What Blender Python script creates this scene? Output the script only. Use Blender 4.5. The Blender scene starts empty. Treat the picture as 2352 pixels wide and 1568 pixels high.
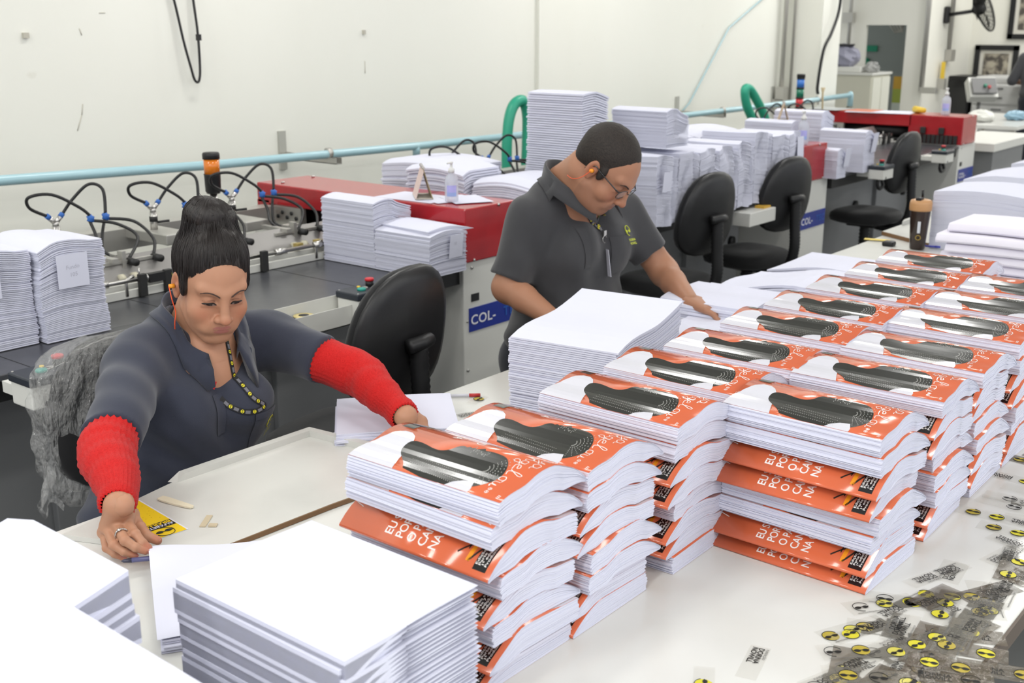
import bpy, bmesh, math, random
import numpy as np
from mathutils import Vector, Matrix, Euler
random.seed(7); np.random.seed(7)
S = bpy.context.scene
COL = S.collection

# ---------------------------------------------------------------- camera
PITCH = math.atan(734/2640); AZ = math.atan(2224/math.hypot(2640, 734)); CAMH = 1.75
cd = bpy.data.cameras.new('camera'); cam = bpy.data.objects.new('camera', cd); COL.objects.link(cam)
cd.sensor_width = 36; cd.lens = 36*2640/2352; cd.clip_start = .05; cd.clip_end = 80
cam.location = (0, 0, CAMH); cam.rotation_euler = (math.pi/2-PITCH, 0, AZ-math.pi/2)
cd.dof.use_dof = True; cd.dof.focus_distance = 2.35; cd.dof.aperture_fstop = 6.5
S.camera = cam
# ---------------------------------------------------------------- world, lamps, exposure
S.view_settings.view_transform = 'Standard'; S.view_settings.look = 'None'
S.view_settings.exposure = 0.34; S.view_settings.gamma = 1; S.view_settings.use_curve_mapping = False
w = bpy.data.worlds.new('world'); S.world = w; w.use_nodes = True
w.node_tree.nodes['Background'].inputs[0].default_value = (.93, .96, 1, 1)
w.node_tree.nodes['Background'].inputs[1].default_value = .95
def area(name, loc, sx, sy, power, rot=(0, 0, 0), col=(1, .99, .96)):
    l = bpy.data.lights.new(name, 'AREA'); l.shape = 'RECTANGLE'; l.size = sx; l.size_y = sy; l.energy = power; l.color = col
    o = bpy.data.objects.new(name, l); o.location = loc; o.rotation_euler = rot; COL.objects.link(o); return o
for i, (x, y, p) in enumerate([(-.8, 1.6, 26), (2.2, 1.9, 14), (5.2, 1.9, 18), (8.4, 1.9, 26), (11.8, 1.9, 36), (14.2, 1.8, 36),
                            (.6, 3.9, 24), (3.6, 3.9, 24), (6.8, 3.9, 29), (10., 3.9, 32), (13.2, 3.6, 32), (14.6, 3.4, 30), (1.0, -1.2, 24), (4.2, -1.2, 22),
                            (-2.6, .2, 52), (-.2, .3, 22), (-2.6, 2.6, 52), (-.5, -2.8, 55), (3.0, -3.0, 48), (7.0, -2.5, 44), (11., -1.5, 42)]):  # this row: unseen fill lamps, added to brighten camera-side faces and near piles
    area('ceiling_and_fill_light', (x, y, 3.42), 1.2, .28, p*.86)

# ---------------------------------------------------------------- materials
MATS = {}
def mat(name, col, rough=.5, metal=0, spec=.5, noise=None, bump=None, coat=0, alpha=None, trans=0, emit=None, sss=0, vcol=None, sheen=0, ior=1.45):
    if name in MATS: return MATS[name]
    m = bpy.data.materials.new(name); m.use_nodes = True; nt = m.node_tree; N = nt.nodes; L = nt.links
    b = N['Principled BSDF']; I = b.inputs
    I['Base Color'].default_value = (*col, 1); I['Roughness'].default_value = rough; I['Metallic'].default_value = metal
    I['Specular IOR Level'].default_value = spec; I['Coat Weight'].default_value = coat; I['Coat Roughness'].default_value = .05
    I['Transmission Weight'].default_value = trans; I['IOR'].default_value = ior
    if sheen: I['Sheen Weight'].default_value = sheen; I['Sheen Roughness'].default_value = .5
    if sss: I['Subsurface Weight'].default_value = sss; I['Subsurface Radius'].default_value = (.01, .004, .002); I['Subsurface Scale'].default_value = .6
    if alpha is not None: I['Alpha'].default_value = alpha
    if emit: I['Emission Color'].default_value = (*emit[0], 1); I['Emission Strength'].default_value = emit[1]
    tc = None
    src = None
    if vcol:
        a = N.new('ShaderNodeVertexColor'); a.layer_name = vcol; src = a.outputs['Color']
        L.new(src, I['Base Color'])
    if noise or bump:
        tc = N.new('ShaderNodeTexCoord')
    if noise:   # (scale, second colour, lo, hi, stretch)
        sc, c2, lo, hi = noise[:4]; st = noise[4] if len(noise) > 4 else (1, 1, 1)
        mp = N.new('ShaderNodeMapping'); mp.inputs['Scale'].default_value = st; L.new(tc.outputs['Object'], mp.inputs[0])
        n = N.new('ShaderNodeTexNoise'); n.inputs['Scale'].default_value = sc; n.inputs['Detail'].default_value = 5; L.new(mp.outputs[0], n.inputs['Vector'])
        mr = N.new('ShaderNodeMapRange'); mr.inputs['From Min'].default_value = lo; mr.inputs['From Max'].default_value = hi; L.new(n.outputs[0], mr.inputs[0])
        mx = N.new('ShaderNodeMix'); mx.data_type = 'RGBA'; L.new(mr.outputs[0], mx.inputs['Factor'])
        mx.inputs['A'].default_value = (*col, 1); mx.inputs['B'].default_value = (*c2, 1)
        if src: mx.blend_type = 'MULTIPLY'; L.new(src, mx.inputs['A'])
        L.new(mx.outputs['Result'], I['Base Color'])
    if bump:    # (scale, strength, distance, stretch)
        st = bump[3] if len(bump) > 3 else (1, 1, 1)
        mp = N.new('ShaderNodeMapping'); mp.inputs['Scale'].default_value = st; L.new(tc.outputs['Object'], mp.inputs[0])
        n = N.new('ShaderNodeTexNoise'); n.inputs['Scale'].default_value = bump[0]; n.inputs['Detail'].default_value = 4; L.new(mp.outputs[0], n.inputs['Vector'])
        bp = N.new('ShaderNodeBump'); bp.inputs['Strength'].default_value = bump[1]; bp.inputs['Distance'].default_value = bump[2]
        L.new(n.outputs[0], bp.inputs['Height']); L.new(bp.outputs[0], I['Normal'])
    MATS[name] = m; return m
PAPER = mat('paper', (.655, .665, .775), .75, spec=.2)
PAPER2 = mat('paper_thin', (.66, .67, .78), .8, spec=.15)
WHITE_T = mat('white_laminate', (.66, .66, .63), .22, spec=.5, noise=(3., (.60, .60, .57), .45, .75))
WOOD_EDGE = mat('board_edge', (.20, .11, .05), .6)
BLACKP = mat('black_plastic', (.012, .012, .013), .45)
BLACKF = mat('black_fabric', (.010, .010, .011), .9, sheen=.15, bump=(900, .3, .001))
METAL = mat('steel', (.55, .54, .52), .3, metal=1)
METALD = mat('dull_aluminium', (.50, .49, .46), .45, metal=.8)
PAINTW = mat('cream_paint_metal', (.66, .66, .62), .4)
PAINTG = mat('grey_paint_metal', (.25, .255, .26), .5, noise=(2, (.22, .225, .23), .4, .7))
RED = mat('red_paint_metal', (.38, .012, .018), .22, coat=.25, noise=(14, (.33, .010, .016), .4, .7))
RUBBER = mat('black_rubber', (.02, .02, .02), .6)
BLUECL = mat('blue_plastic', (.03, .13, .45), .5)
ORANGE = mat('orange_lamp', (.75, .20, .01), .3)

# ---------------------------------------------------------------- helpers
def R(d): return math.radians(d)
def rotm(rx=0, ry=0, rz=0): return Euler((R(rx), R(ry), R(rz))).to_matrix()
class MB:
    def __init__(s): s.v = []; s.f = []; s.m = []; s.sm = []
    def add(s, vs, fs, mi=0, smooth=False):
        o = len(s.v); s.v += [tuple(v) for v in vs]; s.f += [tuple(i+o for i in f) for f in fs]; s.m += [mi]*len(fs); s.sm += [smooth]*len(fs); return s
    def box(s, c, d, mi=0, rot=None, bev=0, taper=1):
        hx, hy, hz = d[0]/2, d[1]/2, d[2]/2
        if bev > 0:
            b = min(bev, hx*.9, hy*.9, hz*.9)
            bm = bmesh.new(); bmesh.ops.create_cube(bm, size=1)
            for v in bm.verts: v.co = Vector((v.co.x*2*hx, v.co.y*2*hy, v.co.z*2*hz))
            bmesh.ops.bevel(bm, geom=bm.edges[:], offset=b, segments=2, profile=.5, affect='EDGES')
            vs = [v.co.copy() for v in bm.verts]; bm.verts.index_update(); fs = [[v.index for v in f.verts] for f in bm.faces]; bm.free()
            sm = True
        else:
            vs = [Vector((x, y, z)) for z in (-hz, hz) for y in (-hy, hy) for x in (-hx, hx)]
            fs = [(0, 2, 3, 1), (4, 5, 7, 6), (0, 1, 5, 4), (2, 6, 7, 3), (0, 4, 6, 2), (1, 3, 7, 5)]; sm = False
        if taper != 1:
            for v in vs:
                if v.z > 0: v.x *= taper; v.y *= taper
        if rot is not None: vs = [rot @ v for v in vs]
        c = Vector(c); return s.add([v+c for v in vs], fs, mi, False)
    def bb(s, x0, x1, y0, y1, z0, z1, mi=0, bev=0): return s.box(((x0+x1)/2, (y0+y1)/2, (z0+z1)/2), (x1-x0, y1-y0, z1-z0), mi, None, bev)
    def tube(s, pts, r, mi=0, n=10, caps=True, closed=False):
        pts = [Vector(p) for p in pts]; N = len(pts); rr = r if isinstance(r, (list, tuple)) else [r]*N
        vs = []; up = None
        for i, p in enumerate(pts):
            if closed: t = (pts[(i+1) % N]-pts[i-1])
            else: t = (pts[min(i+1, N-1)]-pts[max(i-1, 0)])
            if t.length < 1e-9: t = Vector((0, 0, 1))
            t.normalize()
            if up is None:
                up = Vector((0, 0, 1)) if abs(t.z) < .9 else Vector((1, 0, 0))
            a = up.cross(t)
            if a.length < 1e-6: a = Vector((1, 0, 0)).cross(t)
            a.normalize(); b = t.cross(a); up = b
            for k in range(n):
                q = 2*math.pi*k/n; vs.append(p+(a*math.cos(q)+b*math.sin(q))*rr[i])
        fs = []; M = N if closed else N-1
        for i in range(M):
            j = (i+1) % N
            for k in range(n): fs.append((i*n+k, i*n+(k+1) % n, j*n+(k+1) % n, j*n+k))
        if caps and not closed: fs += [tuple(range(n-1, -1, -1)), tuple((N-1)*n+k for k in range(n))]
        return s.add(vs, fs, mi, True)
    def cyl(s, a, b, r, mi=0, n=20, r2=None):
        return s.tube([a, b], [r, r if r2 is None else r2], mi, n)
    def lathe(s, prof, c=(0, 0, 0), mi=0, n=28, rot=None):
        vs = []; c = Vector(c)
        for (r, z) in prof:
            for k in range(n):
                v = Vector((r*math.cos(2*math.pi*k/n), r*math.sin(2*math.pi*k/n), z))
                if rot is not None: v = rot @ v
                vs.append(v+c)
        fs = [(i*n+k, i*n+(k+1) % n, (i+1)*n+(k+1) % n, (i+1)*n+k) for i in range(len(prof)-1) for k in range(n)]
        fs += [tuple(range(n-1, -1, -1)), tuple((len(prof)-1)*n+k for k in range(n))]
        return s.add(vs, fs, mi, True)
    def prism(s, poly, z0, z1, mi=0, M=None):
        n = len(poly); vs = [Vector((x, y, z0)) for x, y in poly]+[Vector((x, y, z1)) for x, y in poly]
        if M is not None: vs = [M @ v for v in vs]
        return s.add(vs, [tuple(range(n-1, -1, -1)), tuple(range(n, 2*n))]+[(i, (i+1) % n, n+(i+1) % n, n+i) for i in range(n)], mi)
    def grid(s, fn, nu, nv, mi=0, smooth=True, thick=0):
        vs = [fn(i/nu, j/nv) for i in range(nu+1) for j in range(nv+1)]
        fs = [(i*(nv+1)+j, (i+1)*(nv+1)+j, (i+1)*(nv+1)+j+1, i*(nv+1)+j+1) for i in range(nu) for j in range(nv)]
        return s.add(vs, fs, mi, smooth)
    def build(s, name, mats, parent=None, local=True, loc=None, autosmooth=None):
        me = bpy.data.meshes.new(name); me.from_pydata(s.v, [], s.f)
        if not isinstance(mats, (list, tuple)): mats = [mats]
        for m in mats: me.materials.append(m)
        me.polygons.foreach_set('material_index', s.m); me.polygons.foreach_set('use_smooth', s.sm)
        me.update(); o = bpy.data.objects.new(name, me); COL.objects.link(o)
        if autosmooth:
            me.polygons.foreach_set('use_smooth', [True]*len(me.polygons)); me.set_sharp_from_angle(angle=R(autosmooth))
        if parent:
            o.parent = parent
            if not local:
                q = parent; off = Vector((0, 0, 0))
                while q: off += q.location; q = q.parent
                me.transform(Matrix.Translation(-off))
        elif loc is not None: o.location = loc
        return o
def tag(o, label=None, cat=None, group=None, kind=None):
    if label and len(label.split()) > 16: print('LONG', label)
    if label: o['label'] = label
    if cat: o['category'] = cat
    if group: o['group'] = group
    if kind: o['kind'] = kind
    return o
def thing(name, label, cat, loc=(0, 0, 0), rz=0, group=None):
    o = bpy.data.objects.new(name, None); o.empty_display_size = .05; COL.objects.link(o); o.location = loc; o.rotation_euler = (0, 0, R(rz))
    return tag(o, label, cat, group)
def copy_tree(o, parent=None):
    c = o.copy(); COL.objects.link(c)
    if parent: c.parent = parent
    for ch in [x for x in bpy.data.objects if x.parent == o]: copy_tree(ch, c)
    return c
def struct(name, mb, m): return tag(mb.build(name, m), kind='structure')
def spline(pts, k=6):
    P = [Vector(p) for p in pts]; out = []
    for i in range(len(P)-1):
        p0 = P[max(i-1, 0)]; p1 = P[i]; p2 = P[i+1]; p3 = P[min(i+2, len(P)-1)]
        for j in range(k):
            t = j/k; out.append(.5*((2*p1)+(p2-p0)*t+(2*p0-5*p1+4*p2-p3)*t*t+(3*p1-p0-3*p2+p3)*t**3))
    return out+[P[-1]]
_txt = {}
def text_tris(s, size=1.0, bold=0, spacing=1.0):
    key = (s, bold, spacing)
    if key not in _txt:
        c = bpy.data.curves.new('t', 'FONT'); c.body = s; c.size = 1; c.resolution_u = 3; c.offset = bold; c.space_character = spacing
        o = bpy.data.objects.new('t', c); COL.objects.link(o)
        me = bpy.data.meshes.new_from_object(o.evaluated_get(bpy.context.evaluated_depsgraph_get()))
        _txt[key] = ([tuple(v.co) for v in me.vertices], [tuple(p.vertices) for p in me.polygons])
        bpy.data.objects.remove(o); bpy.data.meshes.remove(me); bpy.data.curves.remove(c)
    v, f = _txt[key]
    return [(a*size, b*size) for a, b, _ in v], f
def put_text(mb, s, O, right, up, size, mi=0, bold=0, spacing=1.0, squeeze=1.0):
    v, f = text_tris(s, size, bold, spacing); O = Vector(O); r = Vector(right)*squeeze; u = Vector(up)
    mb.add([O+r*a+u*b for a, b in v], f, mi)
# ================================================================ the room
def wall_mat(name, c1, c2, rough=.55):
    m = bpy.data.materials.new(name); m.use_nodes = True; nt = m.node_tree; N = nt.nodes; L = nt.links; b = N['Principled BSDF']
    b.inputs['Roughness'].default_value = rough; b.inputs['Specular IOR Level'].default_value = .3
    tc = N.new('ShaderNodeTexCoord'); n1 = N.new('ShaderNodeTexNoise'); n1.inputs['Scale'].default_value = .9; n1.inputs['Detail'].default_value = 6
    mp = N.new('ShaderNodeMapping'); mp.inputs['Scale'].default_value = (1, 1, .35); L.new(tc.outputs['Object'], mp.inputs[0]); L.new(mp.outputs[0], n1.inputs['Vector'])
    r1 = N.new('ShaderNodeMapRange'); r1.inputs['From Min'].default_value = .45; r1.inputs['From Max'].default_value = .72; L.new(n1.outputs[0], r1.inputs[0])
    mx = N.new('ShaderNodeMix'); mx.data_type = 'RGBA'; mx.inputs['A'].default_value = (*c1, 1); mx.inputs['B'].default_value = (*c2, 1); L.new(r1.outputs[0], mx.inputs['Factor'])
    # small scuffs and plaster stains
    n2 = N.new('ShaderNodeTexNoise'); n2.inputs['Scale'].default_value = 5; n2.inputs['Detail'].default_value = 8; L.new(tc.outputs['Object'], n2.inputs['Vector'])
    r2 = N.new('ShaderNodeMapRange'); r2.inputs['From Min'].default_value = .70; r2.inputs['From Max'].default_value = .80; r2.inputs['To Max'].default_value = .35; L.new(n2.outputs[0], r2.inputs[0])
    m2 = N.new('ShaderNodeMix'); m2.data_type = 'RGBA'; m2.inputs['B'].default_value = (.50, .46, .36, 1); L.new(mx.outputs['Result'], m2.inputs['A']); L.new(r2.outputs[0], m2.inputs['Factor'])
    L.new(m2.outputs['Result'], b.inputs['Base Color'])
    n3 = N.new('ShaderNodeTexNoise'); n3.inputs['Scale'].default_value = 60; L.new(tc.outputs['Object'], n3.inputs['Vector'])
    bp = N.new('ShaderNodeBump'); bp.inputs['Strength'].default_value = .035; bp.inputs['Distance'].default_value = .01; L.new(n3.outputs[0], bp.inputs['Height']); L.new(bp.outputs[0], b.inputs['Normal'])
    return m
WALL = wall_mat('painted_plaster', (.82, .82, .755), (.79, .79, .72))
WALL2 = wall_mat('painted_plaster_far', (.78, .77, .70), (.74, .73, .66))
FLOOR = mat('epoxy_floor', (.20, .205, .20), .32, noise=(1.5, (.165, .17, .168), .4, .7), bump=(40, .05, .002))
CEIL = mat('ceiling_paint', (.7, .7, .67), .8)
struct('floor', MB().bb(-4, 16, -4, 8, -.1, 0), FLOOR)
struct('ceiling', MB().bb(-4, 16, -4, 8, 3.6, 3.7), CEIL)
WY = 5.0
m = MB(); m.bb(-4, 6.417, WY, WY+.2, 0, 3.6); m.bb(6.744, 10.9, WY, WY+.2, 0, 3.6); m.bb(6.417, 6.744, WY+.05, WY+.2, 0, 3.6)
struct('wall_back', m, WALL)
struct('wall_pilaster', MB().bb(6.417, 6.744, WY-.03, WY+.05, 0, 3.6, 0), WALL)
struct('wall_pillar', MB().bb(10.15, 10.55, 4.62, WY, 0, 3.6), WALL)
# far cross wall with the service opening (X = 14), the return wall and the end wall
m = MB(); m.bb(14, 14.06, 5.80, 8, 0, 3.6); m.bb(14, 14.06, 5.055, 5.30, 0, 3.6); m.bb(14, 14.06, 5.30, 5.80, 1.712, 3.6); m.bb(14, 14.06, 5.30, 5.80, 0, .3)
struct('wall_cross', m, WALL2)
struct('wall_return', MB().bb(14.06, 15.62, 5.055, 5.2, 0, 3.6), WALL2)
struct('wall_end', MB().bb(15.6, 15.8, -4, 5.2, 0, 3.6), WALL2)
struct('wall_corridor', MB().bb(15.6, 15.8, 5.2, 8, 0, 3.6), mat('corridor_green', (.30, .33, .31), .6))
struct('wall_side', MB().bb(10.9, 11.0, WY, 8, 0, 3.6), WALL)

# fluorescent ceiling fixtures (their light comes from the area lamps just under them)
TUBE = mat('lamp_tube', (.9, .9, .88), .4, emit=((1, .98, .94), 3.0))
def fixture(x, y, lb):
    t = thing('ceiling_lamp', 'white twin tube ceiling lamp '+lb, 'ceiling lamp', (x, y, 3.6), 0, 'batten lamps under the ceiling')
    MB().bb(-.62, .62, -.1, .1, -.09, 0, bev=.01).build('housing', PAINTW, t)
    for s in (-.05, .05): MB().cyl((-.58, s, -.11), (.58, s, -.11), .014).build('tube', TUBE, t)
for x, y, lb in [(2.2, 1.9, 'above the woman and the near book stacks'), (5.2, 1.9, 'above the far end of the packing table'), (8.4, 1.9, 'above the aisle beyond the second table'), (3.6, 3.9, 'above the near red hood'), (6.8, 3.9, 'above the middle red hood'), (10., 3.9, 'above the far red hood')]: fixture(x, y, lb)

# ---------------- blue compressed-air pipe along the wall
BPIPE = mat('light_blue_pipe', (.36, .56, .62), .25, coat=.3)
pz = lambda x: 1.085-.0035*(x-2.2) if x < 6 else 1.065
pipe = thing('air_pipe', 'long light blue air pipe running along the cream back wall', 'pipe', (0, 4.62, 1.07))
pts = [(-1.6, 4.62, 1.155), (1.2, 4.62, 1.135), (2.36, 4.62, 1.12), (3.43, 4.62, 1.086), (4.9, 4.62, 1.062), (5.8, 4.62, 1.056), (6.8, 4.6, 1.06), (9.8, 4.55, 1.070), (10.62, 4.5, 1.085)]
MB().tube(pts, .0225, 0, 14).build('pipe_run', BPIPE, pipe, local=False)
MB().tube([(10.6, 4.5, 1.10), (10.62, 4.5, 1.08), (10.62, 4.5, .96)], .027, 0, 12).build('elbow', BPIPE, pipe, local=False)
MB().cyl((10.62, 4.5, .98), (10.62, 4.5, .86), .03).build('regulator', mat('olive_valve', (.10, .10, .07), .5), pipe, local=False)
def tee(x, y, z):
    MB().cyl((x, y, z+.01), (x, y, z-.055), .022).build('tee', BPIPE, pipe, local=False)
    v = MB().cyl((x, y, z-.055), (x, y, z-.07), .024, 0); v.cyl((x, y, z-.07), (x, y, z-.11), .027, 1); v.cyl((x, y, z-.11), (x, y, z-.12), .022, 0); v.cyl((x, y, z-.12), (x, y, z-.2), .013, 1)
    o = v.build('valve', [METAL, mat('brass_dark', (.22, .19, .15), .4, metal=.6)], pipe, local=False)
    h = MB(); h.box((x+.05, y-.02, z-.10), (.09, .02, .012), 0, rotm(0, 25, -10)); h.build('valve_handle', mat('yellow_paint', (.75, .52, .05), .4), o, local=False)
tee(4.82, 4.62, 1.065)
def bracket(x, y, z, L, label):
    t = thing('pipe_bracket', label, 'bracket', (x, WY, z), 0, None)
    MB().bb(-.025, .025, -.012, 0, -.11, .10).build('wall_plate', mat('bracket_paint', (.42, .42, .38), .5), t)
    m = MB(); m.bb(-.02, .02, -L, 0, -.048, -.044); m.bb(-.02, -.016, -L, 0, -.048, -.015); m.bb(.016, .02, -L, 0, -.048, -.015)
    m.build('arm', METALD, t)
    m = MB(); m.tube([(x0, 0, 0) for x0 in (-.012, .012)], .028, 0, 14); o = m.build('pipe_clamp', METALD, t); o.location = (0, y-WY, .005)
    MB().bb(-.008, .008, y-WY-.008, y-WY+.008, -.05, -.02).build('clamp_post', METALD, t)
bracket(4.15, 4.62, 1.075, .46, 'grey steel wall bracket holding the blue pipe above the first red machine')
bracket(6.95, 4.60, 1.06, .46, 'grey steel wall bracket on the blue pipe above the man')
bracket(8.3, 4.575, 1.063, .45, 'grey steel wall bracket on the blue pipe by the blue air hose coil')
bracket(10.0, 4.54, 1.073, .42, 'grey steel wall bracket on the blue pipe beside the pillar')

# blue rising line on the wall and hanging black cable
MB().tube([(8.35, 4.975, 1.04), (8.46, 4.975, 1.10), (9.07, 4.975, 1.70), (9.66, 4.975, 1.95), (10.0, 4.975, 2.1)], .0065, 0, 8).build('air_line', BPIPE)
tag(bpy.data.objects['air_line'], 'thin light blue air line climbing the cream wall at a slant', 'air line')
m = MB(); m.tube(spline([(3.44, 4.97, 2.05), (3.50, 4.97, 1.87), (3.535, 4.96, 1.66), (3.56, 4.95, 1.53), (3.575, 4.95, 1.475), (3.59, 4.95, 1.458), (3.605, 4.95, 1.47), (3.618, 4.955, 1.53), (3.622, 4.96, 1.7), (3.615, 4.97, 1.88), (3.61, 4.97, 2.05)], 8), .0065, 0, 8)
m.bb(3.612, 3.632, 4.945, 4.965, 1.66, 1.69)
tag(m.build('hanging_cable', BLACKP), 'black cable hanging in a narrow loop on the wall', 'cable')
# wall marks
m = MB()
for (x, z, s) in [(2.74, 1.70, .02), (4.80, 1.70, .012)]: m.bb(x-s, x+s*.3, 4.985, 5.0, z-.02, z+.004)
for (x0, z0, x1, z1) in [(3.0, 1.72, 3.01, 1.69), (3.11, 1.79, 3.14, 1.79), (2.98, 1.38, 2.97, 1.33), (2.97, 1.33, 2.94, 1.26), (4.80, 1.53, 4.80, 1.46)]:
    m.tube([(x0, 4.999, z0), (x1, 4.999, z1)], .0022, 0, 6)
tag(m.build('trim_1', mat('wall_mark', (.50, .48, .41), .8)), kind='structure')

# ---------------- things near the far pillar
def conduit(name, label, pts, r, m_=METALD, boxes=()):
    t = MB(); t.tube(pts, r, 0, 10)
    for b in boxes: t.bb(*b)
    return tag(t.build(name, m_), label, 'conduit')
conduit('conduit', 'grey steel conduit running down the wall left of the pillar', [(10.03, 4.93, 0.9), (10.05, 4.93, 3.5)], .02, METALD, [(9.98, 10.08, 4.88, 4.96, 1.05, 1.17)])
conduit('conduit', 'thinner grey conduit running down the wall against the pillar', [(10.12, 4.88, 0.9), (10.12, 4.88, 3.5)], .013)
conduit('black_cable', 'thick black cable curving down beside the far conduit', spline([(10.37, 4.55, 3.55), (10.36, 4.55, 2.7), (10.35, 4.55, 2.1), (10.33, 4.55, 1.85), (10.2, 4.55, 1.65), (10.08, 4.56, 1.5), (10.03, 4.57, 1.2), (10.07, 4.58, 1.12)], 6), .014, BLACKP)
conduit('conduit', 'grey conduit with a junction box above the service opening', [(13.93, 5.98, 1.1), (13.93, 5.99, 3.5)], .022, METALD, [(13.87, 13.96, 5.93, 6.06, 1.74, 1.86)])
conduit('conduit', 'grey conduit at the corner right of the service opening', [(13.95, 5.04, .95), (13.95, 5.04, 3.5)], .03, METALD, [(13.92, 13.98, 4.86, 5.05, .93, 1.0)])
# signal tower beside the pillar
def tower(name, label, loc, cols, r, pole):
    t = thing(name, label, 'signal lamp', loc)
    z = pole; MB().cyl((0, 0, 0), (0, 0, z), r*.45).build('pole', METAL, t)
    MB().lathe([(r*.8, z), (r*.95, z+.01), (r, z+.075), (r*1.05, z+.08)], mi=0).build('base', BLACKP, t); z += .08
    for c in cols:
        MB().lathe([(r*.96, z), (r*.96, z+.06)]).build('lens', mat('lens_%.2f' % sum(c), c, .25, coat=.5), t); z += .06
        if len(cols) > 1: MB().lathe([(r, z), (r, z+.014)]).build('ring', BLACKP, t); z += .014
    MB().lathe([(r*1.05, z), (r*1.05, z+.02), (r*.95, z+.026)]).build('cap', BLACKP, t)
    return t
tower('signal_lamp', 'orange signal lamp on a steel pole behind the seated woman', (2.87, 3.9, .86), [(.75, .20, .01)], .033, .215)
tower('signal_tower', 'signal tower of orange, red, green and blue lenses beside the pillar', (8.47, 4.0, .86), [(.8, .2, .02), (.55, .01, .02), (.0, .16, .09), (.03, .16, .55)], .031, .10)
tower('signal_lamp', 'orange signal lamp partly hidden behind the man’s head', (5.5, 3.9, .86), [(.8, .16, .01)], .033, .09)

# cabinet with clutter
cab = thing('storage_cabinet', 'cream storage cabinet with clutter on top by the service opening', 'cabinet', (13.05, 5.3, 0))
m = MB(); m.bb(0, .55, 0, .60, 0, 1.16); m.build('body', mat('cabinet_cream', (.55, .54, .45), .5), cab)
MB().bb(-.02, .57, -.02, .62, 1.16, 1.185).build('top_board', PAINTW, cab)
for a in (0, 1): MB().bb(.03+.26*a, .27+.26*a, -.015, 0, .08, 1.13).build('door', mat('cabinet_door', (.66, .66, .58), .5), cab)
def lump(name, label, cat, c, d, m_, seed=0, amp=.25):
    r = random.Random(seed); mb = MB(); n, k = 10, 14; vs = []
    for i in range(n+1):
        th = math.pi*i/n
        for j in range(k):
            ph = 2*math.pi*j/k; q = 1+amp*(r.random()-.5)
            vs.append((c[0]+d[0]*.5*q*math.sin(th)*math.cos(ph), c[1]+d[1]*.5*q*math.sin(th)*math.sin(ph), max(c[2]+d[2]*.5*q*math.cos(th), c[2]-d[2]*.42)))
    fs = [(i*k+j, i*k+(j+1) % k, (i+1)*k+(j+1) % k, (i+1)*k+j) for i in range(n) for j in range(k)]
    mb.add(vs, fs, 0, False); return tag(mb.build(name, m_), label, cat)
lump('plastic_bundle', 'grey plastic wrapped bundle on the cream cabinet', 'bundle', (13.25, 5.75, 1.355), (.3, .38, .28), mat('grey_wrap', (.28, .28, .36), .4), 3)
tag(MB().cyl((13.25, 5.75, 1.48), (13.25, 5.75, 1.50), .13).build('lid', BLACKP), 'dark round lid lying on the plastic bundle', 'lid')
tag(MB().bb(13.08, 13.45, 5.45, 5.86, 1.187, 1.245, bev=.005).build('carton', PAINTW), 'flat white carton under the plastic bundle on the cabinet', 'box')
lump('plastic_film', 'crumpled clear plastic film on the cabinet', 'plastic film', (13.2, 5.36, 1.24), (.2, .16, .12), mat('film_grey', (.45, .45, .44), .15, alpha=.7), 5, .5)
# corridor details seen through the opening
tag(MB().bb(15.58, 15.6, 6.28, 6.52, 1.36, 1.44).build('exit_sign', mat('green_sign', (.02, .28, .16), .5)), 'small green sign on the corridor wall', 'sign')
tag(MB().cyl((15.6, 6.43, 1.22), (15.58, 6.43, 1.22), .06).build('green_disc', mat('green_sign', (0, 0, 0))), 'round green disc sign under the green sign', 'sign')
m = MB()
for k in range(4): m.tube([(14.4, 5.62+.05*k, 3.4), (14.4, 5.55+.05*k, 1.75), (14.4, 5.5+.03*k, 1.62), (14.4, 5.5, 1.66), (14.4, 5.49, 3.4)], .012, 0, 8)
tag(m.build('cable_bundle', METALD), 'grey cables hanging in the service opening', 'cable')
m = MB(); m.bb(14.3, 14.34, 5.36, 5.52, .95, 1.10, 0); m.bb(14.3, 14.34, 5.36, 5.52, .78, .95, 1); m.bb(14.3, 14.34, 5.36, 5.52, .62, .78, 2)
for k in range(3): m.bb(14.3, 14.33, 5.38+.05*k, 5.40+.05*k, .0, .62, 3)
tag(m.build('roller_banner', [mat('yellow_sheet', (.6, .36, .05), .6), mat('lime_sheet', (.35, .42, .08), .6), mat('pale_sheet', (.55, .6, .55), .6), METALD]), 'striped yellow and green panel standing inside the service opening', 'panel')
# green and grey valves on the corner
tag(MB().bb(14.5, 14.56, 4.96, 5.05, .95, 1.08).bb(14.5, 14.54, 4.98, 5.02, 1.08, 1.28, 1).build('wall_valve', [METALD, mat('yellow_paint', (0, 0, 0))]), 'small wall valve with yellow handle near the corner', 'valve')
# ---------------- wall fan
fan = thing('wall_fan', 'black oscillating wall fan high on the return wall', 'fan', (14.55, 5.055, 1.83))
MB().box((0, -.03, 0), (.10, .06, .20), bev=.02).build('wall_mount', BLACKP, fan)
MB().cyl((0, -.04, 0), (.05, -.3, .04), .022).build('arm', BLACKP, fan)
fr = rotm(68, 0, 35)
m = MB()
for k in range(9): m.tube([fr @ Vector((.30*math.cos(a)*(1-.1*k), .30*math.sin(a)*(1-.1*k), -.02-.012*k))+Vector((.15, -.42, .10)) for a in [2*math.pi*j/28 for j in range(28)]], .005 if k else .012, 0, 6, closed=True)
for k in range(28):
    a = 2*math.pi*k/28; m.tube([fr @ Vector((.30*math.cos(a), .30*math.sin(a), -.02))+Vector((.15, -.42, .10)), fr @ Vector((.05*math.cos(a), .05*math.sin(a), -.13))+Vector((.15, -.42, .10))], .003, 0, 5)
m.build('cage', BLACKP, fan)
m = MB()
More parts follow.
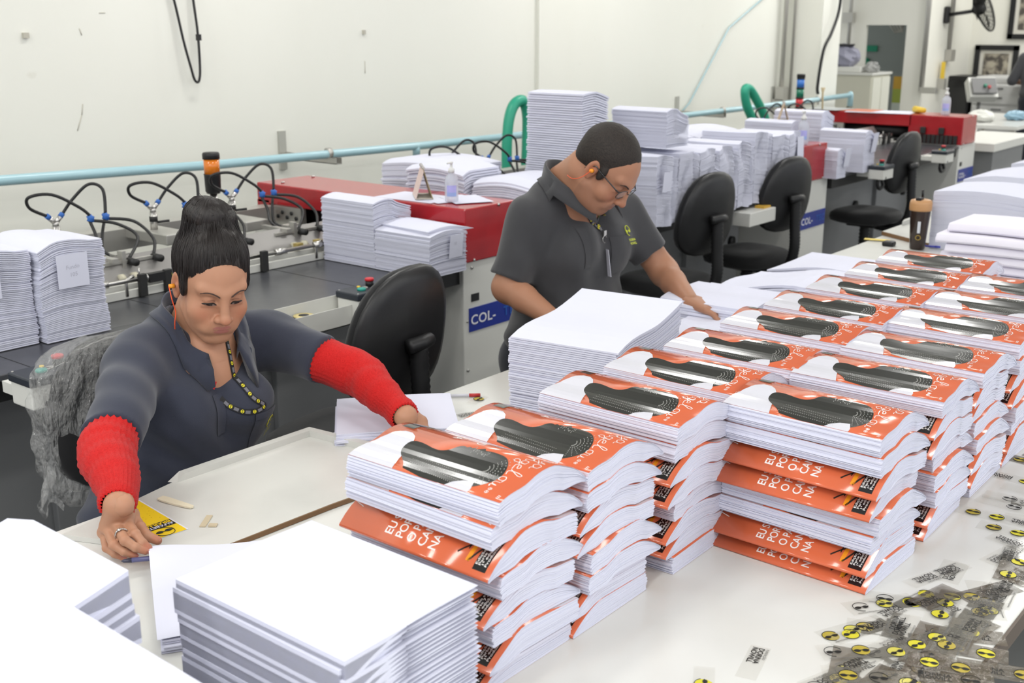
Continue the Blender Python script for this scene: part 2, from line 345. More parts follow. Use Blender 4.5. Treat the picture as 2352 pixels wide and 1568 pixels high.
for k in range(3):
    def bl(u, v, k=k):
        a = 2*math.pi*k/3+(v-.5)*1.3; r = .04+.22*u; return fr @ Vector((r*math.cos(a), r*math.sin(a), -.05+.05*(v-.5)))+Vector((.15, -.42, .10))
    m.grid(bl, 5, 5)
m.build('blades', mat('fan_blade', (.03, .03, .03), .3), fan)
m = MB(); m.lathe([(.02, -.16), (.07, -.12), (.08, -.05), (.05, 0)], (.15, -.42, .10), rot=fr); m.build('motor', BLACKP, fan)
conduit('conduit', 'grey conduit running up the wall behind the fan', [(14.75, 5.03, 1.35), (14.75, 5.03, 3.5)], .025, METALD, [(14.68, 14.82, 4.97, 5.05, 1.28, 1.42)])
# ---------------- framed photographs on the end wall
BROWN = mat('photo_sepia', (.42, .38, .30), .6, noise=(9, (.08, .07, .06), .42, .58))
def frame(y0, y1, z0, z1, label):
    t = thing('picture_frame', label, 'picture', (15.598, (y0+y1)/2, z0)); a = (y1-y0)/2; h = z1-z0; b = .062
    m = MB(); m.bb(-.04, 0, -a, -a+b, 0, h); m.bb(-.04, 0, a-b, a, 0, h); m.bb(-.04, 0, -a, a, 0, b); m.bb(-.04, 0, -a, a, h-b, h); m.build('frame', BLACKP, t)
    MB().bb(-.012, -.002, -a+b, a-b, b, h-b).build('mat_board', mat('mat_board', (.66, .64, .57), .7), t)
    MB().bb(-.018, -.010, -a+b+.05, a-b-.05, b+.05, h-b-.04).build('print', BROWN, t)
frame(4.44, 4.975, .66, 1.465, 'black framed sepia photograph hanging above the photocopier')
frame(3.95, 4.60, 1.54, 2.25, 'black framed picture cut by the upper right corner')
# ---------------- photocopier, its stand and the desk clutter
cop = thing('photocopier', 'large light grey photocopier against the end wall', 'photocopier', (14.78, 4.12, .43))
GREYC = mat('copier_grey', (.50, .50, .49), .45); GREYD = mat('copier_seam', (.16, .16, .16), .5)
MB().box((.35, .28, .30), (.68, .62, .58), bev=.02).build('body', GREYC, cop)
MB().box((.35, .28, .63), (.64, .60, .10), bev=.03).build('lid', GREYC, cop)
for k, zz in enumerate((.14, .27, .41, .52)):
    d = MB().box((-.0, .28, zz), (.02, .58, .11), bev=.004).build('drawer', GREYC, cop); MB().box((-.014, .28, zz+.02), (.008, .12, .02)).build('handle', GREYD, d)
MB().box((.3, -.16, .30), (.55, .24, .50), bev=.02).build('side_unit', GREYC, cop)
tag(MB().bb(14.76, 15.5, 3.82, 4.70, 0, .425).build('copier_stand', BLACKP), 'black stand carrying the photocopier', 'stand')
cbx = thing('equipment_cabinet', 'black equipment cabinet left of the photocopier', 'cabinet', (14.9, 4.78, 0))
MB().bb(0, .5, 0, .27, 0, 1.1, bev=.01).build('body', BLACKP, cbx)
MB().bb(-.01, 0, .02, .25, .1, 1.05).build('door', mat('smoked_door', (.02, .02, .02), .2), cbx)
m = MB(); m.box((14.2, 4.42, .98), (.12, .32, .26), 0, rotm(0, 35, 38)); m.box((14.13, 4.37, 1.03), (.02, .28, .2), 1, rotm(0, 35, 38))
for k in range(4): m.box((14.10+.01*k, 4.30+.05*k, 1.02+.015*(k % 2)), (.03, .03, .03), 2+k % 2, rotm(0, 35, 38))
m.cyl((14.25, 4.45, .86), (14.25, 4.45, .62), .02, 1)
tag(m.build('switch_console', [PAINTW, mat('panel_grey', (.14, .14, .14), .5), mat('panel_red', (.35, .03, .03), .5), mat('panel_green', (.02, .2, .12), .5)]), 'tilted cream control box with coloured switches before the black cabinet', 'control box')
tag(MB().cyl((14.25, 4.45, .0), (14.25, 4.45, .62), .02).build('pole', METALD), 'thin pole under the tilted control box', 'pole')
dk = thing('work_bench', 'small work bench between the far red machine and the photocopier', 'bench', (11.1, 3.2, 0))
MB().bb(0, 1.6, -.1, .7, .80, .83).build('top', WHITE_T, dk)
for a, b in ((.03, -.07), (1.55, -.07), (.03, .66), (1.55, .66)): MB().bb(a, a+.04, b, b+.04, 0, .8).build('leg', METALD, dk)
MB().bb(.05, 1.5, 0, .6, .3, .33).build('shelf', GREYD, dk)
lump('blue_pouch', 'small blue and white packet on the far bench', 'packet', (11.9, 3.35, .87), (.28, .2, .1), mat('packet_blue', (.25, .4, .5), .5), 8)
lump('cloth', 'white crumpled cloth on the far bench', 'cloth', (11.5, 3.55, .88), (.3, .25, .12), PAINTW, 9)
tb = thing('side_table', 'white topped side table at the end of the far red machine', 'table', (9.3, 2.75, 0))
MB().bb(0, 1.1, 0, .45, .78, .84).build('top', PAINTW, tb)
MB().bb(.15, .95, .05, .4, 0, .78).build('cabinet_body', PAINTG, tb)
m = MB()
for k in range(7):
    a = Vector((14.2+.05*k, 3.5+.12*k, .012)); m.tube(spline([a, a+Vector((.2, .25, .0)), a+Vector((-.05, .5, .0)), a+Vector((.1, .6, .02))], 5), .008, 0, 6)
tag(m.build('floor_cables', BLACKP), 'tangle of dark cables on the floor under the photocopier', 'cables', kind='stuff')
# ================================================================ collating machines (all share the line X, front edge at Y = 2.88)
CONV = mat('conveyor_top', (.050, .052, .060), .28, spec=.6, noise=(30, (.060, .062, .070), .4, .7))
BEIGE = mat('beige_roller', (.55, .52, .40), .5)
STN = mat('station_plate', (.30, .29, .28), .4, metal=.5)
def machine(X0, Lc, label, near=False, stations=(), seed=0):
    t = thing('collating_machine', label, 'machine', (X0, 2.88, 0))
    # end block : white frame + red hood
    m = MB(); m.bb(0, .37, 0, 1.25, .0, .855, bev=.004)
    o = m.build('end_frame', PAINTW, t)
    m = MB(); m.bb(.045, .09, -.003, 0, .735-.04, .765-.04, 0); m.cyl((.05, -.004, .83), (.05, 0, .83), .006, 1); m.cyl((.02, -.004, .62), (.02, 0, .62), .004, 1)
    m.cyl((.02, -.004, .42), (.02, 0, .42), .006, 1); m.build('vent_and_screws', [BLACKP, METAL], o)
    m = MB(); m.bb(0, .31, -.012, .40, .855, 1.065, bev=.006); m.bb(0, .30, .38, 1.22, .975, 1.065, bev=.006); m.bb(.26, .30, .4, 1.2, .855, 1.0)
    m.bb(0, .30, 1.14, 1.22, .86, .99)
    m.build('red_hood', RED, t)
    m = MB()
    for (a, b) in ((.05, .862), (.27, .862), (.20, 1.06)): m.cyl((a, -.016, b), (a, -.01, b), .006)
    for (a, b) in ((.05, 1.1), (.27, 1.15)): m.cyl((a, b, 1.065), (a, b, 1.072), .008)
    m.build('hood_screws', METAL, t)
    # works inside the opening
    m = MB(); m.cyl((.12, .42, .93), (.12, 1.12, .93), .045); m.bb(.05, .25, .42, 1.12, .86, .88); m.build('drive_roller', BLACKP, t)
    m = MB(); m.bb(-.01, .02, .92, 1.10, .86, .975); m.build('bearing_plate', METALD, t)
    m = MB()
    for k in range(5): m.cyl((-.014, .95+.03*k, .93+.02*(k % 2)), (-.008, .95+.03*k, .93+.02*(k % 2)), .009)
    m.build('bolts', BLACKP, t)
    # rubber fingers on the hood face
    for k in range(11): MB().bb(-.02, -.002, .02+.033*k, .045+.033*k, .858, .925).build('rubber_finger', RUBBER, t)
    if not near:
        for a in (.12, .26): MB().bb(-.03, -.002, a, a+.04, .93, .98, bev=.005).build('clamp_knob', RUBBER, t)
    # logo plate : white COL-TEC lettering on blue
    lg = MB(); lg.bb(.03, .36, -.004, 0, .575, .67, 0)
    put_text(lg, 'COL-', (.035, -.006, .603), (1, 0, 0), (0, 0, 1), .055, 1, .014, 1.05, 1.15)
    put_text(lg, 'TEC', (.235, -.006, .603), (1, 0, 0), (0, 0, 1), .055, 2, .014, 1.05, 1.15)
    lg.build('logo_plate', [mat('logo_blue', (.012, .03, .26), .35), mat('logo_white', (.8, .8, .85), .4), mat('logo_light_blue', (.02, .10, .42), .4)], t)
    # conveyor and body
    m = MB(); m.bb(-Lc, -.001, 0, .62, .832, .85, bev=.003); m.build('conveyor_table', CONV, t)
    for q in range(1, int(Lc/.62)+1): MB().bb(-.62*q+.1, -.62*q+.103, .0, .6, .8498, .8506).build('table_seam', BLACKP, t)
    m = MB(); m.bb(-Lc, 0, .02, .05, .77, .832); m.build('front_rail', BLACKP, t)
    m = MB(); m.bb(-Lc+.05, -.02, .38, 1.15, .06, .80); m.build('body', PAINTG, t)
    for q in range(int(Lc/.9)): 
        f = MB().bb(-.35-.9*q-.30, -.35-.9*q+.30, .35, .38, .12, .70, bev=.004).build('side_cover', PAINTG, t)
        MB().cyl((-.35-.9*q+.2, .35, .5), (-.35-.9*q+.2, .33, .5), .03).build('knob', BLACKP, f)
    # rear guide: white strip, shafts, black pads
    m = MB(); m.bb(-Lc, -.02, .50, .515, .852, .878); m.bb(-Lc, -.02, .53, .54, .87, .893); m.build('guide_strip', PAINTW, t)
    m = MB(); m.tube([(-Lc, .50, .912), (-.05, .50, .912)], .008, 0, 10)
    for q in range(int(Lc/.19)): m.cyl((-.12-.19*q, .5, .912), (-.07-.19*q, .5, .912), .013)
    m.build('guide_shaft', METAL, t)
    for q in range(int(Lc/.42)):
        for d in (0, .10): MB().bb(-.16-.42*q-d, -.16-.42*q-d+.028, .478, .496, .853, .93, bev=.002).build('guide_pad', RUBBER, t)
    m = MB()
    for q in range(int(Lc/.42)): m.tube([(-.30-.42*q, .5, .86), (-.30-.42*q, .5, .915), (-.27-.42*q, .5, .925)], .006, 0, 8); m.tube([(-.25-.42*q, .50, .912), (-.25-.42*q, .495, .95)], .003, 0, 6)
    m.build('guide_posts', METAL, t)
    # inclined feed plate behind, with rollers
    m = MB(); m.add([(-Lc, .58, .86), (-.04, .58, .86), (-.04, .66, .965), (-Lc, .66, .965), (-Lc, .60, .85), (-.04, .60, .85), (-.04, .68, .955), (-Lc, .68, .955)],
                    [(0, 1, 2, 3), (7, 6, 5, 4), (0, 4, 5, 1), (3, 2, 6, 7), (0, 3, 7, 4), (1, 5, 6, 2)]); m.build('feed_plate', STN, t)
    m = MB(); m.bb(-Lc, -.04, 1.05, 1.13, .90, .98); m.build('rear_beam', METALD, t)
    for sx in stations: station(t, sx)
    return t
def station(t, sx):
    s = MB().bb(sx-.05, sx+.06, .78, 1.10, .945, .985, bev=.004).build('suction_arm', METALD, t)
    m = MB(); m.bb(sx+.02, sx+.045, .62, .86, .95, .965, 0); m.bb(sx+.06, sx+.12, .66, .70, .86, .97, 0); m.bb(sx+.065, sx+.08, .63, .66, .87, .985, 0)
    m.bb(sx-.02, sx+.22, .635, .66, .942, .952, 0); m.cyl((sx+.10, .60, .945), (sx+.10, .65, .945), .013, 1); m.cyl((sx+.2, .60, .945), (sx+.2, .65, .945), .013, 1)
    m.cyl((sx+.10, .645, .945), (sx+.10, .645, .90), .008, 1); m.cyl((sx+.2, .645, .945), (sx+.2, .645, .905), .008, 1)
    m.build('arm_linkage', [METALD, BLACKP], s)
    for a in (0, .05): MB().cyl((sx+.03+a, .60, .895), (sx+.045+a, .60, .895), .019).build('press_roller', BEIGE, s)
    # valve stem with Y fitting
    m = MB(); m.cyl((sx, .93, .98), (sx, .93, 1.05), .014, 0); m.cyl((sx, .93, 1.05), (sx, .93, 1.065), .011, 0)
    for d in (-1, 1): m.cyl((sx, .93, 1.06), (sx+.022*d, .93, 1.083), .009, 0)
    m.cyl((sx, .93, 1.01), (sx+.05, .90, 1.015), .005, 1); m.cyl((sx, .93, 1.015), (sx, .93, 1.035), .0155, 1)
    m.build('valve_stem', [METAL, BLACKP], s)
    for d in (-1, 1): MB().cyl((sx+.020*d, .93, 1.081), (sx+.031*d, .93, 1.092), .0095).build('hose_clip', BLUECL, s)
    for (a, b, c) in ((sx+.085, .84, 1.075), (sx+.145, .84, 1.075)): MB().cyl((a-.006, b, c+.012), (a+.006, b, c-.010), .010).cyl((a+.006, b, c+.010), (a-.006, b, c-.010), .010).build('hose_clip', BLUECL, s)
    for pts in ([(sx-.03, .93, 1.09), (sx-.09, .93, 1.125), (sx-.10, .91, 1.165), (sx-.03, .88, 1.17), (sx+.05, .85, 1.12), (sx+.085, .84, 1.085)],
                [(sx+.03, .93, 1.09), (sx+.07, .92, 1.14), (sx+.12, .89, 1.19), (sx+.155, .86, 1.17), (sx+.145, .84, 1.085)],
                [(sx+.08, .84, 1.068), (sx+.075, .80, 1.02), (sx+.045, .75, .98), (sx+.05, .70, .955), (sx+.03, .67, .95)],
                [(sx+.14, .84, 1.068), (sx+.10, .80, 1.02), (sx+.075, .76, .97), (sx+.09, .70, .95), (sx+.06, .66, .95)],
                [(sx+.09, .84, 1.068), (sx+.15, .78, 1.055), (sx+.19, .72, 1.01), (sx+.10, .645, .952)][:5],
                [(sx+.15, .84, 1.068), (sx+.22, .78, 1.055), (sx+.24, .70, 1.0), (sx+.2, .645, .952)]):
        MB().tube(spline(pts, 6), .0058, 0, 8).build('hose', BLACKP, s)
M1 = machine(3.25, 4.2, 'nearest collating machine with red hood and black feed table behind the woman', True, (-1.13, -.73, -.36))
M2 = machine(6.18, 2.45, 'middle collating machine with red hood, half buried under white paper stacks', False, (-2.02, -1.70))
M3 = machine(8.88, 2.22, 'far collating machine with bright red hood and an empty feed table', False, (-.9, -1.4))
# yellow tag plates and brass blocks on the guide of the near machine
for i, xx in enumerate((2.33, 2.87, 2.97)):
    m = MB(); m.bb(xx, xx+.03, 3.395, 3.42, .90, .925); m.build('guide_block', mat('brass_block', (.42, .32, .10), .4, metal=.4), M1, local=False)
m = MB(); m.bb(2.19, 2.31, 3.36, 3.385, .895, .925, 0); put_text(m, '3', (2.27, 3.358, .902), (1, 0, 0), (0, 0, 1), .022, 1, .01); m.bb(2.32, 2.40, 3.375, 3.41, .895, .935, 2)
m.build('number_tag', [BLACKP, mat('yellow_print', (.7, .65, .1), .5), PAPER], M1, local=False)

# operator boxes hung on the front rail
GRN = mat('green_button', (.02, .30, .24), .4); REDB = mat('red_button', (.55, .02, .03), .35); DKBOX = mat('dark_lid', (.025, .03, .04), .4)
def control(x, label, cable=True, y=2.74):
    t = thing('control_box', label, 'control box', (x, y, .82))
    def wedge(u, v): pass
    m = MB(); m.box((0, 0, .02), (.155, .10, .06), bev=.004); m.bb(-.06, .06, .04, .13, .0, .03); m.build('housing', PAINTW, t)
    MB().box((0, 0, .062), (.165, .108, .024), bev=.005).build('lid', DKBOX, t)
    for q in ((-.072, -.045), (.072, -.045), (-.072, .045), (.072, .045)): MB().cyl((q[0], q[1], .073), (q[0], q[1], .0755), .003).build('screw', METAL, t)
    MB().lathe([(.015, .073), (.015, .079), (.013, .0815)], (-.025, -.012, 0)).build('green_button', GRN, t)['label'] = 'green push button'
    b = MB().lathe([(.014, .073), (.014, .093)], (.035, .012, 0)).build('red_button', BLACKP, t); MB().lathe([(.0155, .093), (.0155, .1), (.013, .102)], (.035, .012, 0)).build('button_cap', REDB, b)['label'] = 'red button cap'
    m = MB(); m.tube([(.005+.011*math.cos(a), .004+.009*math.sin(a), .075) for a in [k*math.pi/8 for k in range(16)]], .0018, 0, 6, closed=True); m.cyl((-.004, .024, .073), (-.004, .024, .079), .006, 1)
    m.build('lock_ring', [METALD, mat('yellow_paint', (0, 0, 0))], t)
    MB().cyl((-.04, -.052, .0), (-.04, -.049, .0), .007).build('side_hole', BLACKP, t)
    if cable: MB().tube(spline([(-.03, .0, -.01), (-.035, 0, -.05), (.0, 0, -.075), (.05, 0, -.06), (.06, .02, -.01)], 6), .011, 0, 10).build('cable_conduit', BLACKP, t)
    return t
control(1.44, 'control box with green and red buttons at the far left, below the tall paper stacks', y=2.70)
control(2.595, 'control box with green and red buttons right above the nearest empty chair')
control(7.02, 'small control box with red button left of the far empty chair')
control(8.12, 'small control box with red button below the far red machine')
# white parts tray with a tape roll
t = thing('parts_tray', 'white metal trough hung on the near machine, holding a tape roll', 'tray', (2.26, 2.72, .79))
m = MB(); m.bb(0, .30, 0, .003, 0, .065); m.bb(0, .30, .08, .083, 0, .085); m.bb(0, .30, 0, .083, 0, .003); m.bb(0, .003, 0, .083, 0, .045); m.bb(.297, .30, 0, .083, 0, .065); m.build('trough', PAINTW, t)
m = MB()
for a in (.012, .288):
    for b in (.012, .053): m.cyl((a, -.002, b), (a, .001, b), .004)
m.build('rivets', BLACKP, t)
tp = thing('tape_roll', 'roll of yellow tape with black rim lying in the white trough', 'tape', (2.345, 2.76, .80))
MB().lathe([(.022, .0), (.034, .0), (.034, .045), (.022, .045)]).build('wound_tape', BLACKP, tp)
m = MB(); m.lathe([(.016, .0), (.0335, .0), (.0335, .047), (.016, .0475)], n=24); m.build('tape_side', mat('tape_yellow', (.60, .50, .22), .5), tp); m = None
MB().lathe([(.0, .0), (.0165, .0), (.0165, .0482), (.0, .0482)], n=24).build('core_hole', BLACKP, tp)
t = thing('parts_tray', 'small white trough with paper slips under the middle stacks', 'tray', (5.16, 2.66, .76))
MB().bb(0, .28, 0, .10, 0, .07, bev=.004).build('trough', PAINTW, t)
m = MB(); m.bb(.18, .26, .02, .07, .07, .082); m.build('slip', mat('yellow_sheet', (0, 0, 0)), t)

# black wavy corrugated green hoses
GH = mat('green_hose', (.03, .36, .23), .35)
def hose(pts, r, label):
    P = spline(pts, 26); rr = [r*(1 + .10*(k % 2)) for k in range(len(P))]
    tag(MB().tube(P, rr, 0, 14).build('corrugated_hose', GH), label, 'hose')
hose([(5.25, 4.3, .0), (5.25, 4.3, .5), (5.25, 4.3, .86), (5.25, 4.3, 1.05), (5.27, 4.3, 1.20), (5.32, 4.3, 1.285), (5.40, 4.3, 1.30), (5.44, 4.3, 1.22), (5.44, 4.3, 1.05), (5.43, 4.3, .86), (5.43, 4.3, .4), (5.43, 4.3, .03)], .030, 'green corrugated hose loop rising behind the first paper pile')
hose([(8.37, 4.2, .0), (8.36, 4.2, .5), (8.35, 4.2, .90), (8.30, 4.2, 1.03), (8.15, 4.2, 1.17), (8.02, 4.2, 1.26), (7.95, 4.2, 1.25), (8.0, 4.2, 1.13), (8.15, 4.2, .98), (8.22, 4.2, .86), (8.22, 4.2, .4), (8.22, 4.2, .03)], .032, 'leaning green corrugated hose loop behind the wavy stacks')
m = MB()
for k in range(3): m.tube(spline([(7.45+.03*k, 4.55, 1.03), (7.40, 4.55, .95), (7.5, 4.55, 1.06+.02*k), (7.62+.02*k, 4.55, 1.03), (7.68, 4.55, .92)], 6), .008, 0, 8)
tag(m.build('air_hose_coil', mat('blue_hose', (.03, .25, .55), .4)), 'coil of blue air hose below the wall pipe', 'hose')

# ---------------- task chairs
def chair(loc, rz, label, film=False, hseat=.60, name='task_chair', scale=1.0, bw=.205, bh=.20):
    t = thing(name, label, 'chair', loc, rz, 'black task chairs')
    # seat faces local +x ; backrest at local -x
    def pad(cx, cz, a, b, th, up):
        pass
    n = 28; m = MB(); rings = []
    def sup(aa, rx, ry, e=2.8):
        c, s = math.cos(aa), math.sin(aa); return (rx*math.copysign(abs(c)**(2/e), c), ry*math.copysign(abs(s)**(2/e), s))
    vs = []; prof = [(.80, -.045), (.97, -.03), (1.0, -.005), (.97, .02), (.85, .033), (.5, .036), (.0, .028)]
    for f, z in prof:
        for k in range(n):
            x, y = sup(2*math.pi*k/n, .215*f, .225*f); vs.append((x, y, hseat+z - .35*max(0, x-.12)**2*4))
    fs = [(i*n+k, i*n+(k+1) % n, (i+1)*n+(k+1) % n, (i+1)*n+k) for i in range(len(prof)-1) for k in range(n)]+[tuple(range(n-1, -1, -1))]
    m.add(vs, fs, 0, True); m.build('seat', BLACKF, t)
    vs = []; zc = hseat+.36
    for f, d in [(.82, -.018), (.97, -.010), (1.0, .005), (.97, .022), (.85, .034), (.5, .04), (.0, .036)]:
        for k in range(n):
            y, z = sup(2*math.pi*k/n, bw*f, bh*f, 2.5); wv = 1-.12*(z/bh)
            vs.append((-.235+d+.5*(y*y)*1.2+.03*math.sin((z+.05)*6)*-1, y*wv, zc+z))
    fs = [(i*n+k, i*n+(k+1) % n, (i+1)*n+(k+1) % n, (i+1)*n+k) for i in range(6) for k in range(n)]+[tuple(range(n-1, -1, -1))]
    MB().add(vs, fs, 0, True).build('backrest', BLACKF, t)
    vs = []
    for f, d in [(.3, -.034), (.80, -.030), (.97, -.020), (1.0, -.008), (.97, .0)]:
        for k in range(n):
            y, z = sup(2*math.pi*k/n, bw*f, bh*f, 2.5); wv = 1-.12*(z/bh)
            vs.append((-.235+d+.5*(y*y)*1.2+.03*math.sin((z+.05)*6)*-1, y*wv, zc+z))
    fs = [(i*n+k, i*n+(k+1) % n, (i+1)*n+(k+1) % n, (i+1)*n+k) for i in range(4) for k in range(n)]+[tuple(range(n-1, -1, -1))]
    MB().add(vs, fs, 0, True).build('back_shell', mat('chair_shell', (.015, .015, .016), .4), t)
    # ribbed back post
    P = spline([(-.06, 0, hseat-.06), (-.18, 0, hseat-.07), (-.27, 0, hseat-.02), (-.30, 0, hseat+.08), (-.295, 0, hseat+.20), (-.29, 0, hseat+.33)], 14)
    MB().tube(P, [.026*(1+.12*(k % 2)) for k in range(len(P))], 0, 14).build('back_post', BLACKP, t)
    MB().tube(spline([(-.29, -.05, hseat+.34), (-.305, 0, hseat+.345), (-.29, .05, hseat+.34)], 5), .022, 0, 10).build('post_clamp', BLACKP, t)
    m = MB(); m.bb(-.10, .10, -.08, .08, hseat-.075, hseat-.045, bev=.01); m.tube([(.05, -.05, hseat-.06), (.08, -.22, hseat-.06)], .008, 0, 8); m.build('mechanism', BLACKP, t)
    P = [(0, 0, hseat-.07-.012*k) for k in range(16)]
    m = MB(); m.cyl((0, 0, hseat-.07), (0, 0, .16), .022); m.tube(P, [.030+.006*(k % 2) for k in range(16)], 0, 14); m.cyl((0, 0, .30), (0, 0, .08), .032); m.build('gas_column', BLACKP, t)
    MB().lathe([(.20, hseat*.42), (.215, hseat*.42+.008), (.20, hseat*.42+.016), (.195, hseat*.42+.008)], n=32).build('foot_ring', BLACKP, t) if hseat > .55 else None
    for k in range(5):
        a = 2*math.pi*k/5+.3; l = MB().tube([(0, 0, .10), (.15*math.cos(a), .15*math.sin(a), .095), (.27*math.cos(a), .27*math.sin(a), .07)], [.028, .024, .016], 0, 10).build('base_leg', BLACKP, t)
        d = Vector((math.cos(a), math.sin(a), 0)); e = Vector((-d.y, d.x, 0)); c = d*.27+Vector((0, 0, .028))
        m = MB(); m.cyl(c-e*.022, c-e*.006, .027); m.cyl(c+e*.006, c+e*.022, .027); m.build('caster', BLACKP, l)
    if film: pass
    return t
chair((2.26, 2.50, 0), 98, 'nearest empty black task chair, its back beside the woman’s raised arm', hseat=.52, bw=.225, bh=.205)
chair((4.78, 2.90, 0), 83, 'empty black task chair directly right of the man', hseat=.52)
chair((5.62, 2.90, 0), 80, 'empty black task chair in front of the middle machine’s logo plate', hseat=.52)
chair((7.36, 2.95, 0), 86, 'farthest empty black task chair, before the far machine', hseat=.52)
# ================================================================ the work table
TZ = .80
tab = thing('work_table', 'long white packing table with taped corner, carrying the book stacks', 'table', (1.2, 1.2, 0))
MB().bb(-.6, 4.90, .43, 1.975, TZ-.035, TZ, bev=.003).build('tabletop', WHITE_T, tab, local=False)
m = MB(); m.bb(-.6, 4.90, .425, .430, TZ-.036, TZ-.002); m.build('edge_band', mat('table_edge', (.12, .095, .075), .5), tab, local=False)
for x in (.0, 1.75, 3.4, 4.8):
    for y in (.55, 1.85): MB().bb(x-.03, x+.03, y-.03, y+.03, 0, TZ-.035).build('leg', METALD, tab, local=False)
m = MB(); m.bb(.03, 4.77, .54, .56, .66, .72); m.bb(.03, 4.77, 1.84, 1.86, .66, .72); m.build('apron', METALD, tab, local=False)
MB().bb(-.4, 4.7, .75, 1.75, .20, .23).build('shelf', mat('shelf_dark', (.06, .055, .05), .6), tab, local=False)
for i, x in enumerate((1.72, 2.25, 2.8)):
    tag(MB().bb(x, x+.42, .82, 1.3, .232, .55, bev=.01).build('carton', mat('carton_brown', (.16, .11, .07), .7)), ['brown carton on the shelf under the table corner', 'brown carton in the middle of the under-table shelf', 'brown carton farthest along the under-table shelf'][i], 'box')
tb2 = thing('work_table', 'second white table butted against the far end of the packing table', 'table', (5.5, 1.2, 0))
MB().bb(4.905, 8.2, .43, 1.985, TZ-.04, TZ-.004, bev=.003).build('tabletop', WHITE_T, tb2, local=False)
for x in (5.0, 8.1):
    for y in (.55, 1.85): MB().bb(x-.03, x+.03, y-.03, y+.03, 0, TZ-.04).build('leg', METALD, tb2, local=False)

# ---- transparent printed tape stuck over the near corner
FILM = mat('tape_film', (.58, .55, .47), .12, alpha=.08, spec=.6)
FILMD = mat('tape_film_aged', (.17, .14, .10), .10, alpha=.34, spec=.6, bump=(60, .5, .004))
INK = mat('tape_ink', (.012, .012, .010), .5); YEL = mat('tape_yellow_ink', (.62, .56, .03), .5); OLV = mat('tape_olive_ink', (.42, .33, .04), .5); GRYI = mat('tape_grey_ink', (.16, .16, .15), .5)
def disc(m, c, r, r2, e1, e2, mi, n=18, z=0):
    m.add([Vector(c)+Vector((0, 0, z))+e1*(r*math.cos(2*math.pi*k/n))+e2*(r2*math.sin(2*math.pi*k/n)) for k in range(n)], [tuple(range(n))], mi)
def glasses_face(m, c, e1, e2, s, z, ring=False, ymi=2):
    if not ring: disc(m, c, s, s, e1, e2, ymi, 20, z)
    m.tube([Vector(c)+Vector((0, 0, z+.0003))+e1*(s*1.05*math.cos(a))+e2*(s*1.05*math.sin(a)) for a in [(.35+k*.16) for k in range(28)]], s*.045, 1, 4)
    for d in (-1, 1): disc(m, Vector(c)+e1*(d*s*.50)-e2*(s*.12), s*.40, s*.30, e1, e2, 1, 14, z+.0006)
    m.tube([Vector(c)+Vector((0, 0, z+.0006))+e1*(s*a)-e2*(s*(.05)) for a in (-.95, .95)], s*.05, 1, 4)
strips = []; rs = random.Random(4)
def strip(x, y, ang, L, W=.045, aged=False, k=0):
    z = TZ+.0004+.00035*(len(strips) % 9); c, s_ = math.cos(ang), math.sin(ang); e1 = Vector((c, s_, 0)); e2 = Vector((-s_, c, 0)); O = Vector((x, y, z))
    m = MB(); m.add([O, O+e1*L, O+e1*L+e2*W, O+e2*W, O+Vector((0, 0, .0002)), O+e1*L+Vector((0, 0, .0002)), O+e1*L+e2*W+Vector((0, 0, .0002)), O+e2*W+Vector((0, 0, .0002))],
        [(4, 5, 6, 7), (0, 3, 2, 1), (0, 1, 5, 4), (1, 2, 6, 5), (2, 3, 7, 6), (3, 0, 4, 7)], 0)
    p = rs.uniform(.0, .03); zz = .0003
    while p < L-.03:
        if rs.random() < .55: glasses_face(m, O+e1*(p+.016)+e2*(W*.5), e1, e2, .0135, zz, rs.random() < .2, 2 if rs.random() < .65 else 3); p += .045
        else:
            if p < L-.05:
                for q, wd in enumerate(('DORINA', 'NOWILL')): put_text(m, wd, O+e1*p+e2*(W*.5-.001-.010*q)+Vector((0, 0, zz)), e1, e2, .0125, 1, .02)
                put_text(m, 'FUNDAÇÃO', O+e1*p+e2*(W*.5+.010)+Vector((0, 0, zz)), e1, e2, .006, 4, .01)
            p += .060
    if L > .1: put_text(m, 'www.fundacaodorina.org.br', O+e1*.01+e2*.003+Vector((0, 0, zz)), e1, e2, .0055, 4, .01)
    o = m.build('tape_strip', [FILMD if aged else FILM, INK, YEL, OLV, GRYI], tab, local=False); strips.append(o)
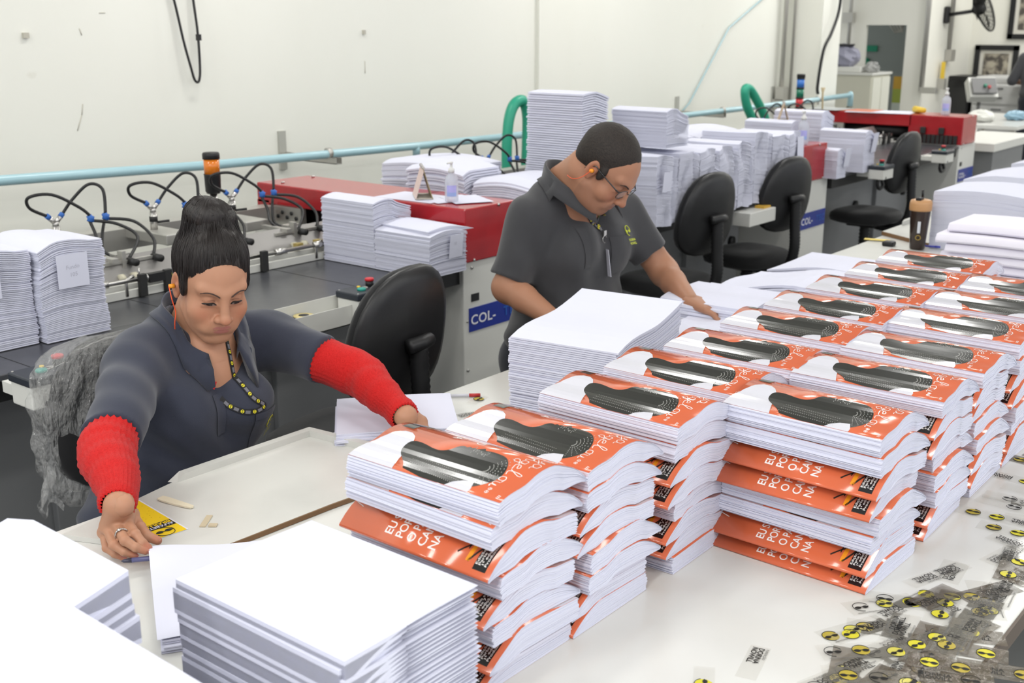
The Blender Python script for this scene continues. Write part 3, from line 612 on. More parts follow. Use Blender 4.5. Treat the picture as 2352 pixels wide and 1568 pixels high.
def px_strips():
    # crossing bands near the corner
    for q in range(7): strip(1.13+.075*q, .665-.020*q+rs.uniform(-.01, .01), -.28+rs.uniform(-.12, .12), .17, .042)
    for q in range(6): strip(1.47+.055*q, .600+.012*q+rs.uniform(-.012, .012), -.9+rs.uniform(-.5, .5), .13, .045)
    for q in range(7): strip(1.45+.07*q, .445+rs.uniform(0, .02), rs.uniform(-.1, .12), .15, .05, q < 3)
    for q in range(10): strip(1.38+.035*q, .44+rs.uniform(0, .09), rs.uniform(-1.4, .3), .12, .045, True)
    for q in range(16): strip(1.72+.085*q, .436+rs.uniform(0, .03), rs.uniform(.9, 2.1) if q % 3 else rs.uniform(-.2, .2), rs.uniform(.07, .13), .043, q % 3 == 0)
    for (x, y, a, L) in [(1.50, .73, -2.9, .10), (1.72, .60, 2.75, .13), (1.86, .585, 2.9, .16), (2.0, .575, 2.8, .15), (1.66, .55, .2, .09), (1.60, .50, -2.7, .07), (2.12, .53, -3.0, .12), (1.33, .70, .5, .08)]: strip(x, y, a, L, .032)
    for q in range(14): strip(1.42+.045*q+rs.uniform(-.02, .02), .445+.05*(q % 3)+rs.uniform(-.01, .01), rs.uniform(-.5, .5), rs.uniform(.09, .15), .045, q % 2 == 0)
    for q in range(8): strip(1.20+.05*q, .60-.015*q+rs.uniform(-.02, .02), rs.uniform(-.5, .1), .12, .042)
    for q in range(9): strip(2.22+.055*q, .44+.02*(q % 3), 1.57+rs.uniform(-.15, .15), .16+.04*(q % 2), .045, q > 6)
px_strips()
# loose strips behind the row, near the pen
for (x, y, a) in [(2.02, 1.80, -.3), (2.12, 1.84, .2), (2.25, 1.78, -.4), (2.32, 1.86, .1)]: strip(x, y, a, .07, .03)

# ================================================================ braille books
BK_L = .305; BK_W = .212
CVO = mat('cover_orange', (.62, .135, .058), .14, spec=.4, coat=.22)
CVW = mat('cover_pale', (.60, .60, .66), .14, coat=.22); CVK = mat('cover_charcoal', (.022, .023, .020), .16, spec=.4, coat=.18)
CVT = mat('cover_white_ink', (.80, .78, .76), .2, coat=.3); CVY = mat('cover_amber', (.80, .30, .02), .15, coat=.4); CVG = mat('cover_dash', (.30, .30, .28), .3); CVL = mat('cover_label', (.012, .012, .013), .15, coat=.4)
CVMATS = [CVO, CVW, CVK, CVT, CVY, CVG, CVL, PAPER]
def ribbon(pts, wd):
    P = [Vector((p[0], p[1])) for p in pts]; out = []; f = []
    for i, p in enumerate(P):
        t = P[min(i+1, len(P)-1)]-P[max(i-1, 0)]; t = t.normalized() if t.length > 1e-9 else Vector((1, 0)); n = Vector((-t.y, t.x))
        w_ = wd[i] if isinstance(wd, list) else wd
        out += [tuple(p+n*w_/2), tuple(p-n*w_/2)]
    return out, [(2*i, 2*i+1, 2*i+3, 2*i+2) for i in range(len(P)-1)]
def sp2(pts, k=5): return [(v.x, v.y) for v in spline([(a, b, 0) for a, b in pts], k)]
def cover_art():
    """flat artwork in metres: p = distance from spine (0..W), q = height on cover (0 bottom .. L top)"""
    W, L = BK_W, BK_L; A = []
    def poly(pts, mi, lvl): A.append(([(a*W, b*L) for a, b in pts], [tuple(range(len(pts)))], mi, lvl))
    poly([(1, 0), (.80, 0), (.68, .02), (.58, .055), (.53, .10), (.53, .15), (.57, .19), (.64, .225), (.78, .255), (.9, .285), (1, .31)], 1, 1)
    sil = sp2([(.96, .36), (.90, .33), (.84, .285), (.77, .235), (.70, .205), (.62, .200), (.585, .22), (.575, .26), (.585, .31), (.60, .36), (.60, .41), (.565, .45), (.50, .468), (.465, .48), (.455, .50), (.462, .515), (.44, .528), (.452, .542), (.435, .556), (.45, .570), (.415, .592), (.40, .605), (.43, .622), (.42, .65), (.42, .69), (.44, .75), (.50, .80), (.60, .838), (.72, .85), (.84, .835), (.92, .80), (.99, .74)], 3)
    sil = [(a+.055*(1-a)/.58, b) for a, b in sil]
    poly(sil+[(1.0, .62), (1.0, .5)], 2, 2)
    poly([(1, .655), (1, .80), (.96, .80), (.88, .775), (.90, .72), (.95, .675)], 1, 3)
    for (pts, w0) in [([(.05, .16), (.12, .13), (.20, .10), (.30, .06)], .0035), ([(.08, .24), (.15, .19), (.2, .15), (.30, .12), (.36, .09)], .003), ([(.26, .21), (.22, .17), (.25, .13)], .002), ([(.12, .19), (.2, .19)], .002)]:
        v, f = ribbon([(a*W, b*L) for a, b in sp2(pts)], w0); A.append((v, f, 2, 2))
    r = random.Random(2)
    for k in range(7):      # dashed lines of the head wrap and braids
        for j in range(20):
            a = .62+.045*k; b = .62+.010*j; cx = .70+.03*k; ang = 2.6-.12*j; rr = .035+.030*k
            x = .80+ -rr*1.05*math.cos(ang)*-1-.12; y = .73+rr*.62*math.sin(ang)
            if .47 < x < .95 and .57 < y < .83 and j % 2 == 0:
                v, f = ribbon([(x*W, y*L), ((x+.012)*W, (y+.004)*L)], .0010); A.append((v, f, 5, 3))
    for k in range(4):
        for j in range(26):
            b = .34+.014*j; a = .78+.045*k+.12*(b-.34)
            if a < .985 and b > .30: v, f = ribbon([(a*W, b*L), ((a+.004)*W, (b+.007)*L)], .0010); A.append((v, f, 5, 3))
    for j in range(24):
        x = r.uniform(.46, .56); y = r.uniform(.55, .66); v, f = ribbon([(x*W, y*L), ((x+.016)*W, (y+.002)*L)], .0009); A.append((v, f, 5, 3))
    # handwritten author name : letters as pen strokes
    def script(word, p0, q0, s):
        G = {'M': [(0, 0), (.25, .9), (.4, .1), (.65, .95), (.8, 0), (.95, .1)], 'A': [(0, 0), (.4, 1), (.5, .9), (.7, 0), (.6, .35), (.2, .35), (.8, .3), (.9, .05)], 'a': [(.5, .4), (.2, .45), (.05, .2), (.2, 0), (.45, .15), (.5, .4), (.5, .05), (.7, .05)],
             'y': [(0, .4), (.1, .1), (.3, .05), (.45, .4), (.4, -.3), (.15, -.45), (.1, -.25), (.6, .1)], 'n': [(0, .4), (.08, 0), (.15, .35), (.35, .4), (.4, 0), (.6, .08)], 'g': [(.45, .4), (.1, .4), (.05, .1), (.35, .05), (.45, .4), (.4, -.35), (.1, -.45), (.1, -.2), (.6, .1)],
             'e': [(.05, .2), (.4, .3), (.3, .45), (.05, .3), (.1, .02), (.55, .08)], 'l': [(.0, .1), (.35, .8), (.25, 1), (.12, .6), (.15, .05), (.45, .08)], 'o': [(.3, .42), (.05, .3), (.1, 0), (.4, .05), (.4, .35), (.25, .42), (.6, .38)], 'u': [(.05, .4), (.05, .05), (.3, .05), (.42, .4), (.42, .05), (.65, .1)]}
        x = p0
        for ch in word:
            g = G[ch]; v, f = ribbon(sp2([(x+a*s, q0+b*s) for a, b in g], 4), .00125); A.append((v, f, 3, 3)); x += s*(.98 if ch in 'MA' else .62)
    script('Maya', .030, .925*L, .030); script('Angelou', .052, .850*L, .028)
    # title, set near the spine
    for i, ln in enumerate(('EU SEI', 'POR QUE', 'O PÁSSARO', 'CANTA', 'NA GAIOLA')):
        v, f = text_tris(ln, 1, .012, .95)
        A.append(([(.007+a*.0215*.74, (.655-.073*i)*L+b*.0215) for a, b in v], f, 3, 3))
    poly([(.05, .15), (.05, .175), (.38, .175), (.38, .15)], 4, 2)
    v, f = ribbon([(.070, .165*L), (.078, .150*L), (.074, .172*L), (.084, .160*L)], .002); A.append((v, f, 2, 3))
    poly([(.02, .035), (.02, .115), (.47, .115), (.47, .035)], 6, 2)
    for i, ln in enumerate(('Edição em braille', 'Parte 7 de 7', '1ª edição – 2018', 'Produzido em 2018')):
        v, f = text_tris(ln, 1, .01, 1); A.append(([(.010+a*.0085, (.098-.018*i)*L+b*.0058) for a, b in v], f, 3, 3))
    for c in ((.90, .885), (.94, .885)):
        v = [(c[0]*W+.0028*math.cos(t), c[1]*L+.0028*math.sin(t)) for t in [k*math.pi/5 for k in range(11)]]; vv, f = ribbon(v, .0009); A.append((vv, f, 3, 3))
        vv, f = ribbon([(c[0]*W-.002, c[1]*L-.001), (c[0]*W+.002, c[1]*L+.001)], .0010); A.append((vv, f, 3, 3))
    for j in range(3): vv, f = ribbon([((.94+.014*j)*W, .958*L), ((.945+.014*j)*W, .975*L)], .0012); A.append((vv, f, 3, 3))
    return A
ART = cover_art()
# cut the artwork into strips along p so it can follow a curved cover
def cut_art(ncut=18):
    out = []
    for v, f, mi, lvl in ART:
        bm = bmesh.new(); vs = [bm.verts.new((a, b, 0)) for a, b in v]
        for q in f:
            try: bm.faces.new([vs[i] for i in q])
            except ValueError: pass
        bmesh.ops.triangulate(bm, faces=[x for x in bm.faces if len(x.verts) > 4])
        ps = [a for a, b in v]; lo, hi = min(ps), max(ps)
        for k in range(1, ncut):
            c = BK_W*k/ncut
            if lo < c < hi: bmesh.ops.bisect_plane(bm, geom=bm.verts[:]+bm.edges[:]+bm.faces[:], plane_co=(c, 0, 0), plane_no=(1, 0, 0))
        bm.verts.index_update(); out.append(([(x.co.x, x.co.y) for x in bm.verts], [tuple(x.index for x in q.verts) for q in bm.faces], mi, lvl)); bm.free()
    return out
ARTC = cut_art()
NU = 18
def thick(u):   # book thickness profile, u=0 fore-edge .. 1 spine
    t = .97+.13*min(u/.66, 1)
    if u > .66: q = (u-.66)/.34; t *= 1-.84*(.35*q+.65*q*q)
    return t
def make_book(flip, bot, T, rnd, sheets, art_full):
    """bot: heights of the support at NU+1 samples across x (-W/2..W/2); flip: spine at -x. returns meshes data + new top"""
    W, L = BK_W, BK_L; xs = [-W/2+W*i/NU for i in range(NU+1)]
    us = [(1-i/NU) if flip else i/NU for i in range(NU+1)]
    tp = [bot[i]+T*thick(us[i]) for i in range(NU+1)]
    tp = [tp[0]]+[(tp[i-1]+2*tp[i]+tp[i+1])/4 for i in range(1, NU)]+[tp[-1]]
    pages = MB(); dy0 = [0]*(NU+1)
    for k in range(sheets):
        f0 = (k+.04)/sheets; f1 = (k+.90)/sheets; mid = 1-abs(2*(k+.5)/sheets-1)
        ext = rnd.uniform(-.0022, .0022)+.004*mid; y0 = rnd.uniform(-.0007, .0007); y1 = rnd.uniform(-.0007, .0007)
        vs = []
        sag = rnd.uniform(-.10, .10)/sheets
        for i in range(NU+1):
            x = xs[i]; b = bot[i]+.0006; t = tp[i]-.0006; e = ext*(max(0, 1-us[i]*3)); x2 = x+(e if flip else -e)
            x2 = x2+(-1 if not flip else 1)*0
            za = b+(t-b)*(f0+sag*math.sin(us[i]*5)); zb = b+(t-b)*(f1+sag*math.sin(us[i]*5))
            vs += [(x2, -L/2+y0, za), (x2, L/2+y1, za), (x2, -L/2+y0, zb), (x2, L/2+y1, zb)]
        fs = []
        for i in range(NU):
            a = 4*i; b_ = 4*(i+1); fs += [(a, b_, b_+2, a+2), (a+1, a+3, b_+3, b_+1), (a+2, b_+2, b_+3, a+3), (a, a+1, b_+1, b_)]
        fs += [(0, 2, 3, 1), (4*NU, 4*NU+1, 4*NU+3, 4*NU+2)]
        pages.add(vs, fs, 0)
    # cover : one folded sheet, thickness .4 mm, spine wraps the pages
    cov = MB(); sp = xs[0] if flip else xs[-1]; sg = -1 if flip else 1
    order = list(range(NU+1)) if not flip else list(range(NU, -1, -1))     # fore-edge -> spine
    path = [(xs[i], tp[i]) for i in order]; h0 = bot[order[-1]]; h1 = tp[order[-1]]
    path += [(sp+sg*.0012, h1-.2*(h1-h0)), (sp+sg*.0018, (h0+h1)/2), (sp+sg*.0012, h0+.2*(h1-h0))]
    path += [(xs[i], bot[i]+.0003) for i in reversed(order)]
    o = 0; vs = []
    for (x, z) in path: vs += [(x, -L/2-.0004, z), (x, L/2+.0004, z)]
    n = len(path); cen = (0, sum(z for _, z in path)/n)
    for j, (x, z) in enumerate(path):
        a = path[max(j-1, 0)]; b = path[min(j+1, n-1)]; tx, tz = b[0]-a[0], b[1]-a[1]; q = math.hypot(tx, tz) or 1; nx, nz = -tz/q, tx/q
        if not flip: nx, nz = -tz/q, tx/q
        else: nx, nz = tz/q, -tx/q
        vs += [(x+nx*.0004, -L/2-.0004, z+nz*.0004), (x+nx*.0004, L/2+.0004, z+nz*.0004)]
    fs = []; ms = []
    O = 2*n
    for j in range(n-1):
        a, b = 2*j, 2*j+2; fs += [(a, b, b+1, a+1), (O+a, O+a+1, O+b+1, O+b), (a, O+a, O+b, b), (a+1, b+1, O+b+1, O+a+1)]
        ms += [7, 0, 7, 7]
    fs += [(0, 1, O+1, O), (2*n-2, O+2*n-2, O+2*n-1, 2*n-1)]; ms += [7, 7]
    cov.add(vs, fs, 0, True); cov.m = ms
    # artwork draped over the top
    def hz(p):
        x = (sp+ (p if flip else -p)); i = (x+W/2)/W*NU; i = min(max(i, 0), NU-1e-6); k = int(i); return x, tp[k]+(tp[k+1]-tp[k])*(i-k)
    for v, f, mi, lvl in ARTC:
        if not art_full and mi == 5: continue
        pv = []
        for (p, q) in v:
            x, z = hz(min(max(p, .0005), W-.0003)); y = (-L/2+ (L-q)) * 1.0
            # upright direction of the cover is -y for spine at +x, +y when flipped
            y = (L/2-q) if not flip else (q-L/2)
            pv.append((x, y, z+.00052+.00012*lvl))
        ff = f if not flip else [tuple(reversed(t)) for t in f]
        cov.add(pv, [tuple(reversed(t)) for t in ff], mi, False)
    return pages, cov, tp
def make_stack(pattern, seed, hi, T=.0335):
    T = .0362 if seed == 1 else T
    rnd = random.Random(seed); bot = [0]*(NU+1); out = []
    for k, fl in enumerate(reversed(pattern)):    # pattern is given from the top
        sheets = 22 if hi else 12
        art = (k == len(pattern)-1) or fl == 'f'
        pg, cv, tp = make_book(fl == 'f', bot, T*rnd.uniform(.95, 1.05), rnd, sheets, k == len(pattern)-1)
        z0 = min(bot)
        for q in (pg, cv): q.v = [(a, b, c-z0) for a, b, c in q.v]
        out.append((pg, cv, fl, z0)); mx = [max(tp[max(0, i-6):i+7]) for i in range(NU+1)]; bot = [max(tp[i], mx[i]-.009)+.0011 for i in range(NU+1)]
    return out
_cache = {}
ORD = ['topmost', 'second from top', 'third from top', 'fourth from top', 'fifth from top', 'sixth from top', 'seventh from top', 'lowest']
def place_stack(pattern, seed, hi, x, y, where, dz=1.0, rz=0):
    key = (pattern, seed, hi); rnd = random.Random(int(x*1000)+int(y*100)); n = len(pattern)
    if key not in _cache:
        _cache[key] = []
        for i, (pg, cv, fl, z0) in enumerate(make_stack(pattern, seed, hi)):
            t = thing('braille_book', '', 'book'); pg.build('page_block', PAPER2, t); cv.build('cover', CVMATS, t); _cache[key].append(t); t['_used'] = 0; t['_z'] = z0
    for i, src in enumerate(_cache[key]):
        if src['_used'] == 0: t = src; t['_used'] = 1
        else: t = copy_tree(src)
        topi = n-1-i; fl = pattern[topi]
        t.location = (x+rnd.uniform(-.005, .005)-(rnd.uniform(.016, .036) if fl == 'f' else 0), y+rnd.uniform(-.007, .007), TZ+.0006+src['_z']); t.rotation_euler = (0, 0, R(rz+rnd.uniform(-1.3, 1.3)))
        t['group'] = 'braille books stacked on the table'
        pos = ORD[topi] if i else 'lowest'
        t['label'] = '%s book, %s %s' % ('orange-topped' if topi == 0 else ('white page-edged' if fl == 'n' else 'orange spine-out'), pos, where)
        t['category'] = 'book'
A_X = [1.255, 1.475, 1.735, 1.955, 2.175, 2.415, 2.645, 2.88, 3.12, 3.355]
NTH = ['nearest', 'second', 'third', 'fourth', 'fifth', 'sixth', 'seventh', 'eighth', 'ninth', 'farthest']
PA = {0: ('nnffnfnf', 1), 1: ('nnffnnff', 2), 2: ('nffnnffn', 3)}
for i, x in enumerate(A_X):
    pat, sd = {0: ('nnfnfnff', 1), 1: ('nnffnnff', 2), 2: ('nnffnffn', 3), 3: ('nnffnnff', 2)}.get(i, ('nnffnnff', 5))
    place_stack(pat, sd, i < 4, x, 1.105 if i else 1.115, 'in the %s stack of the left row' % NTH[i], rz=0)
B_X = [1.905, 2.17, 2.41, 2.66, 2.905, 3.15]
for i, x in enumerate(B_X):
    pat, sd = {0: ('nnffnnff', 7), 1: ('nffnnnff', 8), 2: ('nffnnffn', 9)}.get(i, ('nnffnnff', 5))
    place_stack(pat, sd, i < 2, x, .805, 'in the %s stack of the right row' % (NTH[i] if i < 5 else 'farthest'), rz=-1 if i == 0 else 0)
for o in bpy.data.objects:
    for q in ('_used', '_z'):
        if q in o: del o[q]
# ================================================================ unbound paper stacks
def droop(u, v): return -.022*max(0, 1-u/.30)**2
def layer_mb(W, L, z0, z1, curl, nx=12, ny=10, ox=0, oy=0, f0=0, f1=1, rot=0, rx=0):
    vs = []; c, s = math.cos(rot), math.sin(rot)
    for z, f in ((z0, f0), (z1, f1)):
        for i in range(nx+1):
            for j in range(ny+1):
                u, v = i/nx, j/ny; x = (u-.5)*W; y = (v-.5)*L
                vs.append((ox+x*c-y*s, oy+x*s+y*c, z+f*curl(u, v)))
    n = (nx+1)*(ny+1); fs = []; ix = lambda i, j, t: t*n+i*(ny+1)+j
    for i in range(nx):
        for j in range(ny):
            fs.append((ix(i, j, 1), ix(i+1, j, 1), ix(i+1, j+1, 1), ix(i, j+1, 1))); fs.append((ix(i, j, 0), ix(i, j+1, 0), ix(i+1, j+1, 0), ix(i+1, j, 0)))
    for i in range(nx): fs.append((ix(i, 0, 0), ix(i+1, 0, 0), ix(i+1, 0, 1), ix(i, 0, 1))); fs.append((ix(i, ny, 0), ix(i, ny, 1), ix(i+1, ny, 1), ix(i+1, ny, 0)))
    for j in range(ny): fs.append((ix(0, j, 0), ix(0, j, 1), ix(0, j+1, 1), ix(0, j+1, 0))); fs.append((ix(nx, j, 0), ix(nx, j+1, 0), ix(nx, j+1, 1), ix(nx, j, 1)))
    return vs, fs
def stack(label, x, y, z, W, L, H, n, curl=droop, rz=0, jit=.0012, seed=1, lean=(0, 0), gap=.18, wav=0, name='paper_stack', cat='paper stack', group=None, pw=1.0, rag=0, m_=None):
    r = random.Random(seed); m = MB(); blocks = [0, 0]
    for k in range(n):
        f0, f1 = k/n, (k+1)/n; g = gap*H/n
        if r.random() < .08: blocks = [r.uniform(-1, 1)*jit*2.0, r.uniform(-1, 1)*jit*2.0]
        ox = r.gauss(0, jit)+blocks[0]+lean[0]*f0+wav*math.sin(f0*9+seed); oy = r.gauss(0, jit)+blocks[1]+lean[1]*f0+wav*.6*math.sin(f0*7+seed*2)
        last = k == n-1
        vs, fs = layer_mb(W+r.gauss(0, rag), L+r.gauss(0, rag), f0*H+g*.5, f1*H-(0 if last else g*.5), curl, ox=ox, oy=oy, f0=f0**pw, f1=f1**pw, rot=r.gauss(0, .003), nx=10, ny=8)
        m.add(vs, fs, 0, False)
    o = m.build(name, m_ or PAPER); o.location = (x, y, z); o.rotation_euler = (0, 0, R(rz)); return tag(o, label, cat, group)
def sections(prefix, where, x, y, z, W, L, H, n, curl, rz=0, jit=.003, seed=1, group=None, fan=None, top='blank'):
    r = random.Random(seed); proto = None
    NN = ['lowest', 'second from bottom', 'third from bottom', 'fourth from bottom', 'fifth from bottom', 'sixth from bottom', 'seventh from bottom', 'eighth from bottom', 'ninth from bottom', 'tenth from bottom']
    TT = ['topmost', 'second from top', 'third from top', 'fourth from top', 'fifth from top', 'sixth from top', 'seventh from top', 'eighth from top', 'ninth from top', 'tenth from top']
    for k in range(n):
        f0, f1 = k/n, (k+1)/n; h = H/n
        m = MB(); th = .60
        fc = lambda u, v, k=k: curl(u, v)*(.80+.20*(k+1)/n)*min(1, (k+1)/4)+(fan(u, v)*((k+1)/n)**2 if fan else 0)
        for q in range(2):      # a folded section : two leaves meeting in a rounded fold at +x
            def c2(u, v, q=q): return fc(u, v)
            vs, fs = layer_mb(W, L, q*h*.5+h*.07, q*h*.5+h*.43, c2, nx=16, ny=12, ox=0); m.add(vs, fs, 0, True)
        o = m.build('folded_section', PAPER, autosmooth=35); o.location = (x+r.gauss(0, jit), y+r.gauss(0, jit), z+f0*H); o.rotation_euler = (0, 0, R(rz)+r.gauss(0, .0015))
        nm = TT[n-1-k] if n-1-k < len(TT) else NN[k] if k < len(NN) else 'middle'
        tag(o, 'folded white section, %s in %s' % (nm, where), 'paper section', group)
# --- foreground
cur1 = lambda u, v: -.036*max(0, 1-u/.85)**2.0+.004*math.sin(u*5)
sections('p', 'the big pile at the bottom centre', .915, 1.06, TZ+.0005, .238, .325, .242, 19, cur1, rz=0, seed=3, jit=.0018, group='folded sections in the centre foreground pile')
cur2 = lambda u, v: -.030*max(0, 1-u/.4)**2+.020*max(0, u-.5)/.5-.02*max(0, v-.75)/.25
sections('p', 'the pile in the bottom left corner', .505, 1.03, TZ+.0005, .245, .310, .285, 20, lambda u, v: -.03*max(0, 1-u/.4)**2-.012*max(0, u-.6)/.4, rz=-1, seed=5, group='folded sections in the front left pile')
sections('p', 'the pile left of the woman’s right hand', .590, 1.345, TZ+.0005, .245, .310, .262, 19, cur2, rz=-1, seed=6, group='folded sections in the rear left pile', fan=lambda u, v: .012*u*u)
stack('small white paper pile at the left picture edge behind the two near piles', .51, 1.70, TZ+.0005, .24, .30, .225, 20, seed=9)
# --- work in hand and its neighbours
sections('p', 'the low pile under the woman’s right hand', 1.078, 1.495, TZ+.0005, .235, .305, .020, 3, lambda u, v: 0*u, rz=-32, seed=11, group='folded sections under the woman’s right hand')
def lifted(u, v):
    A = Vector((1.057, 1.700, 0)); e1 = Vector((.85, -.527, 0)); e2 = Vector((-.527, -.85, 0)); p = A+e1*(.24*u)+e2*(.31*v)
    return Vector((p.x, p.y, TZ+.023+.019*math.exp(-((u/.4)**2+(v/.45)**2))+.003*math.sin(u*3)*v))
m = MB(); m.grid(lifted, 20, 20); tag(m.build('lifted_sheet', PAPER2), 'single white sheet whose corner the woman lifts between her fingertips', 'sheet')
c6 = lambda u, v: .004*math.sin(u*2.2)
sections('p', 'the low pile under the woman’s left hand', 1.865, 1.875, TZ+.0005, .285, .262, .036, 6, c6, rz=-43, seed=12, jit=.003, group='folded sections under the woman’s left hand')
# --- tall pile beside the man and the loose opened sheets
c4 = lambda u, v: -.018*max(0, 1-u/.30)**2+.030*max(0, u-.55)**1.3/.35
stack('tall neat white paper pile between the man and the orange books', 2.365, 1.635, TZ+.0005, .385, .300, .208, 34, c4, rz=8, jit=.0016, seed=21, gap=.30, pw=1.3)
wv = lambda u, v: .012*math.sin(u*6.0)+.010*math.sin(v*4+1)
stack('low spread of white sheets in front of the man, right of the tall pile', 2.90, 1.62, TZ+.0005, .38, .34, .075, 10, wv, rz=-3, jit=.006, seed=22)
stack('low pile of opened white sheets below the man’s right hand', 3.27, 1.73, TZ+.0005, .36, .32, .095, 10, lambda u, v: .016*math.sin(u*5.2+.4), rz=3, jit=.006, seed=23)
stack('curling white sheets right of the man’s hands', 3.66, 1.72, TZ+.0005, .36, .38, .085, 10, lambda u, v: .02*math.sin(v*4.4+.5)+.008*math.sin(u*5), rz=2, jit=.007, seed=24)
stack('farthest of the low curling sheet piles beyond the man', 4.05, 1.70, TZ+.0005, .36, .40, .07, 8, lambda u, v: .024*math.sin(v*3.5+.3)*math.cos(u*1.5), rz=-2, jit=.007, seed=25)
stack('small fanned paper pile at the table edge by the man’s left hand', 3.36, 1.90, TZ+.0005, .20, .12, .08, 12, rz=0, jit=.006, seed=26)
# --- piles on the near machine
mz = .852
hump = lambda u, v: -.02*max(0, 1-u/.25)**2+.020*math.sin(math.pi*v)*1
side = lambda u, v: -.012*max(0, v-.6)-.014*max(0, .25-u)/.25+.012*math.sin(math.pi*min(1, u*1.2))
L1 = stack('tall white paper stack cut by the left picture edge on the near machine', 1.53, 3.24, mz, .205, .30, .275, 52, side, seed=31, jit=.0016, gap=.34, wav=.002)
L2 = stack('tall white paper stack with a handwritten note, left on the near machine', 1.742, 3.21, mz, .205, .30, .280, 54, side, seed=32, jit=.0016, gap=.34, wav=.003)
def note(parent_name, label, x, y, z, w_, h, rz=0, tilt=0, txt=None, axis='y'):
    m = MB(); m.box((0, 0, 0), (w_, .0012, h), 0, None)
    if txt:
        for i, t_ in enumerate(txt): put_text(m, t_, (-w_*.22+.01*i, -.0009, h*.05-.022*i), (1, 0, .05), (0, 0, 1), .017, 1, -.004)
    o = m.build('paper_note', [PAPER, mat('pencil', (.42, .42, .50), .7)]); o.location = (x, y, z); o.rotation_euler = (R(tilt), 0, R(rz)); return tag(o, label, 'note')
note('', 'square white note with faint pencil writing on the left paper stack', 1.735, 3.049, 1.055, .098, .098, 0, 0, ('Fundo', '105'))
note('', 'white note on the paper stack at the left picture edge', 1.48, 3.076, 1.06, .10, .11, 0)
c_a = lambda u, v: -.03*max(0, u-.5)/.5+.012*math.sin(math.pi*min(1, u*1.6))
stack('tall white paper stack leaning on the red hood of the near machine', 3.08, 3.225, mz, .20, .285, .245, 50, c_a, seed=33, jit=.0014, gap=.32)
stack('white paper stack with a pinned note at the front of the near machine', 3.078, 2.94, mz, .20, .28, .150, 34, lambda u, v: .015*math.sin(math.pi*u), seed=34, jit=.0014, gap=.32)
stack('loose folded bundle lying askew on the front paper stack of the near machine', 3.12, 2.945, mz+.155, .22, .27, .012, 3, lambda u, v: .016*math.sin(math.pi*u)-.012*u, seed=35, rz=-6, jit=.003)
note('', 'tilted square white note hanging from the front stack on the near machine', 3.112, 2.790, .955, .072, .088, 0, 6, ('10',))
stack('white paper pile behind the desk calendar on the feed table of the middle machine', 3.80, 3.42, mz, .24, .34, .285, 26, hump, seed=36, jit=.003, gap=.35)
stack('white paper pile right behind the hand gel bottle', 3.86, 3.06, mz, .30, .34, .25, 24, hump, seed=37, jit=.003, gap=.35)
stack('flat wide white paper pile between the machines, left of the tall leaning stack', 4.08, 3.75, mz, .30, .50, .26, 20, hump, seed=38, jit=.003)
def block3(label, x, y, L, H, lean, seed):
    return stack(label, x, y, mz, .20, L, H, 56, lambda u, v: -.02*max(0, u-.5)/.5+.008*math.sin(math.pi*u), seed=seed, jit=.0016, gap=.32, lean=lean, wav=.004)
block3('tallest white paper stack, leaning, behind the man', 4.28, 3.17, .31, .590, (.02, -.012), 41)
# --- wavy row on the middle machine
def wavy(label, x, w_, top, seed, y=2.73, L=.31, n=46, z0=mz):
    H = top-z0
    sh = lambda u, v: .014*math.sin(math.pi*min(1, u*1.1+.1))-.018*max(0, u-.65)/.35
    r = random.Random(seed); m = MB()
    for k in range(n):
        f = k/n; nx, ny = 9, 6; vs = []; ph = seed*1.3; jx = r.gauss(0, .0012); jy = r.gauss(0, .0012)
        for t in (0, 1):
            ff = (k+t*.74)/n
            for i in range(nx+1):
                for j in range(ny+1):
                    u, v = i/nx, j/ny
                    dent = (1-v)**6*(-.030*math.exp(-((u-.38-.10*math.sin(ff*5+ph))/.13)**2)*(.6+.4*math.sin(ff*9+ph))-.022*math.exp(-((u-.8-.06*math.sin(ff*7+ph*2))/.09)**2)+.012*math.sin(math.pi*u)); bend = .005*math.sin(ff*5+ph)
                    vs.append(((u-.5)*w_+jx+bend*(1-v)**3, (v-.5)*L-dent+jy, ff*H+ff*sh(u, v)+.006*math.sin(math.pi*2*u+ph)*(1-v)**3))
        nn = (nx+1)*(ny+1); ix = lambda i, j, t: t*nn+i*(ny+1)+j; fs = []
        for i in range(nx):
            for j in range(ny): fs.append((ix(i, j, 1), ix(i+1, j, 1), ix(i+1, j+1, 1), ix(i, j+1, 1)))
            fs.append((ix(i, 0, 0), ix(i+1, 0, 0), ix(i+1, 0, 1), ix(i, 0, 1)))
        for j in range(ny): fs.append((ix(0, j, 0), ix(0, j, 1), ix(0, j+1, 1), ix(0, j+1, 0)))
        m.add(vs, fs, 0, False)
    o = m.build('paper_stack', PAPER); o.location = (x+w_/2, y+L/2, z0); return tag(o, label, 'paper stack', 'wavy paper stacks on the middle machine')
GX = [4.39, 4.575, 4.76, 4.95, 5.145, 5.31, 5.50, 5.695]; GT = [1.165, 1.165, 1.16, 1.155, 1.165, 1.205, 1.175, 1.175]; GL = ['leftmost in the row behind the man', 'second from left behind the man', 'third from left behind the man', 'fourth from left in the row behind the man', 'fifth from left in the row behind the man', 'tallest of the row on the middle machine', 'second from right on the middle machine', 'last in the row, with a note, by the gel bottle']
for i in range(8): wavy('rippled white paper stack, '+GL[i], GX[i], (GX+[5.86])[i+1]-GX[i]-.004, GT[i], i+1)
note('', 'white note hanging on the last wavy stack of the middle machine', 5.80, 2.715, 1.10, .075, .12, 0, -3)
note('', 'white note on the first wavy stack, beside the man’s glasses', 4.43, 2.70, 1.06, .07, .09, 0, 5)
stack('square white paper block standing on top of the wavy row beside the man’s head', 4.61, 2.915, 1.195, .19, .30, .165, 26, c_a, seed=51, jit=.0012, gap=.35)
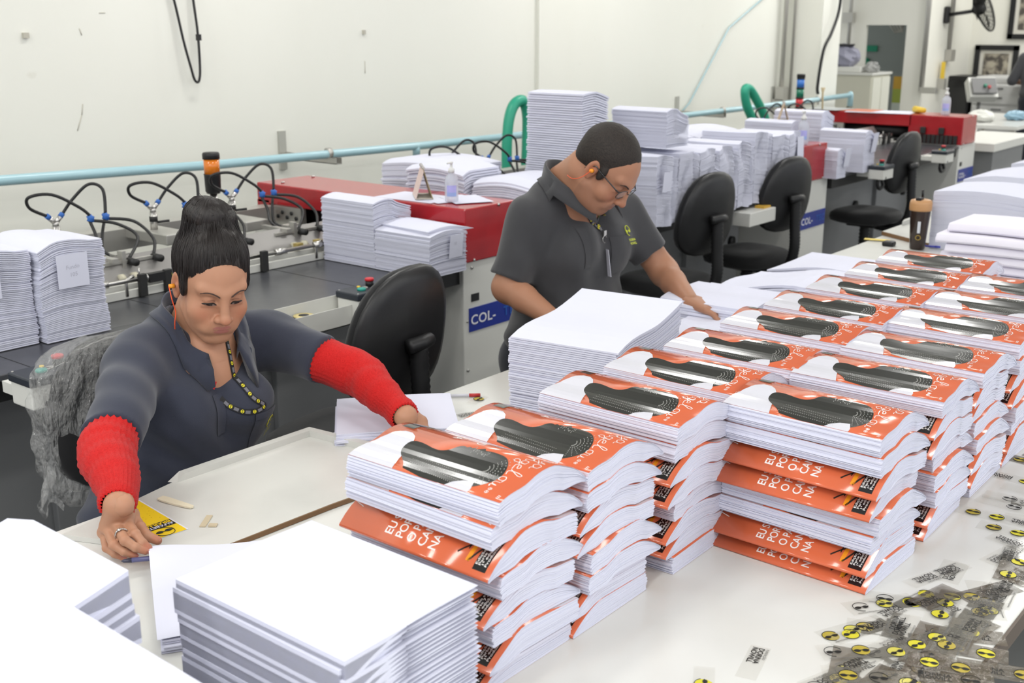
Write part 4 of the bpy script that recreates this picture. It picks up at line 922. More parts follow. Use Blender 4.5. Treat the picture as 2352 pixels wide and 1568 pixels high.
stack('flat white pile behind the middle of the wavy row', 5.05, 3.22, mz, .42, .32, .325, 30, hump, seed=52, jit=.004, gap=.3)
stack('flat white pile behind the right end of the wavy row', 5.55, 3.25, mz, .40, .34, .33, 30, hump, seed=53, jit=.004, gap=.3)
stack('white paper stack on the red hood behind the small calendar', 6.33, 3.13, 1.067, .20, .30, .120, 26, c_a, seed=54, jit=.001)
stack('tall upright white paper stack behind the second gel bottle', 7.03, 3.28, mz, .18, .33, .345, 50, c_a, seed=55, jit=.0012, wav=.003)
stack('white paper stack with a tilted note, left on the far machine', 6.96, 2.95, mz, .17, .30, .245, 44, c_a, seed=56, jit=.0012, wav=.004)
stack('shortest white paper stack, with a note, right of the middle red hood', 6.53, 2.93, .857, .13, .28, .165, 30, c_a, seed=57, jit=.0012)
note('', 'white note on the taller stack of the far machine', 7.0, 2.785, 1.03, .075, .12, 0, 8)
note('', 'white note on the shortest stack right of the middle red hood', 6.575, 2.775, .975, .075, .11, 0, 8)
# --- right hand side on the second table
stack('white paper block with waved top behind the folded bundles', 5.19, 1.48, TZ-.003, .38, .46, .245, 40, lambda u, v: .018*math.sin((1-v)*3.2+.2), seed=61, jit=.0006, gap=.08)
stack('white paper block beyond the waved one at the right edge', 6.25, 1.60, TZ-.003, .5, .62, .21, 6, lambda u, v: -.03*max(0, v-.8)/.2, seed=62, jit=.002, gap=.08)
stack('farthest white paper block at the right picture edge', 7.1, 1.62, TZ-.003, .5, .60, .20, 4, lambda u, v: -.02*max(0, v-.8)/.2, seed=63, jit=.002, gap=.08)
FOLDP = mat('folded_pink_white', (.78, .755, .84), .75, spec=.2)
for k in range(6):      # thick folded bundles, rounded fold facing the camera
    m = MB(); T = .034; L = .46-.01*k; D = .30; n = 8; ring = []
    for q in range(2):
        pass
    P = [(D, .0)] + [(.018-.018*math.sin(math.pi*t/n), T/2-T/2*math.cos(math.pi*t/n)) for t in range(n+1)] + [(D, T)]
    vs = []; 
    for j in range(9):
        yy = -L/2+L*j/8; zz = .006*math.sin(j/8*3.0)*(k/5)
        for (a, b) in P: vs.append((a-.003*math.sin(b/T*math.pi*2), yy, b*(1-.05*(a > .1))+zz))
    M_ = len(P); fs = [(j*M_+i, (j+1)*M_+i, (j+1)*M_+i+1, j*M_+i+1) for j in range(8) for i in range(M_-1)]
    fs += [tuple(range(M_)), tuple(8*M_+i for i in range(M_-1, -1, -1)), ]+[(j*M_+M_-1, (j+1)*M_+M_-1, (j+1)*M_, j*M_) for j in range(8)]
    m.add(vs, fs, 0, True); o = m.build('folded_bundle', FOLDP, autosmooth=50)
    o.location = (4.36+.015*((k*7) % 4), 1.215+.02*((k*5) % 3), TZ+.0005+k*.0355); o.rotation_euler = (0, 0, R(4-2*(k % 3)))
    tag(o, 'thick folded white bundle, %s in the pile at the right edge' % ['lowest', 'second from the bottom', 'third from the bottom', 'third from the top', 'second from the top', 'topmost'][k], 'paper bundle', 'folded bundles at the right edge')

# ================================================================ boards, card, small things
bd = thing('tray_board', 'white lipped board with brown front edge lying before the woman', 'board', (1.4, 1.8, TZ))
def quadprism(name, pts, z0, z1, m_, parent, mi=0):
    m = MB(); m.prism(pts, z0, z1); return m.build(name, m_, parent, local=False)
BOARD = mat('board_white', (.60, .60, .565), .28, noise=(4, (.53, .53, .50), .45, .7))
quadprism('panel', [(1.145, 1.652), (1.44, 1.640), (1.715, 1.615), (1.715, 1.97), (1.30, 1.985), (1.02, 1.93)], TZ+.0006, TZ+.011, BOARD, bd)
quadprism('front_edge', [(1.145, 1.650), (1.44, 1.637), (1.715, 1.612), (1.715, 1.616), (1.44, 1.641), (1.145, 1.654)], TZ+.0008, TZ+.0105, WOOD_EDGE, bd)
m = MB()
m.add([(1.31, 1.975, TZ+.011), (1.33, 1.975, TZ+.026), (1.675, 1.972, TZ+.026), (1.675, 1.972, TZ+.011), (1.30, 1.995, TZ+.011), (1.33, 1.995, TZ+.026), (1.692, 1.992, TZ+.026), (1.692, 1.992, TZ+.011)],
      [(0, 3, 2, 1), (4, 5, 6, 7), (1, 2, 6, 5), (0, 1, 5, 4), (3, 7, 6, 2), (0, 4, 7, 3)])
m.add([(1.675, 1.972, TZ+.026), (1.692, 1.992, TZ+.026), (1.715, 1.79, TZ+.026), (1.695, 1.79, TZ+.026), (1.675, 1.972, TZ+.011), (1.692, 1.992, TZ+.011), (1.715, 1.79, TZ+.011), (1.695, 1.79, TZ+.011)],
      [(0, 3, 2, 1), (0, 4, 7, 3), (1, 2, 6, 5), (3, 7, 6, 2), (0, 1, 5, 4)])
m.build('lip', BOARD, bd, local=False)
# braille alphabet card
cardm = MB(); A0 = Vector((1.206, 1.956, TZ+.0115)); A1 = Vector((1.185, 1.762, TZ+.0115)); ea = (A1-A0).normalized(); eb = Vector((ea.y, -ea.x, 0)); B0 = A1+eb*.078
CL = (A1-A0).length; CW = (B0-A1).length
def cp(a, b, z=0): return A0+ea*(a*CL)+eb*(b*CW)+Vector((0, 0, z))
cardm.add([cp(0, 1.06), cp(1, 1.06), cp(1.0, 0), cp(0, 0), cp(0, 1.06, .0008), cp(1.0, 1.06, .0008), cp(1.0, 0, .0008), cp(0, 0, .0008)], [(4, 5, 6, 7), (0, 3, 2, 1), (0, 1, 5, 4), (1, 2, 6, 5), (2, 3, 7, 6), (3, 0, 4, 7)], 0)
cardm.add([cp(0, .04, .001), cp(1, .04, .001), cp(1, .97, .001), cp(0, .97, .001)], [(0, 1, 2, 3)], 1)
cardm.add([cp(.66, .05, .0013), cp(.80, .05, .0013), cp(.80, .97, .0013), cp(.66, .97, .0013)], [(0, 1, 2, 3)], 2)
put_text(cardm, 'ALFABETO', cp(.735, .08, .0016), eb, ea, .0125, 0, .02); put_text(cardm, 'BRAILLE', cp(.675, .08, .0016), eb, ea, .0150, 1, .03)
m2 = MB(); glasses_face(m2, cp(.90, .50, .0012), eb, ea, .018, 0, True); 
cardm.add(m2.v, m2.f, 2)
r = random.Random(5)
for i in range(10):
    for j in range(5):
        if r.random() < .6: disc(cardm, cp(.06+.055*i, .15+.16*j+r.uniform(-.03, .03), .0013), .0011, .0011, ea, eb, 3, 8)
tag(cardm.build('braille_card', [PAPER, mat('card_yellow', (.80, .56, .01), .4), mat('card_black', (.015, .015, .015), .4), mat('card_dot', (.50, .32, .01), .5)]), 'yellow ALFABETO BRAILLE card taped beside the woman’s right hand', 'card')
tag(MB().box((1.228, 1.765, TZ+.0125), (.052, .012, .002), 0, rotm(0, 0, 38)).box((1.224, 1.738, TZ+.0132), (.012, .016, .003), 0, rotm(0, 0, 38)).build('tape_piece', mat('old_tape', (.55, .47, .33), .3)), 'yellowed tape piece at the corner of the braille card', 'tape')
m = MB(); BF = rotm(0, 0, -82)
P = [(-.055, -.009), (-.04, -.0115), (.0, -.0105), (.035, -.008), (.050, -.006), (.054, 0), (.050, .006), (.035, .008), (.0, .0105), (-.04, .0115), (-.055, .009)]
m.prism(P, 0, .004); m.v = [tuple(BF @ (Vector(v)*.86)+Vector((1.243, 1.882, TZ+.0115+.001*abs(Vector(v).x)/.055))) for v in m.v]
tag(m.build('bone_folder', mat('bone', (.72, .66, .50), .3), autosmooth=40), 'cream bone folder lying on the white board', 'folder tool')
def pen(name, label, a, b, cols, r=.004):
    t = thing(name, label, 'pen', (a[0], a[1], a[2])); d = Vector(b)-Vector(a)
    MB().cyl((0, 0, 0), d*.78, r).build('barrel', mat('pen_b%.2f' % sum(cols[0]), cols[0], .3), t)
    MB().tube([d*.78, d*.95, d], [r, r*.7, r*.2], 0, 10).build('tip', mat('pen_t%.2f' % sum(cols[1]), cols[1], .3), t)
    MB().cyl(-d*.02, d*.25, r*1.2).build('cap', mat('pen_c%.2f' % sum(cols[2]), cols[2], .3), t)
pen('pen', 'blue and white pen with red end left of the tall white pile', (2.175, 1.875, TZ+.006), (2.10, 1.955, TZ+.006), ((.55, .55, .6), (.03, .04, .35), (.45, .03, .03)))
pen('pen', 'dark blue pen under the fingers of the woman’s right hand', (1.075, 1.665, TZ+.026), (1.01, 1.715, TZ+.026), ((.10, .10, .22), (.05, .05, .08), (.3, .3, .5)), .0045)
bd2 = thing('tray_board', 'white lipped board with brown edge behind the shaker bottle', 'board', (5.3, 1.8, TZ))
quadprism('panel', [(5.18, 1.990), (5.02, 1.72), (5.9, 1.72), (6.0, 1.99)], TZ-.003, TZ+.014, BOARD, bd2)
quadprism('front_edge', [(5.176, 1.992), (5.012, 1.715), (5.022, 1.713), (5.186, 1.992)], TZ-.003, TZ+.0135, WOOD_EDGE, bd2)
quadprism('lip', [(5.38, 1.975), (5.45, 1.992), (6.0, 1.992), (6.0, 1.97)], TZ+.014, TZ+.034, BOARD, bd2)
# shaker bottle
sk = thing('shaker_bottle', 'dark brown shaker bottle with tan lid on the far table', 'bottle', (4.93, 1.735, TZ))
SKB = mat('shaker_brown', (.030, .018, .014), .15, spec=.6)
MB().lathe([(.030, 0), (.032, .004), (.038, .10), (.0435, .175), (.0435, .180)]).build('cup', SKB, sk)
MB().lathe([(.0455, .168), (.047, .175), (.047, .198), (.043, .212), (.030, .216)]).build('lid', mat('tan_lid', (.50, .27, .12), .35), sk)
m = MB(); m.bb(-.040, -.005, -.012, .012, .214, .226, bev=.003); m.tube([(.014, 0, .214), (.006, 0, .255)], .0055, 0, 8); m.build('spout_cap', BLACKP, sk)
m = MB(); A_ = math.atan2(-1.735, -4.93); e_r = Vector((-math.sin(A_), math.cos(A_), 0)); n_ = Vector((math.cos(A_), math.sin(A_), 0))
m.add([n_*.0415+e_r*a+Vector((0, 0, b)) for a, b in ((-.006, .075), (.006, .075), (.006, .125), (-.006, .125))], [(0, 1, 2, 3)], 0)
m.tube([n_*.0395+e_r*(.010*math.cos(t))+Vector((0, 0, .055+.010*math.sin(t))) for t in [k*math.pi/8 for k in range(16)]], .0012, 1, 6, closed=True)
m.build('print', [mat('label_pale', (.6, .62, .66), .4), mat('gold_print', (.5, .34, .05), .4)], sk)
tag(MB().box((4.93, 1.86, TZ+.008), (.05, .05, .024), bev=.008).build('tape_measure', BLACKP), 'small black tape measure left of the shaker bottle', 'tape measure')
tag(MB().box((5.02, 1.95, TZ+.002), (.03, .11, .003), 0, rotm(0, 0, 15)).build('yellow_strip', mat('yellow_paper', (.75, .58, .12), .5)), 'yellow paper strip on the table by the far board', 'strip')
pen('pen', 'blue pen lying right of the shaker bottle', (5.0, 1.66, TZ+.006), (4.98, 1.74, TZ+.006), ((.04, .05, .4), (.03, .03, .3), (.04, .05, .4)))
# ---------------- hand gel bottles, calendars, papers on the hoods
GEL = mat('clear_gel', (.72, .74, .82), .08, trans=.35, ior=1.2, alpha=.75)
def gel(x, y, z, s, label, cloudy=False):
    t = thing('hand_gel_bottle', label, 'bottle', (x, y, z))
    MB().lathe([(.028*s, 0), (.033*s, .004*s), (.034*s, .02*s), (.034*s, .10*s), (.030*s, .125*s), (.014*s, .140*s), (.012*s, .148*s)]).build('body', GEL, t)
    m = MB(); a0 = math.atan2(-y, -x); vs = []; 
    for k in range(9):
        a = a0-.75+1.5*k/8
        for h in (.03, .05, .085): vs.append((.0345*s*math.cos(a), .0345*s*math.sin(a), h*s))
    m.add(vs, [(3*k, 3*k+3, 3*k+4, 3*k+1) for k in range(8)], 0); m.add(vs, [(3*k+1, 3*k+4, 3*k+5, 3*k+2) for k in range(8)], 1)
    m.build('label', [mat('label_light_blue', (.30, .42, .75), .4), mat('label_violet', (.42, .42, .80), .4)], t)
    p = MB(); p.lathe([(.016*s, .146*s), (.016*s, .165*s), (.008*s, .170*s), (.006*s, .190*s), (.010*s, .192*s), (.010*s, .200*s)])
    p.tube([(0, 0, .196*s), (-.030*s, 0, .194*s)], .005*s, 0, 8); p.build('pump', mat('pump_white', (.72, .72, .70), .3), t)
gel(3.345, 3.02, 1.0695, .78, 'clear hand gel pump bottle on the near red hood')
gel(6.28, 2.93, 1.067, .95, 'clear hand gel pump bottle on the middle red hood')
gel(9.0, 3.05, 1.067, 1.0, 'clear hand gel pump bottle on the far red hood')
def calendar(x, y, z, rz, s, label, a, b):
    t = thing('desk_calendar', label, 'calendar', (x, y, z), rz)
    h = .125*s; w_ = .085*s; d = .075*s
    m = MB(); m.add([(-w_, -d/2, 0), (w_, -d/2, 0), (w_, 0, h), (-w_, 0, h), (-w_, -d/2+.004, 0), (w_, -d/2+.004, 0), (w_, .002, h-.003), (-w_, .002, h-.003)], [(0, 1, 2, 3), (7, 6, 5, 4), (0, 3, 7, 4), (1, 5, 6, 2), (0, 4, 5, 1), (3, 2, 6, 7)]); m.build('front_leaf', a, t)
    m = MB(); m.add([(-w_, d/2, 0), (w_, d/2, 0), (w_, 0, h), (-w_, 0, h), (-w_, d/2-.003, 0), (w_, d/2-.003, 0), (w_, -.002, h-.003), (-w_, -.002, h-.003)], [(0, 3, 2, 1), (7, 4, 5, 6), (0, 4, 7, 3), (1, 2, 6, 5), (0, 1, 5, 4), (3, 7, 6, 2)]); m.build('back_leaf', b, t)
    MB().bb(-w_, w_, -d/2, d/2, 0, .003).build('base_card', mat('calendar_card', (.62, .57, .50), .6), t)
    m = MB()
    for k in range(12): m.tube([(-w_+.012+k*(2*w_-.024)/11+.0, .006*math.cos(q), h+.002+.006*math.sin(q)) for q in [j*math.pi/4 for j in range(8)]], .0008, 0, 5, closed=True)
    m.build('wire_binding', METAL, t)
calendar(3.37, 3.20, 1.070, 48, .95, 'standing wire-bound desk calendar on the near red hood', mat('calendar_gold', (.30, .24, .12), .5), mat('calendar_pink', (.66, .52, .47), .6))
calendar(6.36, 3.10, 1.19, 30, .8, 'small tan calendar in front of the stack on the middle hood', mat('calendar_tan', (.45, .33, .22), .5), mat('calendar_tan', (0, 0, 0)))
m = MB(); r = random.Random(3)
for k, (x, y, a, w_, h) in enumerate([(3.36, 3.22, 3, .19, .30), (3.40, 3.08, -18, .20, .16), (3.43, 3.02, -28, .16, .20)]):
    o = MB().box((0, 0, .001), (w_, h, .0012)).build('loose_sheet', PAPER); o.location = (x, y, 1.0655+.0014*k); o.rotation_euler = (0, 0, R(a))
    tag(o, ['white sheet under the desk calendar on the near red hood', 'white sheet under the hand gel bottle on the near red hood', 'slanting white sheet at the edge of the near red hood'][k], 'sheet')
for k, (x, y, a, w_, h, mm, lb) in enumerate([(9.0, 3.55, 8, .30, .5, PAPER, 'white poster sheet on the far red hood'), (9.02, 3.75, 0, .26, .32, mat('salmon_print', (.62, .20, .12), .4), 'salmon printed sheet on the far red hood'), (9.0, 3.98, -10, .28, .30, mat('grey_print', (.40, .42, .42), .4), 'grey and white printed sheet at the left end of the far red hood')]):
    o = MB().box((0, 0, .001), (w_, h, .002)).build('loose_sheet', mm); o.location = (x, y, 1.0655+.0025*k); o.rotation_euler = (0, 0, R(a)); tag(o, lb, 'sheet')
tag(MB().tube([(9.02, 3.22, 1.09), (9.10, 3.32, 1.09)], [.02, .028], 0, 12).build('yellow_tool', mat('yellow_paint', (0, 0, 0))), 'yellow tool beside the gel bottle on the far red hood', 'tool')
tag(MB().tube([(8.9, 4.0, 1.07), (8.93, 4.02, 1.20), (8.93, 4.02, 1.24)], [.008, .008, .02], 0, 8).build('paste_brush', mat('brush_wood', (.55, .45, .28), .5)), 'upright small brush behind the papers on the far red hood', 'brush')
# ================================================================ people : signed distance modelling helpers
from mathutils.bvhtree import BVHTree
class SDF:
    def __init__(s, lo, hi, h):
        s.h = h; s.lo = np.array(lo, np.float32); n = np.ceil((np.array(hi)-np.array(lo))/h).astype(int)+1; s.n = n
        s.F = np.full(n, .06, np.float32); s.M = None; s.O = None
    def frame(s, O, M):     # local frame for the following shapes (columns of M are the axes)
        s.O = np.array(O, float); s.M = np.array(M, float); return s
    def unframe(s): s.O = None; return s
    def w(s, p):
        p = np.array(p, float); return s.O+s.M @ p if s.O is not None else p
    def block(s, lo, hi, pad):
        a = np.floor((np.array(lo)-pad-s.lo)/s.h).astype(int); b = np.ceil((np.array(hi)+pad-s.lo)/s.h).astype(int)+1
        a = np.clip(a, 0, s.n); b = np.clip(b, 0, s.n)
        if np.any(b <= a): return None
        sl = tuple(slice(a[i], b[i]) for i in range(3))
        g = np.meshgrid(*[s.lo[i]+s.h*np.arange(a[i], b[i]) for i in range(3)], indexing='ij'); return sl, g
    def op(s, sl, d, k, mode):
        A = s.F[sl]
        if mode == 'u':
            if k > 0: h = np.clip(.5+.5*(A-d)/k, 0, 1); s.F[sl] = (A*(1-h)+d*h)-k*h*(1-h)
            else: s.F[sl] = np.minimum(A, d)
        elif mode == 's':
            d = -d
            if k > 0: h = np.clip(.5-.5*(A-d)/k, 0, 1); s.F[sl] = (A*(1-h)+d*h)+k*h*(1-h)
            else: s.F[sl] = np.maximum(A, d)
    def ell(s, c, r, k=0, mode='u', rot=None):
        """ellipsoid; rot: extra 3x3 in the local frame"""
        Mx = s.M if s.O is not None else np.eye(3)
        if rot is not None: Mx = Mx @ np.array(rot)
        C = s.w(c); R_ = max(r); b = s.block(C-R_, C+R_, k+.02)
        if b is None: return s
        sl, g = b; P = [g[i]-C[i] for i in range(3)]; L = [(Mx[0, j]*P[0]+Mx[1, j]*P[1]+Mx[2, j]*P[2]) for j in range(3)]
        k0 = np.sqrt(sum((L[j]/r[j])**2 for j in range(3)))+1e-9; k1 = np.sqrt(sum((L[j]/r[j]**2)**2 for j in range(3)))+1e-9
        s.op(sl, (k0*(k0-1)/k1).astype(np.float32), k, mode); return s
    def cone(s, a, b_, r1, r2, k=0, mode='u', flat=None):
        A = s.w(a); B = s.w(b_); R_ = max(r1, r2); b = s.block(np.minimum(A, B)-R_, np.maximum(A, B)+R_, k+.02)
        if b is None: return s
        sl, g = b; ba = B-A; l2 = float(ba @ ba)+1e-12
        P = [g[i]-A[i] for i in range(3)]; t = np.clip((P[0]*ba[0]+P[1]*ba[1]+P[2]*ba[2])/l2, 0, 1)
        d = np.sqrt(sum((P[i]-ba[i]*t)**2 for i in range(3)))-(r1+(r2-r1)*t)
        s.op(sl, d.astype(np.float32), k, mode); return s
    def chain(s, pts, rs, k=0):
        for i in range(len(pts)-1): s.cone(pts[i], pts[i+1], rs[i], rs[i+1], k)
        return s
    def cutplane(s, p, n, lo=None, hi=None, k=0):     # remove the side n points to, inside a box
        p = s.w(p); n = np.array(n, float); n = (s.M @ n if s.O is not None else n); n = n/np.linalg.norm(n)
        lo = s.lo if lo is None else lo; hi = s.lo+s.h*s.n if hi is None else hi
        b = s.block(lo, hi, 0)
        if b is None: return s
        sl, g = b; d = sum((g[i]-p[i])*n[i] for i in range(3)); s.op(sl, (-d).astype(np.float32), k, 's'); return s
    def sleeve(s, a, b_, r1, r2, t, k, fold=0):     # tapered sleeve with a flat open end at fraction t
        o = SDF.__new__(SDF); o.h, o.lo, o.n, o.M, o.O = s.h, s.lo, s.n, None, None; o.F = np.full(s.F.shape, .06, np.float32); A = np.array(a, float); B = np.array(b_, float); E_ = A+(B-A)*(t+.3)
        o.cone(A, E_, r1, r1+(r2-r1)*(t+.3), 0); o.cutplane(A+(B-A)*t, B-A)
        d = o.F; h = np.clip(.5+.5*(s.F-d)/k, 0, 1); s.F = (s.F*(1-h)+d*h)-k*h*(1-h)
        # keep the end flat: undo the blend just past the hem
        g = s.field(); n = (B-A)/np.linalg.norm(B-A); p = A+(B-A)*t; q = sum((g[i]-p[i])*n[i] for i in range(3)); rad = np.sqrt(np.maximum(sum((g[i]-p[i])**2 for i in range(3))-q*q, 0))
        m = (q > 0) & (q < .09) & (rad < r2*1.35); s.F = np.where(m, np.maximum(s.F, np.minimum(q, .02)), s.F).astype(np.float32) if fold == 0 else s.F
        return s
    def field(s): return np.meshgrid(*[s.lo[i]+s.h*np.arange(s.n[i]) for i in range(3)], indexing='ij')
    def mesh(s):
        F = s.F; h = s.h; neg = F < 0; n = F.shape
        c = np.zeros(tuple(np.array(n)-1), np.int8)
        for dx in (0, 1):
            for dy in (0, 1):
                for dz in (0, 1): c += neg[dx:n[0]-1+dx, dy:n[1]-1+dy, dz:n[2]-1+dz]
        act = (c > 0) & (c < 8); I = np.argwhere(act); idx = np.full(act.shape, -1, np.int64); idx[act] = np.arange(len(I))
        V = {}; 
        for dx in (0, 1):
            for dy in (0, 1):
                for dz in (0, 1): V[dx, dy, dz] = F[I[:, 0]+dx, I[:, 1]+dy, I[:, 2]+dz]
        acc = np.zeros((len(I), 3)); cnt = np.zeros(len(I))
        for a in V:
            for ax in range(3):
                if a[ax] == 0:
                    b = list(a); b[ax] = 1; b = tuple(b); va, vb = V[a], V[b]; m = (va < 0) != (vb < 0)
                    t = np.where(m, va/np.where(m, va-vb, 1), 0); p = np.tile(np.array(a, float), (len(I), 1)); p[:, ax] = t
                    acc[m] += p[m]; cnt[m] += 1
        P = (I+acc/cnt[:, None])*h+s.lo; faces = []
        for ax in range(3):
            a1, a2 = [(1, 2), (2, 0), (0, 1)][ax]
            sa = [slice(None)]*3; sb = [slice(None)]*3; sa[ax] = slice(0, n[ax]-1); sb[ax] = slice(1, n[ax])
            A, B = neg[tuple(sa)], neg[tuple(sb)]; E = np.argwhere(A != B); sgn = A[tuple(E.T)]
            ok = (E[:, a1] > 0) & (E[:, a2] > 0) & (E[:, a1] < n[a1]-1) & (E[:, a2] < n[a2]-1); E = E[ok]; sgn = sgn[ok]
            q = []
            for (o1, o2) in ((0, 0), (-1, 0), (-1, -1), (0, -1)):
                T = E.copy(); T[:, a1] += o1; T[:, a2] += o2; q.append(idx[tuple(T.T)])
            Q = np.stack(q, 1); Q[~sgn] = Q[~sgn][:, ::-1]; faces.append(Q)
        Q = np.concatenate(faces); Q = Q[(Q >= 0).all(1)]
        return P, Q[:, ::-1]
    def grad_at(s, P):
        return None
def join_meshes(parts):
    V = []; Q = []; o = 0
    for P, F in parts: V.append(P); Q.append(F+o); o += len(P)
    return np.concatenate(V), np.concatenate(Q)
def np_mesh(name, P, Q, mats, parent=None, cols=None, smooth_it=0, attr=None):
    me = bpy.data.meshes.new(name); me.vertices.add(len(P))
    if parent is not None: P = P-np.array(parent.location)
    me.vertices.foreach_set('co', np.asarray(P, np.float32).ravel()); me.loops.add(Q.size); me.polygons.add(len(Q))
    me.loops.foreach_set('vertex_index', Q.ravel().astype(np.int32)); me.polygons.foreach_set('loop_start', np.arange(0, Q.size, 4, dtype=np.int32))
    me.polygons.foreach_set('use_smooth', np.ones(len(Q), bool)); me.update(calc_edges=True); me.validate()
    for m in (mats if isinstance(mats, (list, tuple)) else [mats]): me.materials.append(m)
    if cols is not None:
        a = me.color_attributes.new('tint', 'FLOAT_COLOR', 'POINT'); c = np.ones((len(P), 4), np.float32); c[:, :3] = cols; a.data.foreach_set('color', c.ravel())
    if attr is not None:
        a = me.attributes.new('flow', 'FLOAT_VECTOR', 'POINT'); a.data.foreach_set('vector', np.asarray(attr, np.float32).ravel())
    o = bpy.data.objects.new(name, me); COL.objects.link(o)
    if parent is not None: o.parent = parent
    return o
def relax(P, Q, it=2, lam=.5):
    for _ in range(it):
        S_ = np.zeros_like(P); n = np.zeros(len(P))
        for i in range(4):
            a, b = Q[:, i], Q[:, (i+1) % 4]; np.add.at(S_, a, P[b]); np.add.at(n, a, 1); np.add.at(S_, b, P[a]); np.add.at(n, b, 1)
        P = P*(1-lam)+lam*S_/np.maximum(n, 1)[:, None]
    return P
def head_frame(yaw, pitch, roll=0):
    """axes (her-left, forward, up): yaw 270 looks to -Y, pitch down positive"""
    y = R(yaw); p = R(pitch); f0 = np.array([math.cos(y), math.sin(y), 0]); z = np.array([0, 0, 1.]); f = f0*math.cos(p)-z*math.sin(p); u = f0*math.sin(p)+z*math.cos(p)
    l = np.cross(u, f); r = R(roll); l2 = l*math.cos(r)+u*math.sin(r); u2 = u*math.cos(r)-l*math.sin(r)
    return np.stack([l2, f, u2], 1)
def sstep(x, a, b): t = np.clip((x-a)/(b-a), 0, 1); return t*t*(3-2*t)
def build_head(s, P, male):
    """adds head shapes in the current frame. axes: x her left, y forward, z up; origin between the eyes' height and the ears"""
    w_ = 1.0
    s.ell((0, -.020, .035), (.074, .094, .086), 0); s.ell((0, .020, .020), (.066, .072, .080), .02)
    s.ell((0, .028, -.045), (.058 if male else .060, .060, .062), .025)
    s.cone((-.045, .005, -.062), (-.018, .068, -.100), .020, .018, .025).cone((.045, .005, -.062), (.018, .068, -.100), .020, .018, .025)
    s.ell((0, .074, -.100), (.021, .016, .017), .014)
    for d in (-1, 1):
        s.ell((d*.040, .058, -.034), (.027, .026, .027), .022)            # cheek
        s.cone((d*.012, .084, .026), (d*.045, .068, .030), .011, .011, .014)  # brow ridge
        s.ell((d*.031, .096, .008), (.017, .015, .0115), .012, 's')        # eye socket
        s.ell((d*.030, .0725, .006), (.0150, .0150, .0138), .004)            # lid over the eyeball
        s.cone((d*.018, .0845, -.004), (d*.043, .0775, -.006), .0042, .0040, .006)   # lower lid / bag
        s.cone((d*.016, .086, -.046), (d*.028, .080, -.068), .010, .012, .012)     # beside the mouth
    s.cone((0, .090, .020), (0, .107, -.024), .0085, .0115, .012); s.ell((0, .1125, -.030), (.0125, .012, .0115), .007)
    for d in (-1, 1):
        s.ell((d*.0135, .101, -.034), (.0085, .011, .0085), .005)
        s.ell((d*.0065, .107, -.0425), (.0038, .0065, .0032), .003, 's')
        s.cone((d*.021, .094, -.030), (d*.031, .080, -.058), .0018, .0018, .007, 's')
    s.ell((0, .083, -.062), (.027, .014, .018), .012)
    s.ell((0, .0925, -.0585), (.0185, .0068, .0052), .005); s.ell((0, .0920, -.0690), (.0165, .0072, .0060), .005)
    s.cone((-.021, .0915, -.0636), (0, .0985, -.0646), .0010, .0010, .002, 's'); s.cone((.021, .0915, -.0636), (0, .0985, -.0646), .0010, .0010, .002, 's')
    s.ell((0, .090, -.083), (.014, .005, .004), .008, 's')
    for d in (-1, 1):       # ears
        a = R(18)*d; rot = np.array([[math.cos(a), -math.sin(a), 0], [math.sin(a), math.cos(a), 0], [0, 0, 1]])
        s.ell((d*.076, -.010, -.004), (.0085, .0185, .031), .004, 'u', rot); s.ell((d*.085, -.006, .000), (.007, .0105, .019), .004, 's', rot)
        s.ell((d*.077, -.003, -.006), (.006, .006, .008), .003); s.ell((d*.076, -.006, -.031), (.006, .009, .010), .005)
def face_cols(L, male, base, lip):
    """per-vertex skin colours from local coordinates"""
    n = len(L); c = np.tile(np.array(base), (n, 1)); x, y, z = L[:, 0], L[:, 1], L[:, 2]
    def mix(m, col, a): nonlocal c; m = (np.clip(m, 0, 1)*a)[:, None]; c = c*(1-m)+np.array(col)*m
    rd = (base[0]*1.02, base[1]*.72, base[2]*.66)
    for d in (-1, 1):
        mix(np.exp(-(((x-d*.042)/.020)**2+((z+.030)/.020)**2))*(y > .03), rd, .55)
        mix(np.exp(-(((x-d*.032)/.016)**2+((z+.004)/.010)**2))*(y > .05), (base[0]*.72, base[1]*.62, base[2]*.62), .50)
        mix(np.exp(-(((x-d*.031)/.017)**2+((z-.010)/.008)**2))*(y > .05), (base[0]*.78, base[1]*.66, base[2]*.62), .45)
        mix(np.exp(-(((x-d*.078)/.014)**2+((y+.010)/.025)**2+((z+.004)/.035)**2)), rd, .6)
    mix(np.exp(-((x/.014)**2+((z+.032)/.012)**2))*(y > .095), rd, .55)
    ed = lambda v: sstep(-v, -1.25, -.75)
    up = ed(((x/.0215)**2+((z+.0590+.0012*np.cos(x*260))/.0048)**2)); lo_ = ed(((x/.0190)**2+((z+.0692)/.0058)**2))
    mix(np.maximum(up, lo_)*(y > .078), lip, .75)
    mix(np.exp(-((z+.0646-2.2*x*x)/.0010)**2)*(np.abs(x) < .021)*(y > .078), (lip[0]*.5, lip[1]*.4, lip[2]*.4), .6)
    if male:
        m = sstep(-z, .045, .06)*(y > -.01)*sstep(z, -.20, -.10)*sstep(-z, .0, .05); mix(m, (base[0]*.70, base[1]*.70, base[2]*.74), .55)
    return c
SKIN_BASE = dict(rough=.48, sss=.12, spec=.35, vcol='tint', bump=(520, .10, .0006))
SKIN_W = mat('skin_woman', (.5, .3, .2), **SKIN_BASE); SKIN_M = mat('skin_man', (.5, .3, .2), **SKIN_BASE)
